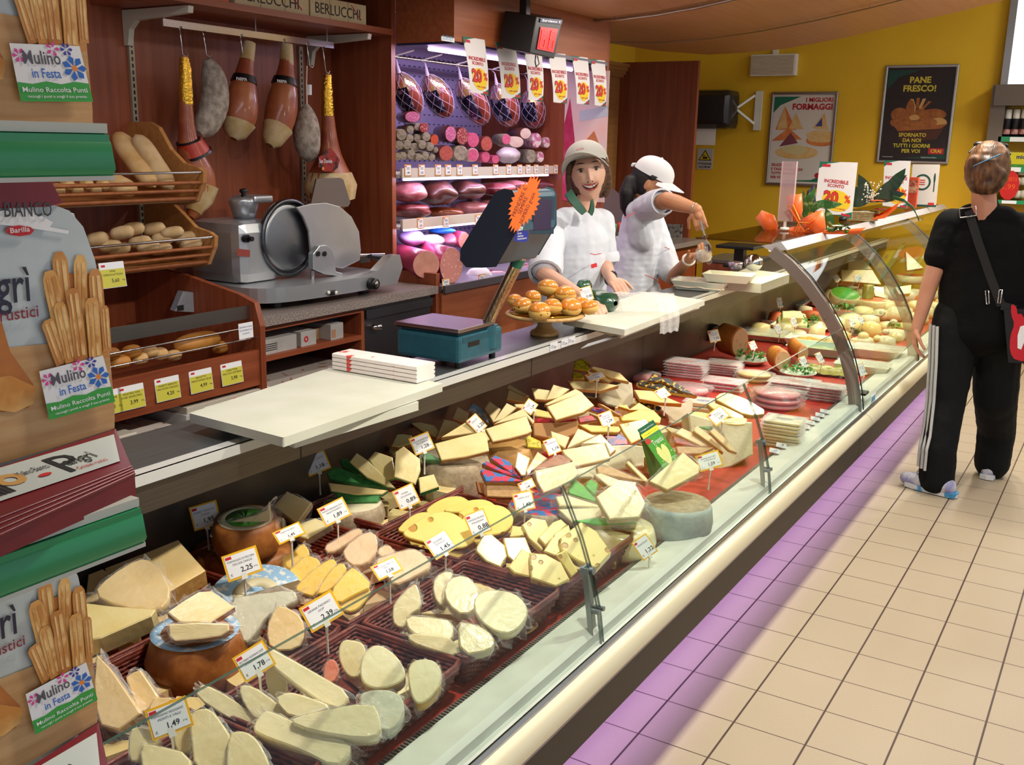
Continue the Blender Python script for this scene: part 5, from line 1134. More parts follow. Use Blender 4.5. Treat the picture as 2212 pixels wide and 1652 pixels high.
def wbox(y0,y1,label):
    q = MB(); q.box((-.22,0,0),(0,y1-y0,.085),0); 
    q.text('BERLUCCHI', .045, T(.0015,.03,.02) @ RZ(90) @ RX(90), 1, wmax=(y1-y0)*.8); q.tube([(.002,(y1-y0)*.72,.075),(.002,(y1-y0)*.9,.02)],.002,4,2)
    for k in (.33,.66): q.box((0,(y1-y0)*k,0),(.0008,(y1-y0)*k+.001,.085),1)
    tag(q.build('wine_box', [mat('wine_carton','#cbbb93',.6,col2='#c0ae84',scale=6), INK, RED], None, T(-1.93,y0,2.061)), label, 'box')
wbox(3.34,3.70,'cream wine carton with black lettering at the shelf end'); wbox(2.92,3.33,'cream wine carton beside the shelf end carton')
cbox((-1.93,2.72,2.061),(.2,.17,.08),0,[mat('orange_box','#c85a1e',.5)],'orange_carton','orange carton at the left of the high shelf')
# ---- hanging meats
def hook(u, v0, v1, lab, x=-2.11, s=1):
    a = P(u,v0,x=x); b = P(u+6*s,v1,x=x); q = MB(); o0 = a.copy()
    q.tube([p-o0 for p in (a+Vector((.012,0,.0)), a+Vector((.008,0,.014)), a+Vector((-.006,0,.012)), a, b, b+Vector((.004,.012,-.008)), b+Vector((.004,.022,.004)))], .0022, 6)
    return tag(q.build('meat_hook', CHROME, None, T(o0)), lab, 'hook', 'steel hooks on the rail')
for u,v0,v1,l_ in ((389,66,118,'leftmost'),(440,76,118,'second from the left'),(520,82,130,'third from the left'),(612,92,104,'fourth from the left'),(663,98,142,'fifth from the left'),(698,108,155,'rightmost')): hook(u,v0,v1,f'steel hook on the hanging rail, {l_}')
HSK = mat('ham_skin','#8a3a1e',.45,col2='#b06a3c',scale=9,bump=.2,bscale=30,coat=.3); HFAT = mat('ham_fat','#b99a62',.5,col2='#d2bd92',scale=18,bump=.3); GOLD = mat('gold_wrap','#d9ab3f',.2,1,bump=1,bscale=90)
SALG = mat('salami_mould','#86796a',.85,col2='#b3a899',scale=38,bump=.6,bscale=70); BAND = plain('label_band_black','#0e0d10',.35)
def spine(pts, rad, n=18, flat=1.0, noise_=.04, seed=0, x=-2.11):
    w_ = [P(u,v,x=x) for u,v in pts]; return w_, rad
def hang(name, label, cat, segs, x=-2.11, parts=(), n=16, yflat=.75):
    """segs: list of (u,v,radius_px,mat index)"""
    pts = [P(s[0],s[1],x=x) for s in segs]; o0 = pts[0].copy(); k = (pts[0]-CAM).length/FPX; q = MB()
    q.tube([p-o0 for p in pts], [max(.002,s[2]*k) for s in segs], n, 0)
    ob = q.build(name, HSK if not segs[0][3:] else segs[0][3], None, T(o0))
    md = ob.modifiers.new('s','SUBSURF'); md.levels = 1; md.render_levels = 1
    tag(ob, label, cat); out = [ob]
    for nm, sg, mt, grow in parts:
        pp = [P(s[0],s[1],x=x) for s in sg]; q = MB(); q.tube([p-o0 for p in pp], [s[2]*k*grow for s in sg], n, 0); c_ = q.build(nm, mt, ob)
    return ob
# long legs with gold wrap
hang('cured_ham','thin ham leg with gold foil shank at the left of the rail','ham', [(398,122,8),(400,180,12),(402,230,13),(404,300,18),(412,340,28),(428,380,38),(433,420,34),(420,455,20),(412,470,8)],
  parts=(('gold_foil',[(398,124,9),(400,150,12),(401,190,13.5),(403,226,13.5)],GOLD,1.04),('red_band',[(408,304,25),(414,318,29),(419,332,33)],plain('band_red','#b0321f',.35),1.03),('black_edge',[(407,302,23),(408,305,25)],BAND,1.08),('black_edge',[(419,330,33),(421,335,34)],BAND,1.08),('fat_rim',[(433,400,36),(428,430,30),(416,458,17)],HFAT,1.01)))
hang('cured_ham','large ham leg with gold foil shank and red shield label at the right','ham', [(708,160,8),(706,200,11),(708,250,13),(711,300,17),(712,340,26),(712,375,46),(713,405,56),(716,435,48),(722,455,20)],
  parts=(('gold_foil',[(707,163,9),(706,200,12),(708,250,13.5)],GOLD,1.05),('fat_rim',[(713,372,45),(714,400,56),(716,430,50)],HFAT,.99),))
def shield(label):
    pts = [P(u,v,x=-2.03) for u,v in ((688,340),(700,332),(705,322),(715,320),(724,330),(734,345),(730,362),(716,370),(700,370),(688,360))]; o0 = pts[0].copy(); q = MB(); n = len(pts)
    q.add([p-o0 for p in pts]+[p-o0+Vector((-.003,0,0)) for p in pts],[tuple(range(n))[::-1],tuple(range(n,2*n))]+[(i,(i+1)%n,n+(i+1)%n,n+i) for i in range(n)])
    F = frame(P(690,352,x=-2.025)-o0,(0,1,0),(0,0,1)); q.text('San Daniele', .018, F, 1, wmax=.085); q.lathe([(0,0),(.008,0)],12,2,frame(P(698,364,x=-2.025)-o0,(0,1,0),(0,0,1)))
    tag(q.build('shield_label',[mat('shield_red','#8e1a16',.4,col2='#1a1010',scale=30,contrast=(.5,.6)),PAPER,plain('seal_orange','#e07a2c',.5)],None,T(o0)),label,'label')
shield('red and black shield label hanging on the right ham leg')
for nm,segs,lab in (('cured_ham',[(540,92,11),(533,130,14),(528,165,20),(524,200,30),(520,235,37),(514,265,34),(508,290,22),(504,300,8)],'whole ham with black PARMA band, left of the two'),
    ('cured_ham',[(620,95,11),(619,140,14),(616,170,21),(612,205,30),(608,240,34),(600,275,30),(588,305,20),(582,315,8)],'whole ham with black PARMA band, right of the two')):
    a, b = segs[2], segs[3]
    ob = hang(nm, lab, 'ham', segs, parts=(('shank_fat',segs[0:2],HFAT,1.05),('fat_rim',segs[5:8],HFAT,1.03),('black_band',[(a[0],a[1]-2,a[2]),(a[0]*.6+b[0]*.4,a[1]+14,a[2]*.6+b[2]*.4)],BAND,1.10)))
    q = MB(); F = T(-ob.matrix_world.translation) @ frame(P(a[0]-17,a[1]+8,x=-2.045),(0,1,0),(0,0,1)); q.text('PARMA', .013, F, 0, wmax=.07); q.build('band_lettering', PAPER, ob)
hang('hanging_salami','curved grey mouldy salami beside the left ham leg','salami', [(447,128,7,SALG),(455,145,20,SALG),(462,170,26,SALG),(466,200,28,SALG),(463,230,30,SALG),(452,258,28,SALG),(440,280,24,SALG),(430,290,9,SALG)])
hang('hanging_salami','plump grey mouldy salami with white string and tag','salami', [(663,225,4,SALG),(662,240,17,SALG),(662,265,27,SALG),(662,290,29,SALG),(664,315,28,SALG),(668,335,22,SALG),(670,348,8,SALG)],
  parts=(('string',[(663,142,1.2),(662,180,1.2),(663,228,1.5)],WPLAS,1),('paper_tag',[(668,183,5),(668,205,5)],PAPER,1)))
# ================================================================ open wall fridge with cured meats
t = thing('meat_fridge', T(-2.2,3.9,0), 'open wooden wall fridge full of cured meats under violet light', 'fridge'); iv = T(2.2,-3.9,0)
def bf(nm, mt, fn, **k): q = MB(); q.M = iv; fn(q); return q.build(nm, mt, t, **k)
bf('left_panel', W_RED, lambda q: (q.box((-2.60,3.885,0),(-1.935,3.915,2.25)), q.box((-1.94,3.885,0),(-1.675,3.915,.95))))
bf('right_panel', W_RED, lambda q: q.box((-2.60,5.455,0),(-1.60,5.485,2.25)))
perf = mat('violet_back','#b3a8d8',.55,col2='#a79bd0',scale=3)
bf('back_panel', perf, lambda q: q.box((-2.50,3.915,.8),(-2.46,5.455,2.24)))
def slots(q):
    for i in range(32):
        for j in range(24): q.box((-2.4605,3.95+i*.047,.98+j*.052),(-2.459,3.95+i*.047+.018,.98+j*.052+.006))
bf('back_slots', mat('slot_dark','#3a3060',.6), slots)
bf('header', W_HEAD, lambda q: q.box((-1.93,3.915,2.005),(-1.60,5.455,2.25)))
bf('header_strip', mat('grey_strip','#77727c',.35,.4), lambda q: q.box((-1.605,4.35,2.005),(-1.595,5.455,2.025)))
bf('canopy_tube', mat('violet_tube','#ffffff',.4,emit='#d9b8ff',es=6), lambda q: q.tube([(-1.80,4.0,1.985),(-1.80,5.4,1.985)],.010))
bf('canopy_underside', mat('navy_under','#2a2850',.4), lambda q: q.box((-1.93,3.92,1.995),(-1.61,5.45,2.004)))
RAILM = mat('price_rail_cream','#d9cfc0',.4)
for z in (1.40,1.155):
    bf('shelf', WHITE, lambda q: q.box((-2.46,3.92,z-.012),(-1.91,5.45,z)))
    bf('price_rail', RAILM, lambda q: q.box((-1.915,3.92,z-.012),(-1.90,5.45,z+.035)))
for z in (1.385,1.14): bf('shelf_tube', mat('violet_tube','#ffffff'), lambda q: q.tube([(-1.94,3.98,z-.006),(-1.94,5.40,z-.006)],.006))
bf('bottom_bed', mat('bed_steel','#8a8392',.35,.6), lambda q: q.box((-2.46,3.92,.86),(-1.66,5.45,.885)))
bf('bed_edge', mat('grey_edge','#4c484c',.4), lambda q: q.box((-1.665,3.92,.855),(-1.645,5.45,.89)))
bf('lower_front', W_HEAD, lambda q: q.box((-1.70,3.92,.1),(-1.665,5.45,.855)))
bf('hanging_bar', CHROME, lambda q: q.tube([(-2.05,3.93,1.96),(-2.05,5.44,1.96)],.008))
q = MB(); p0 = P(953,78,x=-1.598); p1 = P(981,92,x=-1.598); q.box((0,p0.y,p1.z),(.002,p1.y,p0.z),0); q.text('SURVEY', .02, T(.0024,p0.y+.008,p1.z+.005) @ RZ(90) @ RX(90), 1, wmax=p1.y-p0.y-.016)
q.v = [v-Vector((0,p0.y,p1.z)) for v in q.v]
q.build('maker_badge', [PAPER, plain('plate_blue','#3f9fc9')], t, M=None).location = iv @ Vector((-1.598,p0.y,p1.z))
# price cards on its rails
def rcard(u, v, w_, h_, x, label, grp, price):
    p = P(u, v, x=x); q = MB(); q.box((-.002,-.002,-.001),(w_+.002,h_+.002,0),0); q.box((.003,.003,0),(w_-.003,h_-.003,.001),1); q.box((.004,h_*.82,.001),(.014,h_*.92,.0015),3)
    for k in range(2): q.box((w_*.25,h_*(.72-.12*k),.001),(w_*.75,h_*(.76-.12*k),.0014),2)
    q.text(price, .010, T(w_*.5,h_*.2,.0014), 2, cx=True, bold=.02)
    return tag(q.build('rail_price_card', [mat('card_orange_edge','#d9964e',.5), PAPER, INK, RED], None, T(p) @ RZ(90) @ RX(88)), label, 'price card', grp)
L = [rcard(840+x/5.1625, 80+1548/5.1625-(x-230)*.003, .05, .052, -1.897, None, None, pr) for x,pr in zip((180,335,520,632,762,935,1165,1312,1435,1530,1620,1735,1840),('1,98','1,32','1,75','1,38','1,75','1,35','1,64','1,98','1,28','1,15','1,98','1,75','1,05'))]
name_by_place(L, 'price card on the upper fridge rail, {}', group='cards on the upper fridge rail', cat='price card')
L = [rcard(840+x/5.53, 360+y/5.53, .05, .052, -1.897, None, None, pr) for x,y,pr in ((345,742,'1,36'),(650,725,'1,79'),(1035,695,'1,15'))]
name_by_place(L, 'price card on the lower fridge rail, {}', group='cards on the lower fridge rail', cat='price card')
L = [rcard(840+x/5.53, 360+y/5.53, .06, .045, -1.66, None, None, pr) for x,y,pr in ((640,1460,'1,25'),(1075,1400,'1,89'))]
name_by_place(L, 'price card standing at the bottom edge of the fridge, {}', group='cards at the fridge bottom', cat='price card')
# hams in nets
NETM = mat('white_net','#cbb9d0',.5); HAMC = mat('cooked_ham','#a8452a',.28,col2='#7e2c1e',scale=11,coat=.7,bump=.2,bscale=30); FOILB = mat('printed_foil','#24243f',.2,.7,col2='#b7b3d8',scale=26,contrast=(.5,.6),bump=.8); FOILG = mat('crumpled_gold','#e6c071',.2,.8,col2='#d98fb0',scale=14,bump=1,bscale=50)
def netham(a, b, ru, lab, x=-2.03):
    pa = P(*px('t',a), x=x); pb = P(*px('t',b), x=x); k = (pa-CAM).length/FPX; r = ru/5.1625*k; L_ = (pb-pa).length; M = along(pa, pb)
    t = thing('netted_ham', M, lab, 'ham', 'netted hams in the fridge')
    pr = [(.012,0),(r*.55,L_*.10),(r*.85,L_*.25),(r,L_*.45),(r*.98,L_*.62),(r*.80,L_*.82),(r*.5,L_*.95),(.01,L_)]
    q = MB(); q.lathe(pr, 24); q.v = [Vector((v.x*(1+.08*noise.noise(v*14)), v.y*.85, v.z)) for v in q.v]; o = q.build('ham_body', HAMC, t)
    q = MB(); q.lathe([(p[0]*1.03,p[1]) for p in pr[0:3]]+[(r*.95,L_*.33)], 24); q.v = [Vector((v.x, v.y*.87, v.z)) for v in q.v]; q.build('gold_foil', FOILG, t)
    q = MB(); q.lathe([(r*.93,L_*.22),(r*1.04,L_*.42),(r*1.03,L_*.62),(r*.92,L_*.74)], 12, arc=1.5, a0=-2.4); q.v = [Vector((v.x, v.y*.87, v.z)) for v in q.v]; q.build('foil_label', FOILB, t)
    q = MB()
    def rad(u):
        z = u*L_
        for i in range(len(pr)-1):
            if pr[i][1] <= z <= pr[i+1][1]: f = (z-pr[i][1])/(pr[i+1][1]-pr[i][1]); return pr[i][0]*(1-f)+pr[i+1][0]*f
        return pr[-1][0]
    for s_ in (1,-1):
        for j in range(9):
            a0 = 2*math.pi*j/9; q.tube([((rad(i/14)*1.06+.004)*math.cos(a0+s_*i*.16),(rad(i/14)*1.06+.004)*.87*math.sin(a0+s_*i*.16),i/14*L_) for i in range(15)], .0013, 3, caps=False)
    q.build('net', NETM, t)
    inv = M.inverted(); q = MB(); up = [pa, pa+Vector((-.0,-.02,.06)), Vector((-2.05,pa.y-.02,1.955))]
    q.tube([inv@p for p in up], [.012,.003,.002], 5); q.build('net_knot', NETM, t)
    q = MB(); q.tube([inv@Vector((-2.05+.0,pa.y-.02,1.96)), inv@Vector((-1.96,pa.y+.03,1.99))], .004, 6); q.build('peg_hook', WPLAS, t)
for i,(a,b,r) in enumerate((((110,400),(300,880),150),((430,430),(650,880),150),((800,470),(1060,960),150),((1200,530),(1370,980),145),((1560,600),(1640,1010),130))):
    netham(a, b, r, 'cooked ham in a white net under violet light, '+ords(5)[i])
# sausages and salami with cut faces
CUT = {'w':mat('salami_white_mould','#a79c84',.75,col2='#7f7460',scale=50,bump=.5,bscale=90),'p':mat('salami_cut_pink','#b8557c',.4,col2='#d58fae',scale=120,contrast=(.5,.6)),
 'r':mat('salami_cut_red','#8e2f30',.4,col2='#c97f78',scale=110,contrast=(.5,.58)),'k':mat('plain_cut_pink','#c2486a',.4,col2='#cf5f80',scale=60),'o':mat('cut_redbrown','#a84438',.45,col2='#b85a4a',scale=60),
 'c':mat('rolled_bacon','#c86f93',.4,col2='#e8cfc6',scale=30,contrast=(.47,.53)),'f':mat('fat_white','#d9c3b0',.5,col2='#c9a99a',scale=20),'d':mat('dark_casing','#4a1b16',.4,col2='#6e3a2c',scale=20,coat=.4),'x':mat('orange_end','#c2491f',.4)}
def sausage(c, pt, ru, cut, cas, lab, x=-1.97, ln=.22, yaw=60, squash=1.0, z=None, name='salami', cat='salami', elev=0):
    p = P(*px(c,pt), x=x); k = (p-CAM).length/FPX; r = ru/CR[c][2]*k
    M = T(p) @ RZ(yaw+90) @ RX(90+elev); q = MB()   # local -z is the axis into the shelf
    q.lathe([(0,0),(r*.9,0)], 20, 1, None, False); q.lathe([(r*.9,0),(r,-.004),(r*1.02,-ln*.5),(r*.95,-ln*.9),(r*.5,-ln),(0,-ln)], 20, 0)
    q.v = [Vector((v.x*squash, v.y, v.z)) for v in q.v]
    return tag(q.build(name, [CUT[cas], CUT[cut]], None, M), lab, cat)
W = [sausage('t',pt,r,'w','w',None,yaw=-35,x=-1.96-.02*(i%3),ln=.2) for i,(pt,r) in enumerate((((95,1335),42),((160,1325),42),((250,1312),50),((335,1338),38),((405,1322),45),((482,1338),38),((115,1208),48),((205,1202),48),((290,1235),50),((375,1200),46),((460,1222),46),((525,1258),30),((140,1090),60),((235,1130),44),((320,1125),42),((420,1112),48),((240,1030),42),((320,1000),40)))]
name_by_place(W, 'small mould-white salami in the left stack of the fridge, {}', group='mould-white salami stack', cat='salami', side='left') if len(W) <= 16 else None
bpy.context.view_layer.update()
WS = sorted(W, key=lambda o: -o.matrix_world.translation.z)
for grp_, nm in ((WS[:4],'top rows'),(WS[4:11],'middle rows'),(WS[11:],'bottom row')):
    name_by_place(grp_, 'mould-white salami in the '+nm+' of the left stack, {}', group='mould-white salami stack', cat='salami')
SA = [((265,890),60,'p','d','salami with pink cut face on top of the white stack',1.5,.2),((395,1012),52,'r','r','salami end with red cut face on the white stack',1,.2),((510,1145),60,'x','d','small orange-ended sausage next to the white stack',.8,.16),
 ((690,1080),88,'p','d','long dark salami with pinkish cut, upper row',.75,.26),((820,1105),95,'r','d','big salami with red speckled cut, upper row',.75,.2),((640,1295),85,'o','d','whole round red-brown salami, lower row',1,.2),((800,1293),82,'w','w','whole round grey salami, lower row',1,.2),
 ((940,1150),78,'k','k','square pink sausage block, upper row',.9,.2),((1090,1190),82,'o','d','salami with smooth red-brown cut, upper row',.85,.2),((940,1315),72,'k','f','speckled pink cut sausage, lower row',.9,.2),((1080,1335),62,'k','k','flat pink cut sausage in film, lower row',.8,.2),
 ((1310,1140),58,'k','w','small pink cut salami in clear bag',.9,.2),((1525,1075),62,'f','d','dark-skinned cured fat with white cut on top',1.1,.25),((1420,1172),60,'f','f','white block of cured fat',1.5,.25),((1648,1155),80,'c','c','large rolled bacon with swirled cut',.75,.25),
 ((1760,1178),58,'c','f','rolled bacon with pale rim, second of the upper row',.8,.25),((1872,1168),66,'c','d','rolled bacon with dark skin, end of the upper row',.75,.25),((1692,1338),58,'c','f','rolled bacon, left of the lower row',.75,.25),((1818,1335),58,'c','f','rolled bacon in film, middle of the lower row',.75,.25),
 ((1892,1322),48,'c','f','rolled bacon, right of the lower row',.75,.25),((1590,1330),72,'w','w','mottled round sausage by the clear bag',.8,.2),((1190,1365),45,'k','k','small pink sausage end by the clear bag',1,.15)]
for i,(pt,r,cu,ca,lab,sq,ln) in enumerate(SA): sausage('t',pt,r,cu,ca,lab,squash=sq,yaw=-38,ln=ln,x=-1.965-.004*(i%4),name='sausage')
p = P(*px('t',(1330,1320)), x=-1.96); q = MB(); q.ell((0,0,0),(.06,.09,.045),fn=lambda d:1+.18*noise.noise(d*2.5)); tag(q.build('bagged_cheese', mat('cloudy_bag','#bfb0b6',.3,col2='#d5c8cc',scale=20,bump=.8,bscale=50,coat=.8), None, T(p)), 'whitish piece in a shiny clear bag on the upper shelf', 'packed meat')
for u0,u1,l_ in ((85,580,'white shallow tray under the white salami stack'),(580,1050,'white shallow tray under the larger salami')):
    a = P(*px('t',(u0,1400)), x=-1.93); b = P(*px('t',(u1,1400)), x=-1.93); q = MB(); q.box((-.30,0,0),(0,b.y-a.y,.012),0,b=.004); tag(q.build('shallow_tray', WPLAS, None, T(-1.93,a.y,1.401)), l_, 'tray')
# middle shelf hams
RAW = mat('raw_ham','#5e181a',.35,col2='#9a4a50',scale=14,contrast=(.45,.62),coat=.6,bump=.2,bscale=25); RAWD = mat('dark_cured','#2e1210',.35,col2='#6a3a30',scale=9,coat=.6,bump=.3,bscale=20); RAWP = mat('pink_raw','#8c3640',.35,col2='#c07f80',scale=12,coat=.6)
def lump(c, pt, rx, rz, mt, lab, x=-2.02, ry=.11, name='cured_meat', cat='meat', sd=0, sc=1.4, amp=.22):
    p = P(*px(c,pt), x=x); k = (p-CAM).length/FPX/CR[c][2]; q = MB()
    q.ell((0,0,0),(ry, rx*k*1.1, rz*k),nu=28,nv=18,fn=lambda d:1+amp*noise.noise(d*sc+Vector((sd,sd,0)))+.04*noise.noise(d*6))
    return tag(q.build(name, mt, None, T(p) @ RZ(25)), lab, cat)
for i,(pt,rx,rz,mt,lab) in enumerate((((230,300),170,115,RAWP,'ham cut face at the left end of the middle shelf'),((560,310),200,145,RAWD,'large dark cured ham with marbled cut, second on the middle shelf'),((920,280),230,115,RAWD,'dark cured ham behind the scale head'),((1270,265),150,85,RAW,'red raw ham half above the scale head'),
  ((1500,215),140,50,RAWP,'flat pink bacon slab right of the ham half'),((1810,220),80,50,RAW,'small dark round meat at the right of the middle shelf'),((250,520),190,95,RAW,'ham half in film at the bottom left of the middle shelf'),((640,540),110,60,mat('orange_meat','#8a3a12',.3,coat=.8),'small orange-brown shiny ham piece'),
  ((960,490),190,85,RAWP,'raw ham half in film in the lower middle'),((1160,480),100,80,RAWD,'dark speckled meat beside the scale head'))): lump('u',pt,rx,rz,mt,lab,sd=i*3.1)
# bottom bed
MORT = mat('mortadella_cut','#d08a80',.45,col2='#e6b9a8',scale=60,contrast=(.60,.64)); PKC = mat('pink_casing','#b03a5e',.35,coat=.5)
def mort(pt, rx, rz, lab, x=-1.70, mt=MORT, ln=.42, squash=1):
    p = P(*px('u',pt), x=x); k = (p-CAM).length/FPX/5.53; q = MB(); r = rz*k
    q.lathe([(0,0),(r*.97,0)],36,1,None,False); q.lathe([(r*.97,0),(r,-.005),(r,-ln*.9),(r*.6,-ln),(0,-ln)],36,0); q.v = [Vector((v.x*rx/rz*1.25, v.y, v.z)) for v in q.v]
    tag(q.build('mortadella', [PKC, mt], None, T(p) @ RZ(-30+90) @ RX(90)), lab, 'mortadella')
mort((448,1170), 140, 165, 'large mortadella with plain pink cut face', x=-1.74, mt=mat('plain_mortadella','#c08070',.45,col2='#cf9482',scale=20))
mort((748,1180), 122, 215, 'tall mortadella with white-flecked cut face', x=-1.70)
mort((900,880), 60, 100, 'pink cooked ham roll behind the mortadella', x=-1.90)
for i,(pt,rx,rz,mt,lab,nm) in enumerate((((280,850),170,90,mat('violet_bag','#b9a8e8',.4,coat=.4),'pale bagged block at the left of the fridge bed','packed_meat'),((500,880),190,75,mat('white_bag','#f2dcec',.4),'bright white bagged block under the shelf lamp','packed_meat'),
   ((760,870),150,70,mat('pink_bag','#e48aa8',.4,coat=.5),'pink bagged roll behind the mortadella','packed_meat'),((640,760),75,40,plain('blue_wrap','#1668c8',.4),'small blue wrapped piece behind the bags','packed_meat'),
   ((1280,1290),110,60,RAW,'small pack of red cured meat at the bed edge','packed_meat'),((1080,1290),70,90,mat('white_red_bag','#d9d4d8',.4),'white bag with red lettering on the bed','packed_meat'),((1630,1230),55,75,RAW,'dark red meat beside the woman arm','packed_meat'),((870,1400),90,35,plain('red_bag','#b01f2a',.4),'flat red packet at the bed edge','packed_meat'))): lump('u',pt,rx,rz,mt,lab,name=nm,x=-1.78 if i > 3 else -2.0,ry=.07,sd=i*2.2,cat='packed meat',amp=.15)
# discount banners
def banner(c, q4, lab, x, name='discount_banner', stand=False, y=None, thick=.0012, grp='discount banners on the fridge', back=False):
    w4 = [P(*px(c,p), x=x, y=y) for p in q4]; tl, tr, br, bl = w4; o0 = bl.copy(); W_ = (br-bl).length; H_ = (tl-bl).length
    u = (tr-tl).normalized(); F = frame(bl, (br-bl), (tl-bl)); inv = F.inverted(); wt = (tr-tl).length
    q = MB()
    def pt(a,b,dz=0): # a 0..1 across, b 0..1 up, with the real sheared quad
        p = bl*(1-a)*(1-b)+br*a*(1-b)+tl*(1-a)*b+tr*a*b; v = inv@p; v.z = v.z+dz+.006*math.sin(b*4)*(0 if stand else 1); return v
    def quad(a0,b0,a1,b1,dz,m): 
        n = 6; vs = []
        for i in range(n+1): b_ = b0+(b1-b0)*i/n; vs += [pt(a0,b_,dz), pt(a1,b_,dz)]
        q.add(vs, [(2*i,2*i+1,2*i+3,2*i+2) for i in range(n)], m, False)
    quad(0,0,1,1,0,0); quad(0,0,1,1,-thick,0)
    q.add([pt(0,1,.0006),pt(.55,1,.0006),pt(.2,.96,.0006),pt(0,.86,.0006)],[(3,2,1,0)[::-1]],1); q.add([pt(1,0,.0006),pt(1,.12,.0006),pt(.7,.03,.0006),pt(.5,0,.0006)],[(0,1,2,3)],1)
    q.add([pt(.08,.90,.001),pt(.30,.90,.001),pt(.30,.95,.001),pt(.08,.95,.001)],[(0,1,2,3)],2); q.add([pt(.72,.02,.001),pt(.95,.02,.001),pt(.95,.06,.001),pt(.72,.06,.001)],[(0,1,2,3)],2)
    nn = 24; q.add([pt(.55+.38*math.cos(2*math.pi*i/nn),.27+.20*math.sin(2*math.pi*i/nn),.0008) for i in range(nn)],[tuple(range(nn))],3)
    def txt(s_,h,a,b,m,wm,bold=0,dz=.0014,sh=.0):
        vs, fs, wd = text_mesh(s_, bold); k = h*H_/.72; kx = min(k, wm*W_/max(wd,.01))
        q.add([pt(a+(v.x-wd/2)*kx/W_, b+v.y*k/H_, dz+sh) for v in vs], fs, m, False)
    txt('INCREDIBILE',.065,.5,.60,2,.86,.02); txt('SCONTO',.06,.5,.52,2,.6,.02)
    txt('20',.22,.40,.22,4,.60,.06,.0012); txt('20',.22,.40,.22,5,.60,.025,.0012,.0008); txt('%',.13,.84,.27,5,.3,.03,.0014,.0006); txt('tutto a spesa!',.04,.62,.12,2,.7,.01)
    return q, F
BM = [mat('banner_white','#e9e6e4',.6), GREEN, plain('banner_red','#c8283a',.5), plain('banner_yellow','#f2cf2e',.5), plain('dark_red','#7a1424',.5), plain('bright_red','#e23a2e',.5)]
BQ = [[(453,195),(572,215),(588,518),(490,497)],[(632,230),(738,245),(762,532),(660,530)],[(785,262),(880,275),(883,548),(805,540)],[(915,285),(1008,292),(1012,560),(940,553)],[(1043,300),(1130,312),(1132,566),(1066,560)],[(1142,318),(1222,328),(1222,577),(1163,568)]]
for i,b4 in enumerate(BQ):
    q, F = banner('j', b4, None, -1.592); tag(q.build('discount_banner', BM, None, F), 'hanging white discount banner with red 20% print on the fridge header, '+ords(6)[i], 'banner', 'discount banners on the fridge')
# ham picture poster on the right panel
a = P(1222,170,y=5.452); b = P(1306,430,y=5.452)
q = MB(); W_, H_ = b.x-a.x, .75; q.box((0,0,-H_),(W_,.002,0),0)
q.M = T(0,-.0005,-H_) @ RX(90); 
q.add([(0,0,0),(W_*.35,0,0),(W_*.25,H_*.5,0),(W_*.12,H_*.8,0),(0,H_*.6,0)],[(0,1,2,3,4)],1); q.add([(W_*.35,0,.0002),(W_*.8,0,.0002),(W_*.95,H_*.35,.0002),(W_*.7,H_*.55,.0002),(W_*.45,H_*.45,.0002)],[(0,1,2,3,4)],2); q.add([(W_*.35,H_*.62,.0004),(W,H_*.66,.0004) if False else (W_,H_*.66,.0004),(W_,H_*.74,.0004),(W_*.35,H_*.70,.0004)],[(0,1,2,3)],3)
tag(q.build('ham_poster', [mat('poster_ham_pale','#e3b9a8',.4,col2='#d9c8bf',scale=4), mat('poster_ham_red','#a82448',.4,col2='#c8456a',scale=9), mat('poster_ham_orange','#c9824e',.4,col2='#b96a3c',scale=9), plain('poster_knife','#b9bec0',.4)], None, T(a.x,5.452,1.98)), 'tall poster showing sliced raw ham and a knife', 'poster')
# number display
t = thing('number_display', T(P(1165,80,x=-1.45)), 'black queue number display with red digits hanging above the banners', 'number display'); inv = t.matrix_world.inverted()
xq = -1.40; f4 = [P(*px('j',p), x=xq) for p in ((850,90),(990,102),(945,318),(818,288))]; nrm = Vector((1,-.15,-.1)).normalized()
q = MB(); bk_ = [p+Vector((-.16,-.03,.03)) for p in f4]; q.add([inv@p for p in f4+bk_],[(0,1,2,3)[::-1],(7,6,5,4)[::-1],(0,4,5,1)[::-1],(1,5,6,2)[::-1],(2,6,7,3)[::-1],(3,7,4,0)[::-1]],0); q.box(inv@Vector((xq-.11,f4[0].y+.02,f4[0].z)),inv@Vector((xq-.07,f4[0].y+.06,2.25)))
q.build('housing', BLACK, t, bevel=.004)
def fr(a,b,dx=.004): tl,tr,br,bl = f4; return inv@((bl*(1-a)*(1-b)+br*a*(1-b)+tl*(1-a)*b+tr*a*b)+Vector((dx,0,0)))
RG = mat('red_glass','#7a0508',.3,emit='#c00008',es=.8); RD = mat('red_digit','#ff2018',.3,emit='#ff1810',es=2.2)
q = MB(); q.add([fr(.18,.14),fr(.88,.14),fr(.88,.74),fr(.18,.74)],[(0,1,2,3)],0); q.build('red_window', RG, t)
q = MB()
def seg(a0,b0,a1,b1): q.add([fr(a0,b0,.006),fr(a1,b0,.006),fr(a1,b1,.006),fr(a0,b1,.006)],[(0,1,2,3)],0)
for a0,on in ((.25,'acdefg'),(.60,'afgdce')):
    w_,h1,tk = .22,.22,.04; S_ = {'a':(a0,.64,a0+w_,.64+.03),'g':(a0,.42,a0+w_,.45),'d':(a0,.19,a0+w_,.22),'f':(a0,.43,a0+tk,.66),'b':(a0+w_-tk,.43,a0+w_,.66),'e':(a0,.20,a0+tk,.44),'c':(a0+w_-tk,.20,a0+w_,.44)}
    for s_ in on: seg(*S_[s_])
q.build('digits', RD, t)
q = MB(); q.add([fr(.12,.86,.005),fr(.97,.86,.005),fr(.97,.97,.005),fr(.12,.97,.005)],[(0,1,2,3)],0)
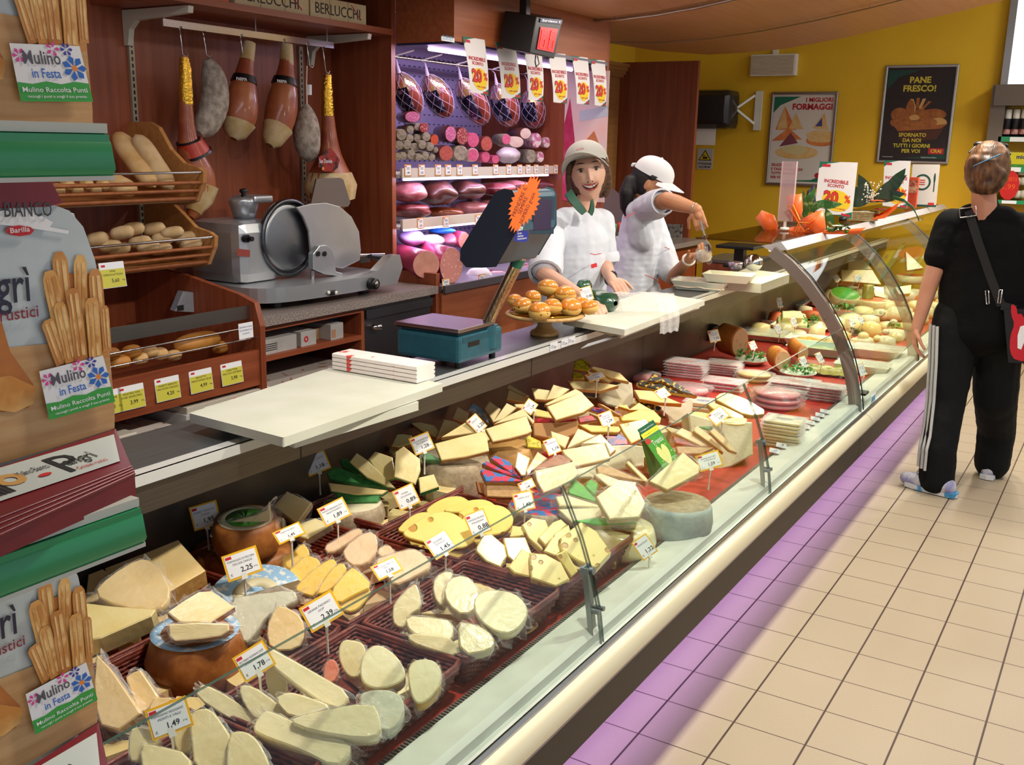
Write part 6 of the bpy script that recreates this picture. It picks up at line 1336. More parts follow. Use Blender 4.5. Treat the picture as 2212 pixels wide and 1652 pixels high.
vs, fs, wd = text_mesh('Serviamo il', .02); q.add([fr(.18+v.x/wd*.7,.885+v.y*.08,.007) for v in vs], fs, 1); q.build('name_strip', [plain('strip_blue','#20224e',.4), PAPER], t)
q = MB(); q.tube([fr(.35,0,-.02),fr(.3,-.18,-.01),fr(.38,-.30,-.01),fr(.48,-.2,-.01),fr(.42,0,-.02)],.003,6); q.build('cable', BLACK, t)
# ================================================================ right back counter and second slicer
t = thing('side_counter', T(-1.6,5.5,0), 'wooden back counter with speckled top at the far end behind the staff', 'counter'); iv = T(1.6,-5.5,0)
def bs(nm, mt, fn, **k): q = MB(); q.M = iv; fn(q); return q.build(nm, mt, t, **k)
bs('top', GRAN, lambda q: q.box((-2.5,5.5,.86),(-1.60,7.19,.895)))
bs('splash_board', mat('splash_grey','#8e8a86',.4,col2='#4e4c4c',scale=40,contrast=(.5,.6)), lambda q: q.box((-2.3,7.175,.895),(-1.78,7.19,.99)))
bs('cabinet_body', wood('cabinet_wood','#7e3417','#97431f'), lambda q: (q.box((-2.5,5.5,0),(-1.65,5.52,.86)), q.box((-2.5,7.17,0),(-1.65,7.19,.86)), q.box((-2.5,5.5,.0),(-2.3,7.19,.86)), q.box((-1.67,6.25,.0),(-1.65,7.19,.86)), q.box((-2.4,5.5,.55),(-1.66,6.25,.57))))
cbox((-1.72,5.75,.57), (.2,.14,.15), 0, [CART,INK], 'small_carton', 'white carton inside the far back counter between the two women')
t = thing('meat_slicer', T(-1.85,5.9,.895), 'second slicer with violet-tinted plate behind the smiling woman', 'meat slicer'); iv = T(1.85,-5.9,-.895)
bb5('base', SL, lambda q: q.box((-2.1,5.75,.91),(-1.70,6.25,.98),b=.02)); 
def g2(q):
    w_ = [P(u,v,x=-1.78) for u,v in ((1282,520),(1280,412),(1295,405),(1325,408),(1340,420),(1346,450),(1342,520))]; n = len(w_)
    q.add([p for p in w_]+[p+Vector((-.015,0,0)) for p in w_], [tuple(range(n))[::-1], tuple(range(n,2*n))]+[(i,(i+1)%n,n+(i+1)%n,n+i) for i in range(n)])
bb5('blade_guard_plate', mat('plate_violet','#6e6078',.35,.5), g2)
bb5('motor_housing', mat('slicer_beige','#8f8a78',.35,.5), lambda q: q.box((-1.95,6.0,.97),(-1.74,6.3,1.06),b=.02))
L = []
for k,(u,v,h_) in enumerate(((1316,505,'#a89cc8'),(1332,520,'#c8c8c8'),(1325,492,'#3a8f6a'),(1336,490,'#c8443c'))):
    p = P(u,v,x=-1.70); q = MB(); q.lathe([(0,-.03),(.022,-.03),(.024,.02),(.018,.03),(0,.03)],16); L.append(tag(q.build('small_jar', mat('jar'+str(k),h_,.3), None, T(p)), ['violet lidded jar on the far slicer','light grey jar beside the violet one','small green-topped jar on the far slicer','small red-topped jar on the far slicer'][k], 'jar'))
# things on the right behind the served case: second scale top etc.
p = P(1600,535,x=-.95); q = MB(); q.box((-.12,-.12,0),(.12,.12,.02),0,b=.004); q.box((-.03,-.03,-.10),(.03,.03,0),0); q.box((-.08,-.08,-.12),(.08,.08,-.10),0,b=.005); tag(q.build('hot_plate', BLACK, None, T(p)), 'black flat appliance behind the served case', 'appliance')
p = P(1590,556,x=-1.15); q = MB(); q.box((-.16,-.2,-.55),(.16,.25,0),0,b=.004); q.box((-.17,-.21,0),(.17,.26,.018),1); tag(q.build('service_table', [W_RED, STEELD], None, T(p.x,p.y,p.z-.02)), 'small dark service table by the yellow wall', 'table')
# ================================================================ yellow wall things
YW = 8.6
def onw(u, v, d=0): return P(u, v, y=YW-d)
a, b = onw(1622,118,.06), onw(1718,163,.06)
t = thing('emergency_light', T(a.x,YW,b.z), 'rectangular emergency light on the yellow wall', 'lamp')
q = MB(); q.box((0,-.06,0),(b.x-a.x,0,a.z-b.z),0,b=.008); q.build('housing', WPLAS, t)
q = MB(); q.box((.01,-.064,.01),(b.x-a.x-.02,-.058,a.z-b.z-.01),0); q.build('diffuser', mat('diffuser','#c9bda8',.4,col2='#b7a992',scale=12,stretch=(1,1,9)), t)
q = MB(); q.box(((b.x-a.x)/2-.02,-.03,a.z-b.z),((b.x-a.x)/2+.02,0,a.z-b.z+.04)); q.build('wall_clip', WPLAS, t)
def poster(c, q4, name, lab, fn, mats, frame_w=.022):
    w4 = [onw(*px(c,p), .02) for p in q4]; x0 = (w4[0].x+w4[3].x)/2; x1 = (w4[1].x+w4[2].x)/2; z1 = (w4[0].z+w4[1].z)/2; z0 = (w4[2].z+w4[3].z)/2; W_, H_ = x1-x0, z1-z0
    t = thing(name, T(x0,YW,z0), lab, 'poster')
    q = MB(); f = frame_w
    for lo,hi in (((0,-.022,0),(f,0,H_)),((W_-f,-.022,0),(W_,0,H_)),((f*.5,-.022,0),(W_-f*.5,0,f)),((f*.5,-.022,H_-f),(W_-f*.5,0,H_))): q.box(lo,hi,0,b=.006)
    q.build('frame', ALU, t)
    q = MB(); q.box((f*.9,-.010,f*.9),(W_-f*.9,-.002,H_-f*.9),0); q.M = T(0,-.0108,0) @ RX(90); fn(q, W_, H_); q.build('print', mats, t)
def p1(q, W_, H_):
    q.add([(W_*.05,H_*.95,0),(W_*.05,H_*.78,0),(W_*.15,H_*.86,0),(W_*.45,H_*.95,0)],[(0,1,2,3)],1)
    q.text('I MIGLIORI', H_*.045, T(W_*.93,H_*.895,.0005), 2, right=True, bold=.03, wmax=W_*.5); q.text('FORMAGGI', H_*.062, T(W_*.93,H_*.815,.0005), 2, right=True, bold=.04, wmax=W_*.64)
    def tri(a,b,c_,m,d=.0004): q.add([(W_*a[0],H_*a[1],d),(W_*b[0],H_*b[1],d),(W_*c_[0],H_*c_[1],d)],[(0,1,2)],m)
    tri((.10,.60),(.42,.60),(.22,.85),3); tri((.22,.85),(.28,.62),(.12,.6),4,.0006); tri((.30,.61),(.52,.61),(.40,.78),4,.0008); tri((.05,.48),(.52,.5),(.30,.62),3,.0009); tri((.18,.42),(.46,.46),(.34,.57),5,.0012)
    tri((.66,.62),(.90,.60),(.82,.78),4,.0006); tri((.70,.64),(.80,.64),(.79,.73),6,.0009)
    for (cx,cy,rx,ry,m,d) in ((.78,.55,.20,.05,4,.0010),(.80,.49,.22,.06,3,.0005),(.80,.51,.2,.04,4,.0007),(.45,.36,.33,.07,4,.0004),(.42,.39,.20,.05,7,.0008)):
        q.add([(W_*(cx+rx*math.cos(k*.3142)),H_*(cy+ry*math.sin(k*.3142)),d) for k in range(20)],[tuple(range(20))],m)
    for k,s_ in enumerate(('SELEZIONATI','E TAGLIATI FRESCHI','TUTTI I GIORNI','PER VOI')): q.text(s_, H_*.028, T(W_*.08,H_*(.21-.045*k),.0005), 2, bold=.03)
    q.add([(W_*.95,H_*.05,0),(W_*.95,H_*.15,0),(W_*.7,H_*.07,0),(W_*.2,H_*.05,0)],[(0,1,2,3)],1); q.lathe([(0,.0004),(W_*.05,.0004)],16,2,T(W_*.80,H_*.12,0) @ SCL(1,.8,1))
poster('c' if False else '1', [(1663,199),(1807,197),(1797,404),(1655,400)], 'cheese_poster', 'framed white poster of cheeses reading I MIGLIORI FORMAGGI', p1,
  [plain('poster_white','#d6cfc8',.5), GREEN, plain('poster_red','#b3202c',.5), mat('poster_orange','#c9683a',.5,col2='#d98a4c',scale=20), mat('poster_cheese','#d9a860',.5,col2='#d9bd86',scale=20), plain('poster_purple','#7a3f4c',.5), plain('poster_blue','#34478f',.5), plain('poster_cream','#cfc08c',.5)])
def p2(q, W_, H_):
    q.add([(W_*.05,H_*.95,0),(W_*.05,H_*.75,0),(W_*.2,H_*.88,0),(W_*.5,H_*.95,0)],[(0,1,2,3)],1)
    q.text('PANE', H_*.062, T(W_*.5,H_*.82,.0005), 2, cx=True, bold=.035); q.text('FRESCO!', H_*.062, T(W_*.5,H_*.735,.0005), 2, cx=True, bold=.035)
    E_ = [(.26,.50,.12,.07,3),(.40,.55,.06,.10,4),(.30,.42,.16,.06,4),(.72,.50,.18,.06,4),(.80,.42,.12,.05,5),(.55,.50,.10,.06,4),(.52,.40,.10,.04,3),(.47,.47,.07,.03,5),(.65,.42,.14,.05,3)]
    for k in range(4): a = .9+k*.35; q.add([(W_*(.5+.02),H_*.5,.0005),(W_*(.5-.02),H_*.5,.0005),(W_*(.5+.25*math.cos(a)-.02),H_*(.5+.17*math.sin(a)),.0005),(W_*(.5+.25*math.cos(a)+.025),H_*(.5+.17*math.sin(a)),.0005)],[(0,1,2,3),(3,2,1,0)],5 if k%2 else 4)
    for i,(cx,cy,rx,ry,m) in enumerate(E_): q.add([(W_*(cx+rx*math.cos(k*.3142)),H_*(cy+ry*math.sin(k*.3142)),.0008+i*.0002) for k in range(20)],[tuple(range(20))],m)
    q.add([(W_*.18,H_*.40,.003),(W_*.26,H_*.33,.003),(W_*.84,H_*.36,.003),(W_*.93,H_*.41,.003),(W_*.5,H_*.37,.003)],[(0,1,2,3,4)],3); q.add([(W_*.26,H_*.33,.0028),(W_*.32,H_*.22,.0028),(W_*.80,H_*.25,.0028),(W_*.9,H_*.38,.0028)],[(0,1,2,3)],6)
    for k,s_ in enumerate(('SFORNATO','DA NOI','TUTTI I GIORNI','PER VOI')): q.text(s_, H_*.038, T(W_*.47,H_*(.275-.055*k),.0035), 2, cx=True, bold=.03)
    q.add([(W_*.95,H_*.05,.0004),(W_*.95,H_*.17,.0004),(W_*.7,H_*.08,.0004),(W_*.3,H_*.05,.0004)],[(0,1,2,3)],1); q.box((W_*.71,H_*.10,.0030),(W_*.92,H_*.16,.0034),7); q.text('CRAI', H_*.035, T(W_*.815,H_*.115,.0038), 2, cx=True, bold=.03)
    q.text('www.craiweb.it', H_*.012, T(W_*.08,H_*.06,.0008), 8); q.text('Semplicemente italiano', H_*.012, T(W_*.62,H_*.06,.0008), 8)
poster('1', [(1911,143),(2071,136),(2050,354),(1894,352)], 'bread_poster', 'framed dark poster of bread reading PANE FRESCO', p2,
  [mat('poster_dark','#1c1512',.45,col2='#2c1a18',scale=3), plain('poster_teal','#143f35',.5), plain('poster_yellow','#cdbb3c',.5), mat('bread_dark_print','#8f4f24',.5,col2='#a8652f',scale=30), mat('bread_mid_print','#a8662c',.5,col2='#8a4a20',scale=30), plain('bread_light_print','#c99a5c',.5), plain('basket_print','#4a2418',.5), plain('crai_red','#b3202c',.5), PAPER])
# paper towel dispenser
a, b = onw(1491,195,.22), onw(1585,280,.22); hx_ = (b.x-a.x)/2; hz = (a.z-b.z)/2
t = thing('towel_dispenser', T((a.x+b.x)/2,YW-.22,(a.z+b.z)/2), 'smoked grey paper towel dispenser on a white folding bracket', 'towel dispenser')
q = MB(); q.box((-hx_,-.13,-hz),(hx_,.13,hz),0,b=.05); q.build('smoked_cover', film('smoked_plastic','#26282c',.70,.15,0), t)
q = MB(); q.tube([(-hx_*.7,0,0),(hx_*.7,0,0)],hz*.75,20); q.build('paper_roll', mat('roll_grey','#8d8590',.8), t)
q = MB(); q.box((-hx_*.55,-.09,-hz-.13),(hx_*.40,-.088,-hz+.04)); q.build('hanging_sheet', PAPER, t)
q = MB(); 
for s_ in (1,-1): q.box((0,-.015,0),(.20,.015,.018),0,M=T(hx_-.02,.06,.0) @ RZ(38) @ RY(-35*s_))
q.box((hx_+.10,.195,-.16),(hx_+.16,.215,.16),0)
q.build('bracket', WPLAS, t)
# warning sign
a, b = onw(1507,320,.006), onw(1538,366,.006); W_, H_ = b.x-a.x, a.z-b.z
q = MB(); q.box((0,-.006,0),(W_,0,H_),0,b=.002); q.M = T(0,-.0066,0) @ RX(90); q.add([(W_*.08,H_*.42,0),(W_*.92,H_*.42,0),(W_*.5,H_*.93,0)],[(0,1,2)],1); q.add([(W_*.17,H_*.46,.0004),(W_*.83,H_*.46,.0004),(W_*.5,H_*.86,.0004)],[(0,1,2)],2); q.box((W_*.36,H_*.50,.0005),(W_*.66,H_*.60,.0009),1); q.box((W_*.34,H_*.64,.0005),(W_*.52,H_*.68,.0009),1)
q.text('ATTENZIONE', H_*.10, T(W_*.5,H_*.22,.0006), 1, cx=True, wmax=W_*.88, bold=.02); q.text('ALLE MANI', H_*.10, T(W_*.5,H_*.07,.0006), 1, cx=True, wmax=W_*.75, bold=.02)
tag(q.build('warning_sign', [mat('sign_white','#b9bcc0',.5), INK, plain('sign_yellow','#d9c21e',.5)], None, T(a.x,YW,b.z)), 'small warning sign reading ATTENZIONE ALLE MANI', 'sign')
q = MB(); q.box((0,-.015,0),(.07,0,.10),0,b=.004); p = P(1320,115,y=8.6); tag(q.build('wall_socket', WPLAS, None, T(p.x-.4,8.6,p.z-.05) if False else T(-2.72,8.6,2.42)), 'white wall socket above the cabinet', 'socket')
# ================================================================ served case contents
def tray(c, pt, w_, d_, h_, yaw, label, z=.486, mt=None, fill=None, fname='filling', fh=.6, grp=None, film_=False):
    p = P(*px(c,pt), z=z+h_*.8); t = thing('food_tray', T(p.x,p.y,z) @ RZ(yaw), label, 'tray', grp); q = MB(); k = .80
    a, b = w_/2, d_/2; o_ = [(-a*k,-b*k,0),(a*k,-b*k,0),(a*k,b*k,0),(-a*k,b*k,0),(-a,-b,h_),(a,-b,h_),(a,b,h_),(-a,b,h_)]; g = .96
    i_ = [(x*g,y*g,z_+.004 if z_ == 0 else z_) for x,y,z_ in o_]
    q.add(o_+i_, [(3,2,1,0),(0,1,5,4),(1,2,6,5),(2,3,7,6),(3,0,4,7),(8,9,10,11),(12,13,9,8),(13,14,10,9),(14,15,11,10),(15,12,8,11),(4,5,13,12),(5,6,14,13),(6,7,15,14),(7,4,12,15)])
    q.build('tray_body', mt or TRW, t, bevel=.003)
    if fill:
        q = MB(); kk = k+(1-k)*fh; n = 14
        q.grid(lambda u,v:((u-.5)*2*a*kk*.95,(v-.5)*2*b*kk*.95, h_*fh*(.35+.65*min(1,6*min(u,1-u,v,1-v)))+.010*noise.noise(Vector((u*7,v*7,p.x*9)))), n, n); q.build(fname, fill, t)
    if film_:
        q = MB(); q.grid(lambda u,v:((u-.5)*2*a*1.02,(v-.5)*2*b*1.02, h_+.004+.006*noise.noise(Vector((u*5,v*5,p.y*9)))), 12, 12); q.build('cling_film', CLEAR, t)
    return t
TRW = mat('tray_porcelain','#dfe2d2',.35,coat=.3); LEAF = mat('fresh_leaf','#2f7a24',.45,col2='#4f9a34',scale=30); LEAFD = mat('dark_leaf','#1c3d1a',.4,col2='#2c5a24',scale=30)
def leaves(c, pt, n, r, label, z=.53, x=None, mt=None, sz=.022, cat='leaves', h_=.03, dist=None):
    p = P(*px(c,pt), x=x) if x is not None else P(*px(c,pt), z=z); rr = random.Random(int(pt[0])); q = MB()
    for k in range(n):
        a = rr.uniform(0,6.28); d = r*rr.uniform(0,1)**.6; M = T(d*math.cos(a),d*math.sin(a),rr.uniform(-h_,h_)*.6) @ RZ(rr.uniform(0,360)) @ RX(rr.uniform(-50,50)); s_ = sz*rr.uniform(.7,1.2)
        q.add([(0,-s_*.5,0),(s_*.35,0,.003),(0,s_*.5,.0),(-s_*.35,0,.003)],[(0,1,2),(0,2,3)],0,False,M)
    return tag(q.build('leaf_bunch', mt or LEAF, None, T(p)), label, cat)
tray('s', (650,790), .32, .20, .040, 4, 'white tray carrying the stepped ricotta cone')
RIC = mat('ricotta','#ece9c4',.5,col2='#e2deb0',scale=12,bump=.25,bscale=70)
p = P(*px('s',(670,700)), z=.52); q = MB(); q.lathe([(0,.0),(.088,.0),(.085,.01),(.060,.095),(.0,.10)],28); q.lathe([(0,.095),(.040,.095),(.036,.15),(.028,.165),(0,.168)],20,0,T(-.028,-.01,0)); tag(q.build('ricotta_cone', RIC, None, T(p.x,p.y,.492)), 'tall stepped white ricotta cone on its tray', 'cheese')
leaves('s', (1080,690), 40, .05, 'dark leaves beside the ricotta cone', z=.53, mt=LEAFD)
tray('s', (1560,950), .33, .22, .04, 4, 'white tray with the butter block and broccoli')
for pts,zz,lab in (([(1195,650),(1560,650),(1610,740),(1600,800),(1200,795)],.60,'pale butter block lying on the larger one'),([(1110,750),(1200,720),(1560,790),(1700,880),(1690,950),(1400,950),(1120,930)],.56,'large pale butter block in the tray')):
    piece('s', pts, zz, 40, .05, mat('butter','#ecebb0',.4,col2='#e6e4a2',scale=8), name='butter_block', label=lab, cat='butter', bev=.004)
leaves('s', (1610,910), 60, .035, 'broccoli florets in the butter tray', z=.54); leaves('s', (1760,800), 60, .05, 'green leaves at the back of the butter tray', z=.56)
tray('s', (930,1110), .36, .26, .035, 4, 'flat tray of pale creamy food under film', fill=mat('creamy_food','#e3e2b4',.4,col2='#cfcf98',scale=22,bump=.4,coat=.6), film_=True)
tray('s', (1820,1220), .30, .20, .05, 4, 'white tray of golden marinated mushrooms', fill=mat('mushrooms','#9a7420',.35,col2='#c9a646',scale=34,bump=1,bscale=60,coat=.6), fh=.8)
tray('f', (1400,650), .34, .22, .05, 4, 'grey-green tray behind the roast rolls', mt=mat('tray_greygreen','#a9bcae',.4), fill=mat('pickles','#b7b98e',.4,col2='#8d9a6a',scale=30,bump=.6))
tray('f', (1140,370), .40, .24, .05, 4, 'large back tray covered with clear film', fill=mat('white_food','#d9dab8',.45,col2='#c8c9a2',scale=14,bump=.5), film_=True)
tray('f', (1310,600), .2, .14, .04, 4, 'small white tray with yellow slabs', fill=CH['cream'])
tray('f', (1700,660), .34, .20, .05, 2, 'white tray near the curved glass with film', fill=mat('salmon_food','#d8a48a',.4,col2='#c9c19a',scale=18,bump=.5,coat=.5), film_=True)
tray('f', (1430,770), .26, .17, .045, 5, 'clear oval dish of olives', mt=CLEAR, fill=mat('olives','#8f8d3a',.35,col2='#b5ad58',scale=50,bump=.8,coat=.5), fh=.7)
tray('f', (1640,440), .30, .16, .05, 0, 'white tray of dark green wrapped morsels', fill=mat('green_morsels','#5d7a5c',.4,col2='#c9cdb0',scale=36,contrast=(.45,.55),bump=.8,coat=.5))
tray('f', (1660,760), .26, .17, .045, 3, 'tray of shiny wrapped white cheese beside the glass foot', fill=mat('wrapped_white','#cfcdbd',.3,col2='#b8b49a',scale=14,bump=.7,coat=.7), film_=True)
# roasts and green-wrapped meat
RCUT = mat('roast_cut','#c9a078',.5,col2='#b98a64',scale=40,contrast=(.55,.65)); RCAS = mat('roast_crust','#9a5522',.5,col2='#b8752f',scale=14,bump=.5,bscale=40)
def roast(c, pt, rx, ry, lab, z=.56, ln=.2, yaw=-35, cut=RCUT, cas=RCAS, ribs=False, name='roast_meat', cat='roast'):
    p = P(*px(c,pt), z=z); k = (p-CAM).length/FPX/CR[c][2]; q = MB(); r = ry*k
    pr = [(r*.9,0),(r,-.006)]+[(r*(1+(.05*math.sin(i*1.3) if ribs else 0)),-.006-ln*i/16) for i in range(1,15)]+[(r*.7,-ln),(0,-ln*1.03)]
    q.lathe([(0,0),(r*.9,0)],28,1,None,False); q.lathe(pr,28,0); q.v = [Vector((v.x*rx/ry, v.y, v.z)) for v in q.v]
    tag(q.build(name, [cas, cut], None, T(p) @ RZ(yaw+90) @ RX(90)), lab, cat)
roast('f', (905,625), 62, 92, 'tall brown roast loaf with speckled cut face', z=.585, ln=.16)
roast('f', (1165,735), 50, 62, 'netted brown roast roll next to the basil bowl', z=.555, ln=.15, ribs=True, yaw=-55)
roast('f', (1290,690), 34, 48, 'second brown roast roll lying behind the netted one', z=.555, ln=.24, yaw=-60)
GWR = mat('green_wrap','#0f3a26',.3,col2='#1a5a3a',scale=9,bump=.6,bscale=40,coat=.7)
roast('f', (735,480), 52, 42, 'dark ham piece with pink cut at the back', z=.60, ln=.10, cut=mat('ham_pink_cut','#d98a7e',.45,col2='#c9786c',scale=10), cas=mat('black_rind','#1a1412',.4,col2='#3a1c16',scale=12,coat=.5), name='ham_piece', cat='ham')
roast('f', (760,570), 45, 55, 'green-wrapped ham upright beside the tall roast', z=.575, ln=.10, cut=GWR, cas=GWR, name='wrapped_ham', cat='ham')
roast('f', (640,600), 60, 66, 'long dark green wrapped ham near the steel lip', z=.57, ln=.22, cut=GWR, cas=mat('dark_green_wrap','#0c1f18',.35,col2='#163524',scale=9,bump=.6,coat=.6), yaw=-15, name='wrapped_ham', cat='ham')
for pt,lab in (((975,715),'white bowl of basil between the roasts'),((1260,795),'white bowl of basil in front of the netted roast')):
    p = P(*px('f',pt), z=.52); q = MB(); q.lathe([(0,0),(.045,0),(.085,.025),(.088,.03),(.082,.028),(.045,.008),(0,.006)],24); tag(q.build('herb_bowl', TRW, None, T(p.x,p.y,.486)), lab, 'bowl')
    leaves('f', (pt[0],pt[1]-18), 110, .075, 'bunch of basil in the '+('bowl between the roasts' if pt[0] < 1000 else 'bowl before the netted roast'), z=.535)
leaves('f', (590,590), 30, .06, 'dark green leaves beside the green-wrapped ham', z=.53, mt=LEAFD)
# cheeses farther inside the curved glass
pieces('q', [([(545,10),(662,4),(935,312),(545,316)],.72,66,dict(th=.06)),([(430,322),(935,318),(1085,560),(700,522),(440,502)],.64,60,dict(th=.08)),([(940,580),(1120,600),(1140,780),(980,740)],.60,50,{}),
 ([(1300,600),(1570,560),(1560,700),(1370,720)],.62,45,{}),([(1480,20),(1770,292),(1500,330)],.72,60,dict(mt='pale'))],
 'large yellowish cheese block far inside the curved glass, {}', 'blocks far inside the curved glass', th=.04, mt='cream', rind='yellow', rd=0)
wheel('q', (500,700), .60, .10, .07, 'pale', 'lime', 'wrapped round cheese with green printed label in the served case', tilt=20)
wheel('q', (960,800), .57, .11, .08, 'cream', 'orange', 'orange-wrapped round cheese below the glass jar')
wheel('q', (1560,400), .62, .11, .06, 'pale', 'orange', 'round cheese with pink and orange wrapper at the far end')
p = P(*px('q',(860,740)), z=.62); q = MB(); q.lathe([(0,0),(.036,0),(.038,.01),(.038,.07),(.032,.08),(.034,.095),(0,.095)],20); tag(q.build('glass_jar', mat('amber_jar','#8a7426',.15,col2='#a89a3a',scale=20,coat=.8), None, T(p.x,p.y,.60)), 'amber glass jar standing among the cheeses', 'jar')
BALL = mat('mozzarella','#dcd6b4',.35,col2='#cfc79e',scale=6,coat=.5); L = []
for (u,v,r) in ((930,1250,105),(790,1400,85),(1330,1420,110),(1150,1330,60),(1020,1440,70),(640,1470,60),(1280,1170,60),(1190,520,60),(1380,480,60),(1500,470,50),(1130,690,60),(1250,880,60),(1100,1010,50),(1350,1000,60),(1450,880,55)):
    p = P(*px('q',(u,v)), z=.54); k = (p-CAM).length/FPX/7.511; q = MB(); q.ell((0,0,0),(r*k,r*k,r*k*.8),fn=lambda d:1+.07*noise.noise(d*2+Vector((u,0,0)))); L.append(q.build('wrapped_cheese', [BALL, CH['cream'], CH['ivory']][len(L)%3], None, T(p)))
name_by_place(L, 'roundish wrapped cheese deep in the served case, {}', group='wrapped cheeses deep in the served case', cat='cheese')
random.seed(21)
for row in range(8):
    L = []
    for k in range(7):
        y = 5.85+row*.32+random.uniform(-.05,.05); x = -.70+.118*k+random.uniform(-.02,.02); r = random.uniform(.045,.07); q = MB(); hh = random.uniform(.04,.09)
        q.lathe([(0,0),(r,0),(r*1.04,hh*.4),(r*.92,hh*.9),(r*.3,hh*1.05),(0,hh)],14); q.v = [Vector((v.x*(1+.12*noise.noise(v*20+Vector((k,row,0)))),v.y,v.z)) for v in q.v]
        L.append(q.build('small_cheese', [CH['cream'],CH['ivory'],BALL,CH['pale'],CH['gouda'],RIND['orange'],CH['pale'],RIND['white']][(k*3+row*5)%8], None, T(x,y,.486) @ RX(random.uniform(-14,14))))
    name_by_place(L, 'small wrapped cheese in the served case, row '+['nearest the first frame','second','third','fourth','fifth','sixth','seventh','farthest'][row]+', {}', group='small cheeses in the served case', cat='cheese')
leaves('q', (470,920), 90, .06, 'parsley bunch left of the white tray', z=.56, sz=.03); leaves('q', (650,1330), 60, .05, 'herb leaves near the mozzarella balls', z=.54, mt=LEAFD, sz=.03); leaves('q', (1290,1220), 30, .04, 'herb sprig near the second frame', z=.54, sz=.03)
for c_,q4,z,pr,lab in (('q',[(585,440),(682,388),(785,470),(680,535)],.66,'1,59','price card left of the amber jar'),('q',[(255,445),(345,402),(425,485),(345,530)],.66,'1,19','price card above the green-labelled round cheese'),('q',[(515,1128),(600,1110),(665,1225),(590,1255)],.60,'0,98','price card leaning before the white tray, left'),
  ('q',[(670,1100),(742,1080),(815,1180),(750,1205)],.60,'0,95','price card leaning before the white tray, right'),('s',[(1070,402),(1190,380),(1208,590),(1110,590)],.62,'1,29','price card behind the ricotta cone'),('s',[(1380,785),(1492,735),(1522,950),(1400,980)],.60,'1,05','price card at the butter tray'),
  ('s',[(1000,940),(1112,905),(1218,1080),(1085,1130)],.58,'1,15','price card over the creamy tray'),('s',[(400,1312),(522,1285),(705,1385),(580,1445)],.62,'1,25','price card lying back above the basil bowl'),('f',[(703,552),(775,540),(782,612),(728,624)],.62,'1,35','price card on the green-wrapped ham'),
  ('D',[(1185,252),(1288,212),(1392,375),(1285,415)],.56,'1,45','price card above the front basil bowl'),('D',[(1518,160),(1600,122),(1642,300),(1545,340)],.58,'1,09','price card at the olive dish'),('f',[(1625,760),(1670,740),(1685,820),(1640,830)],.57,'1,12','price card inside the curved glass foot')):
    card(c_, q4, z, pr, lab, stem=.05, tilt=62)
# near the working women: trays on board and worktop
t = tray('w', (970,1480), .27, .17, .045, 8, 'white tray of seafood salad in front of the woman with the spoon', z=.882, fill=mat('seafood_salad','#d9c4ae',.4,col2='#efe6d2',scale=45,bump=1,bscale=70,coat=.6), fh=.9, film_=True)
t = tray('s', (150,-60), .24, .16, .04, 8, 'white tray with a foil bowl and shiny steel bowl on the thick board', z=.930)
p = P(1628,567,z=.99); q = MB(); q.ell((0,0,0),(.048,.048,.045)); tag(q.build('steel_bowl', CHROME, None, T(p)), 'round mirror-like steel bowl reflecting bright light', 'bowl')
p = P(1588,572,z=.965); q = MB(); q.lathe([(0,-.02),(.034,-.02),(.040,.015),(.036,.017),(0,.012)],24); tag(q.build('foil_bowl', mat('foil_lilac','#a89cb0',.25,.8,bump=.6,bscale=60), None, T(p)), 'small foil bowl on the rear tray', 'bowl')
q = MB(); pts = [P(*px('s',a), z=1.0) for a in ((-10,-130),(20,-70),(40,-20))]
# green roll and clear bag by the woman hands
g0 = P(1243,640,z=.965); g1 = P(1330,655,z=.965); q = MB(); M = along(g0, g1); L_ = (g1-g0).length; q.lathe([(.01,0),(.04,.015),(.052,.06),(.054,L_*.6),(.045,L_*.9),(.012,L_)],22); q.v = [Vector((v.x*(1+.06*noise.noise(v*20)),v.y*.8,v.z)) for v in q.v]
o = q.build('green_roll', GWR, None, M); tag(o, 'dark green wrapped roll with white label held down by a hand', 'packed meat')
q = MB(); q.lathe([(.0545,L_*.62),(.053,L_*.80)],10,0,None,True,arc=1.5,a0=-1.1); q.v = [Vector((v.x,v.y*.82,v.z)) for v in q.v]; q.build('white_label', PAPER, o)
q = MB(); bp = [(1330,640,.96),(1400,622,.965),(1440,625,.965),(1455,660,.955),(1462,715,.93),(1420,722,.93),(1425,668,.95),(1370,664,.95)]
def bagf(u,v):
    a = P(1325+130*u, 632-10*u+12*u*u, z=.965-.02*u) ; b = P(1395+62*u, 676+45*u*1.0, z=.932) if False else P(1345+115*u, 672+2*u, z=.948)
    p = a*(1-v)+b*v; p = p+Vector((0,0,.020*math.sin(math.pi*v)+.006*noise.noise(Vector((u*5,v*4,0))))); return p
o0 = P(1390,650,z=.95)
q.grid(lambda u,v: bagf(u,v)-o0, 14, 8)
def flap(u,v):
    a = P(1412+48*u, 642-2*u, z=.955); b = P(1420+42*u, 722-6*u, x=-.535, z=None) if False else P(1424+40*u, 722-8*u, z=.90)
    p = a*(1-v)+b*v; return p+Vector((.012*math.sin(v*3),0,.003*math.sin(u*18)))
q.grid(lambda u,v: flap(u,v)-o0, 16, 8)
tag(q.build('clear_bag', CLEARH, None, T(o0)), 'clear plastic bag draped over the white board', 'bag')
q = MB(); q.ell((0,0,0),(.03,.05,.028),fn=lambda d:1+.2*noise.noise(d*3)); tag(q.build('green_pouch', GWR, None, T(P(1262,618,z=.975))), 'dark green pouch before the smiling woman', 'packed meat')
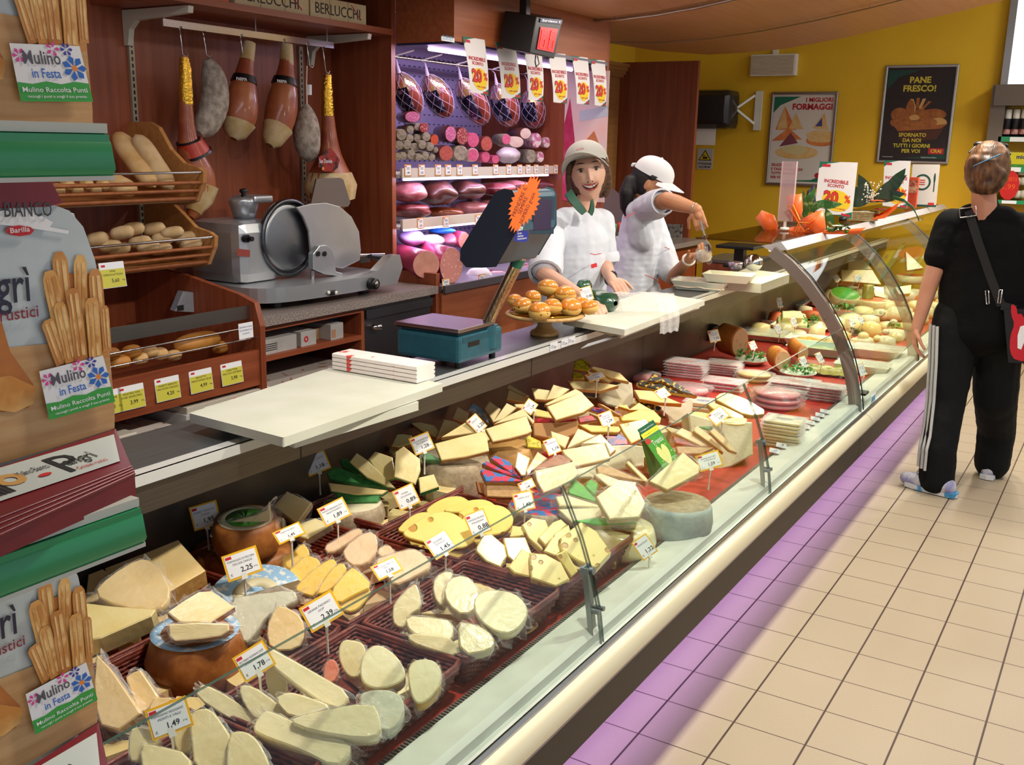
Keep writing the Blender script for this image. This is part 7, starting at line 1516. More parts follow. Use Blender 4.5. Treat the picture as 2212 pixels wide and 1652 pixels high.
# ================================================================ on top of the curved case
HT = 1.170
def acr(u0,v0,u1,v1,lab):
    b = P((u0+u1)/2+4, v1, z=HT); tp = P((u0+u1)/2, v0, y=b.y); wl = P(u0,(v0+v1)/2,y=b.y); wr = P(u1,(v0+v1)/2,y=b.y); w_ = wr.x-wl.x; z1 = tp.z
    t = thing('leaflet_holder', T(b.x,b.y,HT), lab, 'leaflet holder')
    q = MB(); q.box((-w_/2,-.012,.045),(w_/2,.012,z1-HT)); q.build('acrylic_box', film('pinkish_acrylic','#d8b9bd',.42,.1,0), t)
    q = MB(); q.tube([(0,0,0),(0,0,.045)],.008,8); q.lathe([(0,0),(.022,0),(.022,.014),(0,.016)],16); q.build('foot', WPLAS, t)
acr(1675,348,1706,497,'tall pinkish acrylic leaflet holder at the near end of the curved case')
def stand(q4, lab, base_v, name='sign_stand', c='n'):
    bx_ = P(*px(c,((q4[2][0]+q4[3][0])/2, base_v)), z=HT+.01); y = bx_.y; q, F = banner(c, q4, None, None, stand=True, y=y, thick=.004); o = q.build('sign_card', BM, None, F); return o, y
o, y1_ = stand([(915,790),(1155,797),(1116,1155),(880,1100)], '', 1175); tag(o, 'large standing discount sign with 20% behind the orange bow', 'sign')
q = MB(); b = P(*px('n',(1060,1170)), z=HT); q.lathe([(0,0),(.022,0),(.02,.02),(.008,.03),(0,.03)],16); bpy.context.view_layer.update(); q.build('foot', BLACK, o, T(o.matrix_world.inverted() @ Vector((b.x,b.y,HT))) @ o.matrix_world.inverted().to_3x3().to_4x4())
o, y2_ = stand([(1325,783),(1492,787),(1466,1092),(1312,1070)], '', 1110); tag(o, 'smaller standing discount sign behind the flower basket', 'sign')
# plate and knife card
y3 = P(*px('n',(1565,1085)), z=HT).y; w4 = [P(*px('n',p), y=y3) for p in ((1480,1075),(1652,1080),(1676,812),(1500,808))]; F = frame(w4[0], w4[1]-w4[0], w4[3]-w4[0]); W_ = (w4[1]-w4[0]).length; H_ = (w4[3]-w4[0]).length
q = MB(); q.box((0,0,-.003),(W_,H_,0),0); q.lathe([(W_*.24,0.001),(W_*.31,.001)],32,1,T(W_*.42,H_*.58,0)); q.box((W_*.84,H_*.36,.0005),(W_*.88,H_*.78,.001),1); q.ell((W_*.86,H_*.68,.001),(W_*.035,H_*.12,.001),1); q.box((0,0,.0004),(W_,H_*.05,.0008),1); q.box((W_*.7,H_*.04,.001),(W_*.92,H_*.1,.0014),2)
for k in range(3): q.box((W_*.30,H_*(.62-.05*k),.0005),(W_*.52,H_*(.64-.05*k),.001),2)
tag(q.build('plate_sign', [plain('card_white','#d9d3cb',.5), plain('teal_dark','#17493c',.5), RED], None, F), 'white card with a green plate ring and knife', 'sign')
p = P(*px('n',(1492,1088)), z=HT); q = MB(); hgt = P(*px('n',(1505,890)), y=p.y).z-HT; q.box((-.035,-.02,0),(.035,.02,hgt),0,b=.002); q.box((-.03,-.0205,hgt*.5),(.03,-.0201,hgt*.9),1); tag(q.build('sauce_carton', [mat('red_carton','#b8301c',.4,col2='#d2582a',scale=14), mat('carton_print','#d9b08a',.4,col2='#8f2a1a',scale=30)], None, T(p.x,p.y,HT)), 'slim red carton beside the smaller discount sign', 'carton')
# orange bow bouquet
ORG = mat('orange_paper','#f06a10',.45,col2='#e85c08',scale=6,sheen=.3)
t = thing('wrapped_bouquet', T(P(1750,500,z=HT)), 'bouquet in bright orange paper with a big bow lying on the case', 'bouquet'); inv = t.matrix_world.inverted(); yb = t.matrix_world.translation.y
def sheet(q, pts, y, m=0, bulge=.03):
    w_ = [P(*px('x',p), y=y) for p in pts]; c_ = sum(w_, Vector())/len(w_)+Vector((.0,-bulge,0)); n = len(w_)
    vs = [inv@c_]+[inv@p for p in w_]+[inv@(p+Vector((0,.012,0))) for p in w_]; q.add(vs, [(0,1+i,1+(i+1)%n) for i in range(n)]+[(1+i,1+n+i,1+n+(i+1)%n,1+(i+1)%n) for i in range(n)], m, True)
q = MB(); sheet(q, [(172,235),(215,180),(300,215),(330,290),(300,370),(240,330)], yb); sheet(q, [(390,75),(500,60),(505,180),(480,270),(400,230)], yb); sheet(q, [(490,245),(600,190),(655,175),(670,310),(600,380),(520,330)], yb-.02); sheet(q, [(250,330),(480,290),(660,320),(880,340),(960,300),(900,350),(620,350),(420,390),(300,375)], yb-.01,bulge=.02)
q.build('orange_paper', ORG, t)
q = MB()
for a_ in (((480,265),(420,170),(400,150),(440,140),(490,250)),((480,265),(560,270),(600,230),(555,250)),((480,270),(450,340),(455,360),(500,300)),((480,270),(520,330),(550,310))): q.tube([inv@P(*px('x',p), y=yb-.06) for p in a_], .007, 5, flat=.4)
q.build('ribbon', mat('orange_ribbon','#ff8a1c',.4), t)
rr = random.Random(3)
q = MB()
for (u,v,l_,a_) in ((520,150,.16,100),(600,150,.15,30),(690,140,.14,5),(560,100,.12,70),(700,230,.10,-60)):
    p = inv@P(*px('x',(u,v)), y=yb+.02); M = T(p) @ RY(-a_) ; n = 8
    q.add([(l_*(i/n-.5), 0.004*math.sin(i), s_*.02*math.sin(math.pi*i/n)) for i in range(n+1) for s_ in (1,-1)], [(2*i,2*i+1,2*i+3,2*i+2) for i in range(n)], 0, True, M)
q.build('large_leaves', mat('bouquet_leaf','#2f6a2c',.4,col2='#8fb06a',scale=25,contrast=(.5,.6)), t)
def flower(q, p, r, m):
    for k in range(14):
        a = k*2.4; rr_ = r*(.25+.75*k/14); M = T(p) @ RZ(math.degrees(a)) @ RX(-60+k*3); q.add([(-r*.35,rr_*.2,0),(r*.35,rr_*.2,0),(r*.45,rr_*.9,.2*r),(0,rr_*1.1,.3*r),(-r*.45,rr_*.9,.2*r)],[(0,1,2,3,4)],m,True,M)
def blooms(parent, spec, y):
    inv2 = parent.matrix_world.inverted(); 
    for (c_,u,v,r,mt,nm) in spec: q = MB(); flower(q, inv2@P(*px(c_,(u,v)), y=y), r, 0); q.build(nm, mt, parent)
WF = plain('petal_white','#d9d6c4',.5); 
bpy.context.view_layer.update()
blooms(t, (('x',760,280,.035,WF,'white_rose'),('x',720,300,.022,WF,'white_rose'),('x',830,265,.02,mat('petal_dark','#2a1830',.5),'dark_flower')), yb-.03)
q = MB()
for k in range(24): a = rr.uniform(0,6.28); M = T(inv@P(*px('x',(730+rr.uniform(-40,110),300+rr.uniform(-20,30))), y=yb-.02)) @ RZ(rr.uniform(0,360)) @ RX(rr.uniform(-60,60)); q.add([(0,-.02,0),(.01,0,0),(0,.02,0),(-.01,0,0)],[(0,1,2,3)],0,False,M)
q.build('small_leaves', LEAF, t)
q = MB(); sheet(q, [(540,40),(590,0),(600,120),(590,200),(560,160),(530,110)], yb+.05); q.build('dark_wrap', mat('navy_paper','#15182c',.5), t)
# flower basket
t = thing('flower_basket', T(P(*px('n',(1180,1165)), z=HT)), 'small cane basket of roses and leaves between the two discount signs', 'flower basket'); bpy.context.view_layer.update(); inv = t.matrix_world.inverted(); yb = t.matrix_world.translation.y
q = MB()
for k in range(6): q.lathe([(.085,.002+k*.009),(.092+.001*k,.006+k*.009),(.085,.010+k*.009)],24)
q.build('cane_side', mat('cane','#c9b487',.6,col2='#a8905c',scale=60), t)
q = MB()
for (u,v,l_,a_,m_) in ((1190,1000,.22,160,0),(1350,960,.24,40,0),(1390,930,.20,60,0),(1170,1040,.16,200,0),(1340,1010,.2,10,0),(1200,960,.18,120,0)):
    p = inv@P(*px('n',(u,v)), y=yb+.02); M = T(p) @ RY(-a_); n = 8
    q.add([(l_*(i/n-.5),.004*math.sin(i),s_*.035*math.sin(math.pi*i/n)) for i in range(n+1) for s_ in (1,-1)],[(2*i,2*i+1,2*i+3,2*i+2) for i in range(n)],0,True,M)
q.build('glossy_leaves', mat('glossy_dark_leaf','#122c18',.25,col2='#1d4222',scale=9,coat=.5), t)
blooms(t, (('n',1280,1030,.05,mat('petal_orange','#d8502a',.5,col2='#e8743c',scale=30),'orange_gerbera'),('n',1300,1085,.05,mat('petal_crimson','#6e1420',.5,col2='#8f1c2c',scale=20),'crimson_rose'),('n',1200,1100,.045,WF,'white_rose'),('n',1255,1110,.03,mat('petal_yellow','#c8c05a',.5),'yellow_flower')), yb-.03)
q = MB()
for k in range(60): p = inv@P(*px('n',(1240+rr.gauss(0,28),990+rr.gauss(0,35))), y=yb-.02+rr.uniform(-.02,.02)); q.ell(p,(.005,.005,.005),0,nu=6,nv=4)
q.build('white_sprigs', WF, t)
q = MB(); pp = [P(*px('n',p), y=yb-.05) for p in ((1130,1130),(1250,1150),(1340,1120),(1420,1050),(1400,1090),(1330,1150),(1200,1170))]; c_ = sum(pp,Vector())/7; q.add([inv@c_]+[inv@p for p in pp],[(0,1+i,1+(i+1)%7) for i in range(7)],0); q.build('orange_wrap', ORG, t)
q = MB()
for k in range(4): q.tube([inv@P(*px('n',p), y=yb-.03) for p in ((1380,1010+k*6),(1450,1030+k*5),(1510,1080+k*6),(1545,1170-k*6))], .0025, 4)
q.build('grass_blades', LEAFD, t)
# ================================================================ breadstick rack at the near left
t = thing('snack_rack', T(.12,-.2,0), 'snack rack with green price rails at the left edge', 'rack'); iv = T(-.12,.2,0)
def br(nm, mt, fn, **k): q = MB(); q.M = iv; fn(q); return q.build(nm, mt, t, **k)
RG_ = mat('rail_green','#23925a',.3,coat=.4); RW_ = mat('rail_white','#c9cfc4',.4)
for z,y_,dx in ((1.530,.594,0),(1.178,.600,.0)):
    br('shelf_board', RW_, lambda q: q.box((-.10,-.9,z+.028),(.33,y_-.005,z+.036)))
    def rl(q): profile_strip(q, [(.330,z+.040),(.345,z+.036),(.352,z+.028),(.356,z+.006),(.352,z)], -.9, y_, 0, True); q.box((.325,-.9,z),(.351,y_-.001,z+.0355),0)
    br('price_rail', RG_, rl)
    br('rail_lip', RW_, lambda q: (q.box((.328,-.9,z+.0365),(.348,y_,z+.045)), q.box((.334,-.9,z-.004),(.3535,y_,z))))
br('shelf_board', RW_, lambda q: q.box((-.10,-.9,.83),(.33,.59,.84)))
br('rear_upright', mat('rack_grey','#77807c',.5), lambda q: q.box((-.12,-.9,0),(-.10,.30,1.95)))
BSIL = mat('bag_silver','#c6cfce',.32,.15,col2='#b6c0c0',scale=7,bump=.35,bscale=14); BMAR = mat('bag_maroon','#6a1420',.4,col2='#7a1a28',scale=8,bump=.3,bscale=20)
STK = mat('breadstick_print','#cf8a3c',.5,col2='#edbd72',scale=22,contrast=(.4,.65)); STK2 = mat('breadstick_print_dark','#b8702c',.5,col2='#dca057',scale=22); WDP = mat('print_wood','#b98a55',.5,col2='#cfa673',scale=6,stretch=(1,1,14)); BRP = mat('print_bread_brown','#9a4f22',.5,col2='#c47a35',scale=12)
BX = .22; BY1 = .665; ZB = 1.218
def bagthing(z0, label):
    t = thing('breadstick_bag', T(BX,BY1,z0), label, 'bread sticks')
    def loc(u, v, dx=0): # pixel of the middle bag -> bag coordinates
        p = P(u, v, x=BX+dx); return (p.y-BY1, p.z-ZB)
    W_ = .24; H_ = .292
    q = MB()
    prof = lambda v: .020*math.sin(math.pi*min(1,max(0,v/H_)))**.6
    def face(u,v): y = -W_*(1-u)+.0*v; z = .0+v*H_; w__ = .012*math.sin(math.pi*u)**.5; e = 0 if u < .98 else 0; return (w__-.008, y*(1-.10*max(0,v-.75)*4*0), z)
    q.box((-.085,-W_,.0),(-.006,-.010,H_-.02),0,b=.012)
    pts = [loc(u,v) for u,v in ((0,440),(110,440),(150,455),(180,490),(205,560),(222,650),(234,750),(243,850),(248,905),(240,930),(0,1010))]
    y0 = pts[0][0]; ol = [(y0-.06,pts[0][1]),]+pts+[(y0-.06,pts[-1][1])]
    q.add([(0,y,z) for y,z in ol],[tuple(range(len(ol)))[::-1]],0); q.build('front_face', BSIL, t)
    def flat(nm, poly, mt, dx, c='1'):
        q = MB(); ll = [loc(*px(c,p)) for p in poly]; q.add([(dx,y,z) for y,z in ll],[tuple(range(len(ll)))]); a = sum(ll[i][0]*ll[(i+1)%len(ll)][1]-ll[(i+1)%len(ll)][0]*ll[i][1] for i in range(len(ll)))
        if a < 0: q.f = [f[::-1] for f in q.f]
        return q.build(nm, mt, t)
    q = MB(); tp = [loc(u,v) for u,v in ((0,385),(100,385),(112,400),(132,438),(100,446),(0,450))]; tp = [(tp[0][0]-.06,tp[0][1])]+tp+[(tp[-1][0]-.06,tp[-1][1])]
    n = len(tp); q.add([(.0025,y,z) for y,z in tp]+[(-.05,y,z) for y,z in tp],[tuple(range(n))[::-1],tuple(range(n,2*n))]+[(i,(i+1)%n,n+(i+1)%n,n+i) for i in range(n)]); q.build('folded_top', BMAR, t)
    flat('wood_print', [(-60,765),(0,752),(232,728),(246,880),(246,925),(120,965),(0,1000),(-60,1015)], WDP, .0012)
    flat('bread_print', [(0,690),(20,760),(70,830),(60,880),(0,890),(-30,800)] , BRP, .0018); flat('bread_print', [(-40,820),(20,810),(75,835),(70,870),(30,890),(-40,880)], STK, .0022)
    sticks = [((365,10),(450,690),44),((500,30),(510,690),40),((590,120),(640,690),44),((295,130),(420,700),46),((285,440),(385,720),42),((355,330),(440,710),38),((440,240),(500,700),40),((560,300),(590,700),42),((640,350),(662,640),26)]
    q = MB(); q2 = MB(); q3 = MB()
    for i,(a,b,r) in enumerate(sticks):
        A_ = loc(*px('m',a)); B_ = loc(*px('m',b)); d = Vector((B_[0]-A_[0],B_[1]-A_[1])); L__ = d.length; d.normalize(); nrm = Vector((-d.y,d.x)); w_ = r/2.95*.00056
        pl = []
        for k in range(15):
            s_ = k/14; ww = w_*(min(1,(s_*9+.25))**.5)*(1+.12*noise.noise(Vector((s_*5,i*3,0)))); c_ = Vector(A_)+d*L__*s_; pl.append((c_+nrm*ww, c_-nrm*ww))
        vs = [(.0024+.0005*i, p[0].x, p[0].y) for p in pl]+[(.0024+.0005*i, p[1].x, p[1].y) for p in pl]
        (q if i%2 else q2).add(vs, [(k,k+1,15+k+1,15+k) for k in range(14)], 0)
        for a_,b_ in ((.15,.42),(.62,.78)):
            vs = [(.0026+.0005*i, *(p[0]*(1-f_0)+p[1]*f_0)) for f_0 in (a_,b_) for p in pl[1:-1]]; q3.add(vs, [(k,k+1,13+k+1,13+k) for k in range(12)], 0)
    flat('print_shade', [(120,740),(108,690),(112,620),(128,590),(215,590),(222,640),(228,720),(216,770),(150,785)], BRP, .0021)
    q.build('breadstick_print', STK, t); q2.build('breadstick_print', STK2, t); q3.build('breadstick_print', mat('breadstick_print_light','#f0c886',.5,col2='#c98a44',scale=34,contrast=(.45,.6)), t)
    def line(txt, a, b, h, mt, dx=.003, name='lettering', bold=.01):
        A_ = Vector(loc(*a)); B_ = Vector(loc(*b)); F = frame((dx,A_.x,A_.y),(0,B_.x-A_.x,B_.y-A_.y),(0,0,1)); q = MB(); vs, fs, wd = text_mesh(txt, bold); k = (B_-A_).length/wd; ky = h/.72; q.add([(v.x*k, v.y*ky, 0) for v in vs], fs, 0, False, F); q.build(name, mt, t)
    line('Pangrì', (-115,668), (63,648), .036, plain('ink_navy','#26263c',.5)); line('Grissini rustici', (-130,712), (80,682), .012, plain('ink_maroon','#8a3040',.5)); line('MULINO BIANCO', (-120,470), (108,466), .014, plain('ink_grey','#3c4048',.5), .0035)
    flat('ribbon_print', [(-60,468),(0,455),(55,440),(80,462),(112,480),(105,490),(146,498),(145,505),(60,492),(0,485),(-60,490)], PAPER, .0020)
    flat('red_oval', [(8,497),(15,489),(38,486),(62,490),(70,497),(62,506),(38,510),(15,506)], RED, .0030); line('Barilla', (18,503), (60,499), .005, PAPER, .0036)
    # festa sticker
    q = MB(); c4 = [Vector((.0065,)+loc(u,v)) for u,v in ((98,905),(240,865),(214,766),(76,800))]; bl,br_,tr,tl = c4
    def at(a,b,dx=0): p = bl*(1-a)*(1-b)+br_*a*(1-b)+tr*a*b+tl*(1-a)*b; return (p.x+dx,p.y,p.z)
    def qd(a0,b0,a1,b1,m,dx): q.add([at(a0,b0,dx),at(a1,b0,dx),at(a1,b1,dx),at(a0,b1,dx)],[(0,1,2,3)],m)
    qd(0,0,1,1,0,0); q.add([at(0,0,.0004),at(1,0,.0004),at(1,.33,.0004),at(.8,.36,.0004),at(.6,.31,.0004),at(.4,.36,.0004),at(.2,.31,.0004),at(0,.34,.0004)],[tuple(range(8))],1)
    def tx(s_,a0,a1,b0,hh,m): vs, fs, wd = text_mesh(s_, .01); q.add([at(a0+v.x/wd*(a1-a0),b0+v.y/.72*hh,.0009) for v in vs], fs, m)
    tx('Mulino',.14,.66,.66,.24,2); tx('in Festa',.22,.62,.42,.17,3); tx('Mulino Raccolta Punti',.05,.95,.17,.09,0); tx('raccogli i punti e scegli il tuo premio',.10,.92,.07,.05,0)
    def fl(ca,cb,r,m,n): 
        for k in range(n): a = 2*math.pi*k/n; q.add([at(ca+r*1.0*math.cos(a+d_)*rr2,cb+r*1.3*math.sin(a+d_)*rr2,.0006) for d_,rr2 in ((0,.2),(-.35,.8),(0,1.05),(.35,.8))],[(0,1,2,3)],m)
    fl(.84,.60,.17,3,7); fl(.10,.80,.10,4,6); fl(.58,.93,.10,4,5); fl(.78,.93,.09,5,6); q.add([at(.84+.04*math.cos(k*.785),.60+.055*math.sin(k*.785),.001) for k in range(8)],[tuple(range(8))],6)
    q.build('promotion_sticker', [PAPER, plain('st_green','#3aa544',.4), plain('st_grey','#55535e',.4), plain('st_blue','#2b6cc8',.4), plain('st_pink','#e0479a',.4), plain('st_violet','#3f3fa0',.4), plain('st_orange','#f08a2c',.4)], t)
    # flared base with label and barcode
    o0 = Vector((BX,BY1,ZB)); pA = P(250,926,x=BX+.002); pB = P(291,1024,x=.335); nb = Vector((0,1,0)).cross(pB-pA).normalized()
    def ob(u,v,d=0): return onplane(u,v,pA,nb)-o0+nb*d*(1 if nb.z > 0 else -1)
    q = MB(); b0_ = [ob(-80,1034),ob(250,926),ob(291,1024),ob(-80,1190)]; lo = [Vector((p.x,p.y,.002)) for p in b0_[2:]]
    q.add(b0_+lo+[Vector((-.09,pA.y-BY1,.002)),Vector((-.09,-.3,.002))],[(3,2,1,0),(3,5,4,2) if False else (2,3,5,4),(1,2,4,6)],0)
    for k in range(4): q.tube([ob(-80,1150+k*14), ob(284+k*2,1008+k*5)],.0018,5)
    q.build('flared_base', BMAR, t)
    LA,LB,LC,LD = ob(-80,1036,.0012),ob(246,940,.0012),ob(259,998,.0012),ob(-80,1112,.0012)
    F = frame(LD, LC-LD, LA-LD); W2 = (LC-LD).length; H2 = (LA-LD).dot((F.to_3x3() @ Vector((0,1,0)))); q = MB(); q.add([F.inverted()@p for p in (LD,LC,LB,LA)],[(0,1,2,3)],0)
    xr = W2
    for k in range(16): q.box((xr-.148+k*.0024,H2*.12,.0006),(xr-.148+k*.0024+.0013*(1+k%2*.3),H2*.88,.0008),1)
    q.text('P', H2*.70, T(xr-.050,H2*.14,.0008), 1); q.text('angrì', H2*.30, T(xr-.040,H2*.36,.0008), 1, wmax=.034); q.text('Grissini rustici', H2*.11, T(xr-.040,H2*.14,.0008), 2, wmax=.034); q.text('Mulino Bianco', H2*.17, T(xr-.088,H2*.50,.0008), 1, wmax=.034); q.lathe([(.006,.0008),(.014,.0008)],16,3,T(xr-.098,H2*.5,0)); q.lathe([(0,.0009),(.005,.0009)],12,2,T(xr-.070,H2*.32,0) @ SCL(1.4,.7,1))
    q.v = [F@v for v in q.v]; q.build('base_label', [plain('label_pale','#c3ccca',.4), INK, RED, plain('emblem_gold','#c99a5a',.5)], t)
    return t
b2 = bagthing(1.218, 'silver breadstick bag on the middle shelf of the rack'); bpy.context.view_layer.update()
b1 = dup(b2, T(BX,BY1,1.218+.356), 'silver breadstick bag on the top shelf, cut by the picture top')
for ch in list(b1.children):
    if ch.name.startswith('base_label'): bpy.data.objects.remove(ch)
    elif not ch.name.startswith('flared_base'): ch.location.z -= .045
    else: bpy.data.objects.remove(ch)
dup(b2, T(BX-.03,BY1-.03,1.218-.352), 'silver breadstick bag on the lowest visible shelf')
# ================================================================ chilled shelf unit at the far right
t = thing('chilled_shelf_unit', T(.2,8.2,0), 'grey chilled shelf unit with green price rails at the right edge', 'shelf unit'); iv = T(-.2,-8.2,0)
def bz(nm, mt, fn, **k): q = MB(); q.M = iv; fn(q); return q.build(nm, mt, t, **k)
yq = 8.46; GF = mat('unit_grey','#6f6458',.45,.3); xa = P(2137,250,y=yq).x; zt = P(2150,183,y=yq).z; zc = P(2150,228,y=yq).z
bz('upright', GF, lambda q: q.box((xa,yq,0),(xa+.10,8.58,zt))); bz('canopy', GF, lambda q: q.box((xa+.02,yq-.02,zc),(1.9,8.58,zt))); bz('rear_panel', mat('unit_back','#c99b1c',.6), lambda q: q.box((xa+.1,8.575,0),(1.9,8.59,zc)))
for v0,v1 in ((295,306),(360,371),(432,440)):
    za, zb_ = P(2170,v0,y=yq).z, P(2170,v1,y=yq).z
    bz('shelf', mat('unit_dark','#3c342c',.5), lambda q: q.box((xa+.1,yq+.02,zb_),(1.9,8.57,za-.005))); bz('price_rail', RG_, lambda q: q.box((xa+.08,yq,zb_),(1.9,yq+.015,za)))
    bz('rail_slip', PAPER, lambda q: q.box((xa+.16,yq-.003,zb_+.002),(xa+.26,yq,za-.002)))
for k in range(4):
    p = P(2155+k*17.5, 296, y=yq+.06); hgt = .20; q = MB(); q.lathe([(0,0),(.026,0),(.026,hgt*.66)],18,1); q.lathe([(.022,hgt*.66),(.024,hgt*.68),(.023,hgt*.97),(.018,hgt),(0,hgt)],18,0); q.lathe([(.0262,hgt*.10),(.0262,hgt*.28)],18,2); tag(q.build('cream_spray_can', [WPLAS, plain('can_dark','#15141c',.4), mat('can_print','#c9a89a',.5,col2='#a83a40',scale=40)], None, T(p.x,p.y,p.z)), 'dark cream spray can with white cap, '+ords(4)[k]+' of its row', 'spray can', 'cream spray cans')
p = P(2177,360,y=yq+.03); q = MB(); q.box((0,0,0),(.22,.07,.105),0,b=.002); q.text('mio', .03, T(.05,-.001,.06) @ RX(90), 1, bold=.03); q.box((0,-.001,.0),(.22,0,.02),2); tag(q.build('yellow_pack', [plain('pack_yellow','#d2c61e',.4), plain('pack_ink','#1e2a66',.4), LEAF], None, T(p)), 'yellow pack with dark lettering on the chilled shelf', 'pack')
L = []
for k,(u,v) in enumerate(((2195,400),(2212,400),(2195,428),(2212,428),(2205,372+6))): p = P(u,v,y=yq+.05); q = MB(); q.lathe([(0,0),(.03,0),(.034,.02),(.028,.055),(0,.06)],16); L.append(q.build('egg_pot', mat('pot_white','#c8c2b0',.5,col2='#b8b09a',scale=20), None, T(p)))
name_by_place(L, 'white pot on the lower chilled shelf, {}', group='white pots on the chilled shelf', cat='pot')
p = P(2180,400,y=8.455); k = (p-CAM).length/FPX; q = MB(); q.prism([(17*k*math.cos(a)*(1+.04*(i%2)),27*k*math.sin(a)*(1+.04*(i%2))) for i,a in enumerate([2*math.pi*j/24 for j in range(24)])],0,.003,0,M=RX(90)); q.text('OFFERTA', .03, T(0,-.004,.03) @ RX(90), 1, cx=True, wmax=.10); q.text('1,99', .04, T(0,-.004,-.03) @ RX(90), 1, cx=True, wmax=.10); tag(q.build('red_offer_sign', [plain('offer_red','#c81f1c',.4), plain('offer_orange','#f0641e',.4)], None, T(p)), 'oval red offer sign seen beside the customer hair', 'sign')
L = []
# ================================================================ people
SKIN = mat('skin','#d29e84',.5,col2='#dcae96',scale=6,sub=.12); SKINT = mat('skin_tanned','#b97f58',.5,col2='#c48c64',scale=6,sub=.1); SKINP = mat('skin_pink','#c08468',.5,col2='#cc9478',scale=7,sub=.1)
COAT = mat('white_coat','#d9dde6',.75,col2='#ccd1dc',scale=5,bump=.35,bscale=9,sheen=.1); CAPW = mat('cap_white','#dfe0e2',.75,bump=.1,bscale=200); CAPG = mat('cap_grey','#b9b7b0',.75,bump=.1,bscale=200)
def cap(mb, p0, p1, r0, r1, n=14, k=1.0):
    p0 = Vector(p0); p1 = Vector(p1); M = along(p0,p1); L_ = (p1-p0).length; pr = []
    for i in range(7): a = math.pi/2*i/6; pr.append((max(.0003,r0*math.sin(a)), -r0*math.cos(a)))
    for i in range(1,6): f = i/6; pr.append((r0+(r1-r0)*f, L_*f))
    for i in range(7): a = math.pi/2*i/6; pr.append((max(.0003,r1*math.cos(a)), L_+r1*math.sin(a)))
    mb.lathe(pr, n, 0, M @ SCL(1,k,1))
def chain(mb, pts, rs, k=1.0):
    for i in range(len(pts)-1): cap(mb, pts[i], pts[i+1], rs[i], rs[i+1], k=k)
def organic(mb, name, mt, parent, vox=.006, sm=3, M=None, disp=None, wave=0):
    o = mb.build(name, mt, parent)
    r = o.modifiers.new('r','REMESH'); r.mode = 'VOXEL'; r.voxel_size = vox; r.use_smooth_shade = True
    s_ = o.modifiers.new('s','SMOOTH'); s_.factor = .5; s_.iterations = sm
    if disp:
        tx = bpy.data.textures.get('wrinkle') or bpy.data.textures.new('wrinkle','CLOUDS'); tx.noise_scale = .07
        d = o.modifiers.new('d','DISPLACE'); d.texture = tx; d.strength = disp; d.mid_level = .5; d.texture_coords = 'LOCAL'
    return o
def headfn(smile=0):
    def pt(d):
        x, y, z = d.x, d.y, d.z; X, Y, Z = .072*x, .092*y, .112*z
        if z < 0:
            k = 1-.40*(-z)**1.6; X *= k
            if y > 0: Y *= 1-.12*(-z)
            else: Y *= 1-.45*(-z)**1.1
        if y > 0:
            g = lambda cx,cz,sx,sz: math.exp(-((x-cx)/sx)**2-((z-cz)/sz)**2)
            Y += .020*g(0,-.22,.13,.10)+.010*g(0,-.02,.10,.18)-.009*(g(.38,.10,.2,.12)+g(-.38,.10,.2,.12))+.006*(g(.42,-.25,.22,.18)+g(-.42,-.25,.22,.18))+.008*g(0,-.86,.25,.16)+.004*g(0,.28,.5,.1)-.004*g(0,-.68,.3,.06)
            Y *= .95
        return Vector((X,Y,Z))
    return pt
def head(mb, M):
    f = headfn(); nu, nv = 56, 44; vs = []; fs = []
    for j in range(nv+1):
        th = math.pi*j/nv
        for i in range(nu): ph = 2*math.pi*i/nu; vs.append(f(Vector((math.sin(th)*math.cos(ph), math.sin(th)*math.sin(ph), math.cos(th)))))
    for j in range(nv):
        for i in range(nu): i2 = (i+1)%nu; fs.append((j*nu+i,(j+1)*nu+i,(j+1)*nu+i2,j*nu+i2))
    mb.add(vs, fs, 0, True, M)
def face_surf(x, z):
    """front surface of the head at local x, z (metres)"""
    f = headfn(); dx, dz = x/.072, z/.112
    for _ in range(6):
        d = Vector((dx, math.sqrt(max(.02,1-dx*dx-dz*dz)), dz)).normalized(); p = f(d); dx += (x-p.x)/.072*.8; dz += (z-p.z)/.112*.8
    return p
def hframe(o, fwd, up): 
    f = Vector(fwd).normalized(); r = f.cross(Vector(up)).normalized(); u = r.cross(f); m = Matrix.Identity(4)
    for i in range(3): m[i][0] = r[i]; m[i][1] = f[i]; m[i][2] = u[i]; m[i][3] = o[i]
    return m
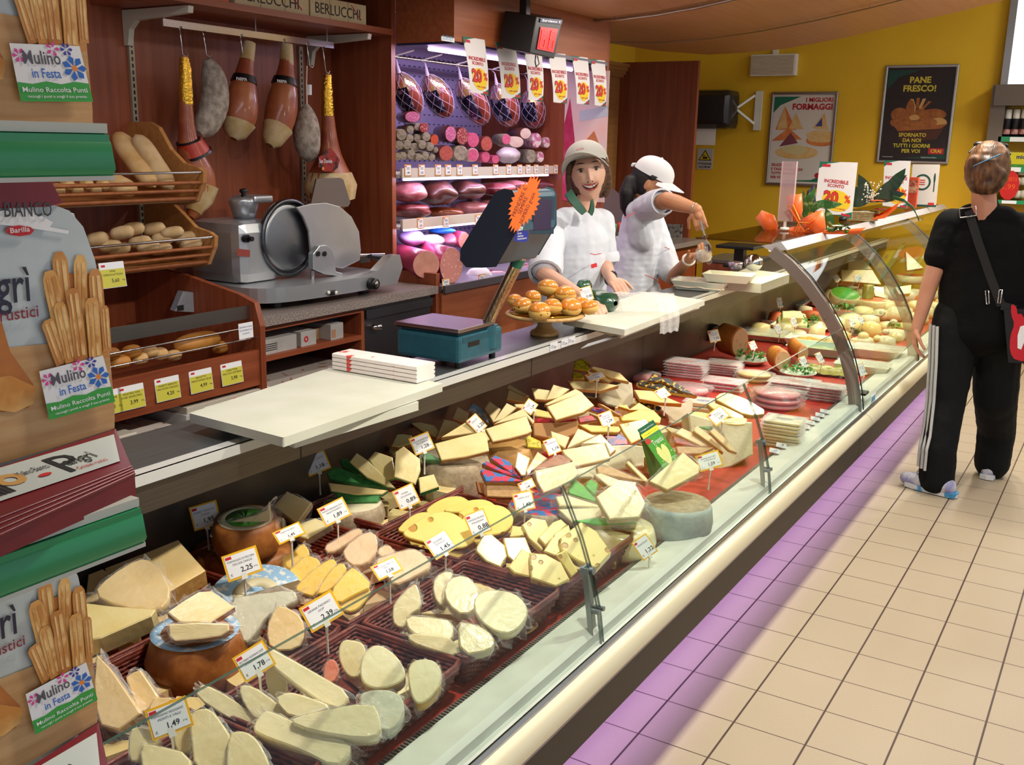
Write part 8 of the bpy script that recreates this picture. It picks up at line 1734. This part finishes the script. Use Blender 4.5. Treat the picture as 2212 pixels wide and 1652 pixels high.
def hand(mb, wrist, fwd, palm, curl=.5, thumb=1, s_=1.0, spread=.10, k=(1,1,1,1)):
    """palm: direction the palm faces; thumb: +1 / -1 side"""
    f = Vector(fwd).normalized(); n = Vector(palm).normalized(); n = (n-f*n.dot(f)).normalized(); sd = f.cross(n)*thumb; W0 = Vector(wrist)
    q = W0+f*.045*s_
    cap(mb, W0, W0+f*.03*s_, .024*s_, .028*s_, k=.75)
    for off in (-.024,-.008,.008,.024): cap(mb, W0+f*.02*s_+sd*off*.7*s_, W0+f*.078*s_+sd*off*s_, .015*s_, .0125*s_, 10)
    for i,(off,L_) in enumerate(((.027,.070),(.009,.078),(-.009,.073),(-.026,.058))):
        b = W0+f*.080*s_+sd*off*s_; d = (f+sd*off*spread*40*.3).normalized(); a = curl*.9*k[i]; p = b
        for j,(fr,rr) in enumerate(((.45,.0092),(.31,.0085),(.24,.0078))):
            d = (d*math.cos(a)+n*math.sin(a)).normalized(); e = p+d*L_*fr*s_; cap(mb, p, e, rr*s_, rr*.93*s_, 10); p = e
            a = curl*1.0*k[i]
    b = W0+f*.022*s_+sd*.026*s_; d = (f*.55+sd*.75+n*.35).normalized(); e = b+d*.036*s_; cap(mb, b, e, .014*s_, .0105*s_, 10); d2 = (f*.85+sd*.25+n*.45).normalized(); cap(mb, e, e+d2*.030*s_, .0102*s_, .0085*s_, 10); cap(mb, e+d2*.03*s_, e+(d2*.053+n*.004)*s_, .0088*s_, .0075*s_, 10)
def V(*a): return Vector(a)
# ---------------- smiling woman
t = thing('person', T(-1.02,4.05,0), 'smiling woman in white coat with green collar and grey cap behind the counter', 'person'); inv = T(1.02,-4.05,0)
shR, shL = V(-1.075,3.93,1.215), V(-.955,4.175,1.222); chest = (shR+shL)/2; chest.z = 1.12; fw = V(.27,-.13,0).normalized(); sdv = (shL-shR).normalized()
hc = P(1270,377,x=-.99); tocam = (CAM-hc).normalized(); up = V(.0,.0,1)+sdv*-.20
hM = hframe(hc+V(0,0,.004), tocam+V(.02,.0,.02)+sdv*.04, up+tocam*-.10) @ SCL(1.13)
elR, elL = V(-.95,3.66,1.03), V(-.93,4.17,1.035); wrR = P(1268,648,z=.965); wrL = P(1322,606,z=.985)
q = MB(); q.M = inv; head(q, hM)
nk = hM @ V(0,-.02,-.07); cap(q, chest+V(0,0,.09), nk, .052, .047); 
chain(q, [chest+V(0,0,.05), chest+V(0,0,-.2), V(chest.x,chest.y,.75)], [.075,.08,.09])
chain(q, [V(chest.x-.02,chest.y-.05,.80), V(chest.x-.02,chest.y-.06,.45), V(chest.x,chest.y-.06,.06)], [.075,.055,.04]); chain(q, [V(chest.x+.02,chest.y+.08,.80), V(chest.x+.02,chest.y+.09,.45), V(chest.x+.04,chest.y+.09,.06)], [.075,.055,.04])
for yy in (-.06,.09): cap(q, V(chest.x+.02,chest.y+yy,.035), V(chest.x+.13,chest.y+yy-.03,.03), .035, .028)
chain(q, [shR, elR, wrR], [.045,.038,.024]); chain(q, [shL, elL, wrL], [.045,.038,.024])
hand(q, wrR, P(1310,668,z=.955)-wrR, (.1,.1,-1), .38, -1, .92); hand(q, wrL, P(1350,625,z=.97)-wrL, (.2,.2,-1), .35, 1, .9)
for s_ in (1,-1): q.ell((0,0,0),(.009,.018,.030),M=hM @ T(.071*s_,-.008,-.012) @ RZ(-18*s_))
organic(q, 'body', SKIN, t, .0042, 2)
def facial(parent, hM, inv, smile=True, lip='#b04848'):
    def S(x,z,d=.0): p = face_surf(x,z); return p+V(0,d,0)
    def strip(pts, w_, name, mt, d=.001, taper=True, lo=None):
        q = MB(); q.M = inv @ hM; n = len(pts); up_ = []; dn = []
        for i,(x,z) in enumerate(pts):
            ww = w_*(math.sin(math.pi*(i+.25)/(n-.5)) if taper else 1); up_.append(S(x,z+ww/2,d)); dn.append(S(x,z-ww/2,d))
        q.add(up_+dn, [(i,i+1,n+i+1,n+i) for i in range(n-1)]+[(n+i,n+i+1,i+1,i) for i in range(n-1)], 0, True); return q.build(name, mt, parent)
    for s_ in (1,-1):
        strip([(s_*(.012+.034*i/8), .036+.006*math.sin(math.pi*(.15+.6*i/8))) for i in range(9)], .0050, 'eyebrow', plain('brow_brown','#4a3020',.8), .0028)
        q = MB(); q.M = inv @ hM; c_ = S(s_*.031,.013); q.ell((c_.x,c_.y-.005,c_.z),(.0135,.008,.0058)); q.build('eye', plain('eye_white','#cfc6bf',.3), parent)
        q = MB(); q.M = inv @ hM; q.ell((c_.x,c_.y+.0012,c_.z),(.0058,.0030,.0050)); q.build('iris', plain('iris_dark','#20160f',.2), parent)
        strip([(s_*(.017+.029*i/8), .0175+.0035*math.sin(math.pi*i/8)) for i in range(9)], .0042, 'eyelash', plain('lash_dark','#1d120d',.7), .0045)
    if smile:
        m0 = -.050; w_ = .034
        strip([(-w_+2*w_*i/14, m0+.0115*((2*i/14-1)**2)-.004) for i in range(15)], .020, 'mouth_inside', plain('mouth_dark','#4a1616',.5), .0016)
        strip([(-w_*.84+2*w_*.84*i/12, m0+.0095*((2*i/12-1)**2)-.0015) for i in range(13)], .0095, 'teeth', plain('teeth_white','#ded6cc',.25,coat=.5), .0034)
        strip([(-w_*1.1+2*w_*1.1*i/14, m0+.0125*((2*i/14-1)**2)+.0045) for i in range(15)], .0062, 'upper_lip', plain('lip_red',lip,.35), .0042)
        strip([(-w_*1.0+2*w_*1.0*i/14, m0+.0135*((2*i/14-1)**2)-.0135) for i in range(15)], .0075, 'lower_lip', plain('lip_red',lip,.35), .0044)
    for s_ in (1,-1): q = MB(); q.M = inv @ hM; c_ = S(s_*.009,-.031); q.ell((c_.x,c_.y+.0005,c_.z-.002),(.0035,.003,.0022)); q.build('nostril', plain('nostril_dark','#5a2e22',.7), parent)
facial(t, hM, inv)
HAIRB = mat('hair_brown','#3d2618',.5,col2='#6b4a30',scale=9,stretch=(3,3,26),bump=.5,bscale=12)
q = MB(); q.M = inv @ hM; q.ell((0,-.016,.012),(.080,.098,.115)); 
for s_ in (1,-1): chain(q, [V(s_*.070,.028,.045), V(s_*.078,.004,-.01), V(s_*.076,-.022,-.055), V(s_*.062,-.040,-.095)], [.013,.015,.017,.011]); pass
chain(q, [V(-.055,-.06,-.03), V(-.045,-.062,-.085)], [.035,.018]); chain(q, [V(.055,-.06,-.03), V(.045,-.062,-.085)], [.035,.018])
h_ = organic(q, 'hair', HAIRB, t, .005, 2)
# keep the face free of hair: cut the front of the hair shell
bo = MB(); bo.M = inv @ hM; bo.ell((0,.074,-.045),(.064,.085,.118)); 
cut = bo.build('face_opening', SKIN, t); bm_ = h_.modifiers.new('cut','BOOLEAN'); bm_.operation = 'DIFFERENCE'; bm_.object = cut; bm_.solver = 'FAST'
dg = bpy.context.evaluated_depsgraph_get(); me = bpy.data.meshes.new_from_object(h_.evaluated_get(dg)); h_.modifiers.clear(); h_.data = me; bpy.data.objects.remove(cut)
def capfn(parent, hM, inv, mt, brim_dir=0, tilt=0, logo=True, sc=1.0, brim_len=.075, drop=.0):
    q = MB(); q.M = inv @ hM @ T(0,-.008,.035+drop) @ RX(tilt) @ RZ(brim_dir) @ SCL(sc)
    q.grid(lambda u,v:(.083*math.cos(2*math.pi*u)*math.sin(.02+1.56*v), .104*math.sin(2*math.pi*u)*math.sin(.02+1.56*v), .090*math.cos(1.56*v)**.85 if v < .999 else -.004), 36, 12)
    q.lathe([(0,.088),(.006,.090),(.005,.094),(0,.095)],10)
    o = q.build('cap_crown', mt, parent)
    q = MB(); q.M = inv @ hM @ T(0,-.008,.035+drop) @ RX(tilt) @ RZ(brim_dir) @ SCL(sc)
    def br_(u,v,dz=0):
        a = math.radians(25+130*u); x = .084*math.cos(a); y = .100*math.sin(a); k = v*brim_len; return (x*(1+k*1.2), y+k*(math.sin(math.pi*u))**.5, .002+.022*math.sin(math.pi*u)-.016-k*.18+dz)
    q.grid(lambda u,v: br_(u,v), 18, 6); q.grid(lambda u,v: br_(u,v,-.0035), 18, 6, flip=True); q.tube([br_(i/18,1,-.0018) for i in range(19)], .0025, 5)
    q.build('cap_brim', mt, parent)
    if logo:
        q = MB(); M_ = inv @ hM @ T(0,-.008,.035+drop) @ RX(tilt) @ RZ(brim_dir) @ SCL(sc)
        vs, fs, wd = text_mesh('CRAI', .06)
        def wrap(x,z): a = math.pi/2-x/.095; sv = math.sqrt(max(0,1-(z/.09)**2)); return (.0845*math.cos(a)*sv*1.02, .1055*math.sin(a)*sv*1.02, z)
        q.M = M_; q.add([wrap((v.x-wd/2)*.016, .040+v.y*.018) for v in vs], fs, 0); vs, fs, wd = text_mesh('VICINO A TE', .02); q.add([wrap((v.x-wd/2)*.006, .029+v.y*.008) for v in vs], fs, 1)
        q.build('cap_logo', [plain('logo_ink','#2a1a28',.6), RED], parent)
capfn(t, hM, inv, CAPG, brim_dir=-12, tilt=16, brim_len=.10, sc=1.05)
# coat
q = MB(); q.M = inv
wc = V(chest.x-.01,chest.y-.02,.86)
for f_0 in range(12):
    f = f_0/11; c_ = chest.lerp(wc, f); c_.z = 1.13-.33*f; q.ell((0,0,0),(.162+.018*f,.115+.02*f,.13),M=T(c_) @ Matrix(((sdv.x,fw.x,0,0),(sdv.y,fw.y,0,0),(0,0,1,0),(0,0,0,1))))
chain(q, [shR+V(0,0,-.005), shL+V(0,0,-.005)], [.062,.062]); chain(q, [shR.lerp(shL,.25)+V(0,0,.012), shR.lerp(shL,.75)+V(0,0,.012)], [.062,.062])
chain(q, [shR, shR.lerp(elR,.5), shR.lerp(elR,.82)], [.066,.068,.072]); chain(q, [shL, shL.lerp(elL,.5), shL.lerp(elL,.85)], [.062,.062,.064])
cap(q, V(wc.x,wc.y,.80), V(wc.x,wc.y,.62), .17, .18, k=.8)
organic(q, 'white_coat', COAT, t, .007, 3, disp=.012)
for sh,el in ((shR,elR),(shL,elL)):
    q = MB(); q.M = inv; a = sh.lerp(el,.74); b = sh.lerp(el,.98); q.tube([a,a.lerp(b,.5),b],[.070,.076,.072],18,caps=False); q.tube([b,a.lerp(b,.5),a],[.062,.064,.06],18,caps=False); q.tube([b+(b-a)*.001,b+(b-a)*.02],[.072,.062],18,caps=False); q.build('rolled_cuff', COAT, t)
GCOL = mat('green_collar','#0b4a38',.6,bump=.1,bscale=60)
def collar(path_px, w_, nm='collar', x=None):
    q = MB(); q.M = inv; n = len(path_px); vs = []
    for (a,b,xx) in path_px: vs += [P(*px('v',a), x=xx), P(*px('v',b), x=xx+.004)]
    q.add(vs, [(2*i,2*i+1,2*i+3,2*i+2) for i in range(n-1)], 0, True); q.add([v-V(.006,-.004,0) for v in vs], [(2*i,2*i+2,2*i+3,2*i+1) for i in range(n-1)], 0, True); return q.build(nm, GCOL, t)
collar([((360,1120),(215,1250),-.955),((420,1215),(290,1370),-.935),((520,1360),(400,1500),-.92),((620,1480),(500,1610),-.91),((705,1610),(600,1700),-.905)], 0)
collar([((800,1370),(840,1340),-.905),((790,1450),(870,1480),-.90),((775,1540),(865,1610),-.90),((740,1640),(820,1720),-.90)], 0)
q = MB(); q.M = inv; q.tube([P(*px('h',a), x=-.845) for a in ((697,670),(730,678),(780,668))], .0018, 5); q.build('red_piping', RED, t)
q = MB(); q.M = inv; w4 = [P(*px('h',a), x=-.835) for a in ((705,785),(700,755),(745,740),(750,770))]; q.add(w4,[(3,2,1,0)]); q.build('sewn_logo', RED, t)
q = MB(); q.M = inv; q.tube([wrL+(elL-wrL).normalized()*.03+V(.026*math.cos(a),.022*math.sin(a)*.6,.026*math.sin(a)) for a in [2*math.pi*i/14 for i in range(14)]], .006, 6, closed=True); q.build('black_bracelet', BLACK, t)
q = MB(); q.M = inv; q.tube([wrL+(elL-wrL).normalized()*.045+V(.027*math.cos(a),.024*math.sin(a)*.6,.027*math.sin(a)) for a in [2*math.pi*i/14 for i in range(14)]], .004, 6, closed=True); q.build('wrist_watch', CHROME, t)
# ---------------- woman with ponytail scooping salad
t = thing('person', T(-1.10,4.92,0), 'woman with black ponytail and white cap spooning salad, seen from the side', 'person'); inv = T(1.10,-4.92,0)
fw = V(.93,.36,0).normalized(); lf = V(-fw.y,fw.x,0)   # her left is away from the camera
c0 = V(-1.12,4.93,0); hc = P(1408,393,x=-1.02); hM = hframe(hc, fw+V(0,-.10,-.42), (0,0,1))
shR = P(1392,452,x=-1.02); shL = shR+lf*.30; elR = P(1440,432,x=-.83); wrR = P(1505,452,x=-.66); elL = P(1452,600,x=-.90); wrL = P(1492,556,x=-.73)
q = MB(); q.M = inv; head(q, hM); cap(q, (shR+shL)/2+V(0,0,-.02), hM @ V(0,-.03,-.06), .052, .047)
bc = (shR+shL)/2+fw*-.02
chain(q, [bc+V(0,0,-.08), bc+V(0,0,-.3), V(bc.x,bc.y,.75)], [.075,.08,.09]); 
for s_ in (1,-1): chain(q, [V(bc.x,bc.y,.8)+lf*.08*s_, V(bc.x,bc.y,.45)+lf*.09*s_, V(bc.x,bc.y,.06)+lf*.09*s_], [.075,.055,.04]); cap(q, V(bc.x,bc.y,.035)+lf*.09*s_, V(bc.x,bc.y,.03)+lf*.09*s_+fw*.15, .035, .028)
chain(q, [shR, elR, elR.lerp(wrR,.35), wrR], [.046,.040,.040,.026]); chain(q, [shL, shL.lerp(elL,.5), elL, wrL], [.045,.042,.038,.024])
hand(q, wrR, P(1517,490,x=-.63)-wrR+V(0,0,-.02), (-.2,.9,-.2), 1.0, -1, .92); hand(q, wrL, P(1515,548,x=-.66)-wrL, (.1,-.3,.8), .55, 1, .92)
for s_ in (1,-1): q.ell((0,0,0),(.009,.018,.030),M=hM @ T(.071*s_,-.008,-.012) @ RZ(-18*s_))
organic(q, 'body', SKINT, t, .0042, 2); facial(t, hM, inv, smile=False)
HBLK = mat('hair_black','#080607',.55,col2='#140e0c',scale=9,stretch=(3,3,26),bump=.5,bscale=12)
q = MB(); q.M = inv @ hM; q.ell((0,-.030,.010),(.078,.088,.108)); iv2 = (hM.inverted())
pt_ = [iv2 @ P(u,v,x=xx) for u,v,xx in ((1378,385,-1.08),(1362,392,-1.11),(1354,415,-1.12),(1353,445,-1.13),(1356,470,-1.13))]; chain(q, pt_, [.03,.036,.040,.034,.012])
for s_ in (1,-1): chain(q, [V(s_*.068,.03,.04), V(s_*.076,.0,.03)], [.012,.015])
organic(q, 'ponytail_hair', HBLK, t, .006, 2)
capfn(t, hM, inv, CAPW, brim_dir=0, tilt=-2, sc=1.03)
q = MB(); q.M = inv @ hM; q.box((-.05,-.128,.030),(.05,-.118,.048),0,b=.003); q.build('cap_strap', CAPW, t)
q = MB(); q.M = inv
RT = Matrix(((lf.x,fw.x,0,0),(lf.y,fw.y,0,0),(0,0,1,0),(0,0,0,1))); top_ = bc+V(0,0,-.09); bot = V(bc.x-.03,bc.y-.02,.80)
for k in range(14): f = k/13; c_ = top_.lerp(bot,f); q.ell((0,0,0),(.165+.018*f,.110+.028*f,.13),M=T(c_) @ RT)
chain(q, [shR+V(0,0,-.01), shL+V(0,0,-.01)], [.066,.062]); chain(q, [shR, shR.lerp(elR,.55)], [.070,.074]); chain(q, [shL, shL.lerp(elL,.5), shL.lerp(elL,.9)], [.062,.064,.066]); cap(q, V(bot.x,bot.y,.78), V(bot.x,bot.y,.62), .17, .18, k=.8)
cap(q, shR+V(-.04,0,-.02), shR+V(-.02,.02,-.16), .06, .07)
organic(q, 'white_coat', COAT, t, .007, 3, disp=.012)
q = MB(); q.M = inv; a = shR.lerp(elR,.50); b = shR.lerp(elR,.86); q.tube([a,b],[.074,.066],18,caps=False); q.tube([b,a],[.058,.062],18,caps=False); q.tube([b,b+(b-a)*.02],[.066,.058],18,caps=False); q.build('short_sleeve', COAT, t)
for (pts,xx) in ((((1350,470),(1362,463),(1372,460)),-.93),(((1393,594),(1410,600),(1425,612)),-.90),(((1436,534),(1448,538)),-.93)):
    q = MB(); q.M = inv; q.tube([P(u,v,x=xx) for u,v in pts], .0018, 5); q.build('red_piping', RED, t)
q = MB(); q.M = inv; dw = (wrL-elL).normalized(); M = along(wrL-dw*.03, wrL); q.tube([M @ V(.030*math.cos(a),.028*math.sin(a),0) for a in [2*math.pi*i/16 for i in range(16)]], .0065, 6, closed=True); q.build('white_bangle', WPLAS, t)
q = MB(); q.M = inv; M = along(wrR+(elR-wrR).normalized()*.01, wrR); q.tube([M @ V(.027*math.cos(a),.026*math.sin(a),0) for a in [2*math.pi*i/16 for i in range(16)]], .003, 6, closed=True); q.build('thin_bracelet', CHROME, t)
# serving spoon and scoop of salad
s0 = P(1513,478,x=-.625); s1 = P(1524,512,x=-.60); s2 = P(1531,545,x=-.59); q = MB(); q.tube([s0-s1, Vector(), (s2-s1)*.25],[.006,.0045,.006],8); M = along((s2-s1)*.15, s2-s1); q.grid(lambda u,v:(M @ V(.024*math.sin(math.pi*v)**.6*math.cos(math.pi*u), .010*math.sin(math.pi*u)*math.sin(math.pi*v), .07*v)), 10, 10)
tag(q.build('serving_spoon', CHROME, None, T(s1)), 'steel serving spoon held over the salad tray', 'spoon')
p = P(1521,552,x=-.62); q = MB(); q.ell((0,0,0),(.038,.038,.030),nu=24,nv=16,fn=lambda d:1+.22*noise.noise(d*3.5)+.08*noise.noise(d*9)); o = tag(q.build('salad_scoop', mat('salad_scoop','#c9c0a6',.4,col2='#ece6d2',scale=50,bump=1,bscale=70,coat=.6), None, T(p)), 'scoop of creamy salad in clear film between her hands', 'salad')
q = MB(); q.grid(lambda u,v:(.05*math.cos(3.3*u+2.6)*(.8+.3*v), .05*math.sin(3.3*u+2.6)*(.8+.3*v), .03-.06*v+.008*math.sin(u*19)), 18, 6); q.build('clear_film', CLEAR, o)
# ---------------- customer seen from behind
t = thing('person', T(.56,5.03,0), 'customer seen from behind in black t-shirt and striped black track trousers', 'person'); inv = T(-.56,-5.03,0)
fw = V(-.08,1,0).normalized(); rt = V(1,.08,0).normalized(); hc = V(.527,5.04,1.475); hM = hframe(hc, fw+V(-.05,0,.02), (0.03,0,1)) @ SCL(1.12)
bc = V(.565,5.05,0); shL = V(.405,5.05,1.24); shR = V(.735,5.08,1.24); elL = V(.352,5.00,.975); wrL = V(.318,4.99,.755); hipL = V(.485,5.03,.80); hipR = V(.655,5.08,.80); knL = V(.490,4.98,.43); anL = V(.500,4.885,.09); knR = V(.675,5.16,.43); anR = V(.685,5.33,.09)
q = MB(); q.M = inv; head(q, hM); cap(q, V(.545,5.05,1.24), hM @ V(0,-.02,-.07), .058, .052); chain(q, [V(.565,5.05,1.15), V(.57,5.05,.85)], [.08,.09])
chain(q, [shL, elL, wrL], [.052,.040,.027]); chain(q, [shR, V(.80,5.04,.98), V(.83,5.08,.76)], [.052,.042,.028]); hand(q, wrL, V(-.02,-.01,-1), (.9,.2,.1), .50, 1, .98); hand(q, V(.83,5.08,.76), V(0,.02,-1), (-.9,.2,.1), .5, -1, .98)
chain(q, [hipL, knL, anL], [.075,.05,.04]); chain(q, [hipR, knR, anR], [.075,.05,.04]); cap(q, anL+V(0,0,-.04), anL+V(-.12,.03,-.055), .034, .028); cap(q, anR+V(0,0,-.04), anR+V(.02,.13,-.055), .034, .028)
for s_ in (1,-1): q.ell((0,0,0),(.009,.018,.030),M=hM @ T(.071*s_,-.008,-.012) @ RZ(-18*s_))
organic(q, 'body', SKINP, t, .005, 2); facial(t, hM, inv, smile=False)
HBR = mat('hair_streaked','#3d2413',.5,col2='#8a5e34',scale=7,stretch=(9,1,3),bump=.8,bscale=14,contrast=(.35,.75))
q = MB(); q.M = inv @ hM; q.ell((0,-.022,.018),(.085,.096,.112)); q.ell((0,-.085,.005),(.050,.040,.055)); chain(q, [V(-.05,-.075,.05), V(.0,-.10,.045), V(.045,-.085,.0), V(.01,-.10,-.045), V(-.04,-.08,-.03)], [.022,.026,.026,.024,.02])
h_ = organic(q, 'pinned_hair', HBR, t, .0055, 1, disp=.010)
bpy.context.view_layer.update()
bo = MB(); bo.M = inv @ hM; bo.ell((0,.080,-.035),(.066,.085,.125)); cut = bo.build('face_opening', SKIN, t); bm_ = h_.modifiers.new('cut','BOOLEAN'); bm_.operation = 'DIFFERENCE'; bm_.object = cut; bm_.solver = 'FAST'
dg = bpy.context.evaluated_depsgraph_get(); me = bpy.data.meshes.new_from_object(h_.evaluated_get(dg)); h_.modifiers.clear(); h_.data = me; bpy.data.objects.remove(cut)
q = MB(); q.M = inv; a = P(2101,359,y=4.90); b = P(2163,333,y=4.905); q.tube([a,a.lerp(b,.5)+V(0,-.006,0),b],[.0015,.005,.007],6,flat=.6); q.build('blue_hair_pin', plain('pin_blue','#4f86ad',.3), t)
q = MB(); q.M = inv @ hM; q.tube([V(-.075,.03,.075), V(-.05,.05,.105), V(0,.055,.118), V(.05,.05,.105), V(.075,.03,.075)], .006, 6); q.ell((-.035,.05,.108),(.03,.012,.014)); q.ell((.035,.05,.108),(.03,.012,.014)); q.build('sunglasses', BLACK, t)
TEE = mat('black_cotton','#060607',.9,spec=.2); TRK = mat('track_black','#07090b',.8,spec=.25)
q = MB(); q.M = inv
for k in range(14): f = k/13; q.ell((0,0,0),(.180+.020*math.sin(f*3),.122+.030*f,.14),M=T(.572+.012*f,5.055,1.15-.37*f))
chain(q, [shL, shR], [.070,.070]); chain(q, [V(.48,5.05,1.275), V(.62,5.05,1.275)], [.062,.062]); chain(q, [shL, shL.lerp(elL,.55)], [.074,.070]); chain(q, [shR, V(.785,5.06,1.08)], [.074,.070]); cap(q, V(.545,5.05,1.29), V(.54,5.05,1.335), .062, .052)
organic(q, 'black_t_shirt', TEE, t, .008, 3, disp=.010)
q = MB(); q.M = inv; chain(q, [V(.50,5.05,.82), V(.64,5.06,.82)], [.125,.125]); chain(q, [hipL+V(0,0,-.02), knL, anL+V(-.01,.02,.12), anL+V(-.005,.015,-.02)], [.112,.082,.078,.082]); chain(q, [hipR+V(0,0,-.02), knR, anR+V(0,-.03,.16), anR+V(0,-.01,-.02)], [.115,.098,.088,.084])
organic(q, 'track_trousers', TRK, t, .008, 3, disp=.008)
for k in range(3):
    q = MB(); q.M = inv; off = k*.032; side = V(-.80,-.60,0).normalized(); tg = V(.60,-.80,0).normalized(); pts = []
    for p_, rr_ in ((hipL+V(0,0,-.02),.116),(hipL.lerp(knL,.5),.099),(knL,.0865),(knL.lerp(anL,.45),.083),(anL+V(-.01,.02,.13),.0815),(anL+V(-.005,.015,.03),.084)): pts.append(p_+side*rr_+tg*(off-.026))
    ex = []
    for i in range(len(pts)-1):
        for j in range(5): ex.append(pts[i].lerp(pts[i+1],j/5))
    ex.append(pts[-1]); q.tube(ex, .0075, 6); q.build('white_stripe', plain('stripe_white','#b9bab8',.7), t)
for an_, sd_, nm in ((anL, V(-.95,.25,0), 'l'), (anR, V(.10,1,0), 'r')):
    q = MB(); q.M = inv; sd_ = sd_.normalized(); s1_ = an_+V(0,0,-.045)-sd_*.05; s2_ = an_+V(0,0,-.052)+sd_*.145; cap(q, s1_, s1_.lerp(s2_,.6)+V(0,0,.004), .042, .040); cap(q, s1_.lerp(s2_,.5), s2_, .040, .030); o = organic(q, 'shoe', mat('sport_shoe','#8f8fb8',.5,col2='#c9c9d2',scale=22,contrast=(.45,.6)), t, .006, 2)
    q = MB(); x_ = sd_; y_ = V(-sd_.y,sd_.x,0); pl = [( -.095,-.032),(-.02,-.036),(.08,-.042),(.14,-.03),(.155,0),(.14,.03),(.08,.042),(-.02,.036),(-.095,.032),(-.105,0)]; F = Matrix(((x_.x,y_.x,0,an_.x),(x_.y,y_.y,0,an_.y),(0,0,1,0),(0,0,0,1))); q.M = inv @ F; q.prism(pl, .004, .026); q.build('shoe_sole', mat('sole_mix','#d9dade',.5,col2='#3f8fc0',scale=9,contrast=(.5,.54)), t, bevel=.003)
# strap, buckle and shoulder bag
q = MB(); pth = [P(2092,455,y=4.925),P(2112,520,y=4.925),P(2140,600,y=4.925),P(2163,660,y=4.92),P(2195,668,y=4.92)]; q.M = Matrix.Identity(4); o0 = pth[3].copy()
t = thing('shoulder_bag', T(P(2215,780,y=4.90)), 'black shoulder bag with red printed shape on a long strap', 'bag'); bpy.context.view_layer.update(); iv3 = t.matrix_world.inverted()
q = MB(); 
for i in range(len(pth)-1):
    a, b = iv3@pth[i], iv3@pth[i+1]; d = (b-a).normalized(); sd = V(d.z,0,-d.x)*.018; q.add([a-sd,a+sd,b+sd,b-sd],[(0,1,2,3)]); q.add([a-sd+V(0,.004,0),a+sd+V(0,.004,0),b+sd+V(0,.004,0),b-sd+V(0,.004,0)],[(3,2,1,0)])
q.build('strap', mat('strap_black','#0b0b0d',.6), t)
for (u,v,w_,h_,an) in ((2091,458,.034,.020,12),(2133,642,.006,.03,10),(2160,640,.006,.03,0)):
    p = iv3@P(u,v,y=4.915); q = MB(); M = T(p) @ RY(-an); q.tube([M @ V(*c_) for c_ in ((-w_,0,-h_),(w_,0,-h_),(w_,0,h_),(-w_,0,h_))], .003, 6, closed=True); q.build('metal_buckle', CHROME, t)
q = MB(); w4 = [iv3@P(u,v,y=4.915) for u,v in ((2168,668),(2300,668),(2300,788),(2178,783))]; q.add(w4+[p+V(0,.07,0) for p in w4],[(3,2,1,0),(4,5,6,7),(0,4,7,3),(0,1,5,4),(2,3,7,6)]); q.build('bag_body', BLACK, t)
q = MB(); pl = chaikin([(2184,655),(2196,662),(2198,680),(2206,676),(2214,690),(2240,720),(2240,780),(2194,780),(2181,760),(2182,725),(2192,700),(2184,680)],1); q.add([iv3@P(u,v,y=4.911) for u,v in pl],[tuple(range(len(pl)))[::-1],tuple(range(len(pl)))]); q.build('red_print', plain('print_red','#c4182a',.4), t)
q = MB(); pl = [(2198,725),(2204,705),(2214,702),(2214,735),(2206,755),(2198,752)]; q.add([iv3@P(u,v,y=4.909) for u,v in pl],[tuple(range(6))[::-1],tuple(range(6))]); q.build('white_print', PAPER, t)
# ---- pieces that belong to a part go one level deeper
SUBS = {'door_handle':'steel_door','sharpener_knob':'sharpener','knob_cap':'thickness_knob','switch_button':'switch_plate','track_slots':'slotted_track','cap_brim':'cap_crown','cap_logo':'cap_crown','cap_strap':'cap_crown',
 'red_piping':'white_coat','sewn_logo':'white_coat','rolled_cuff':'white_coat','collar':'white_coat','short_sleeve':'white_coat','column_sticker':'column','maker_label':'display_head','screen':'display_head','name_strip':'housing','digits':'red_window',
 'base_label':'flared_base','promotion_sticker':'front_face','lettering':'front_face','red_oval':'front_face','ribbon_print':'front_face','wood_print':'front_face','bread_print':'front_face','breadstick_print':'front_face','shoe_sole':'shoe','white_stripe':'track_trousers',
 'iris':'eye','eyelash':'eye','teeth':'mouth_inside','raisins':'glazed_top','seam':'steel_lip','foil_label':'ham_body','net_knot':'net','back_slots':'back_panel','header_strip':'header','maker_badge':'header','red_print':'bag_body','white_print':'bag_body','gold_foil':'plate','rail_slip':'price_rail'}
stem_ = lambda o: o.name.split('.')[0]
for t in [o for o in C.objects if o.parent is None and o.children]:
    kids = {}
    for c_ in t.children: kids.setdefault(stem_(c_), []).append(c_)
    for k_, v_ in SUBS.items():
        if k_ in kids and v_ in kids:
            for i,c_ in enumerate(kids[k_]): p_ = kids[v_][i % len(kids[v_])]; c_.parent = p_; c_.location -= p_.location
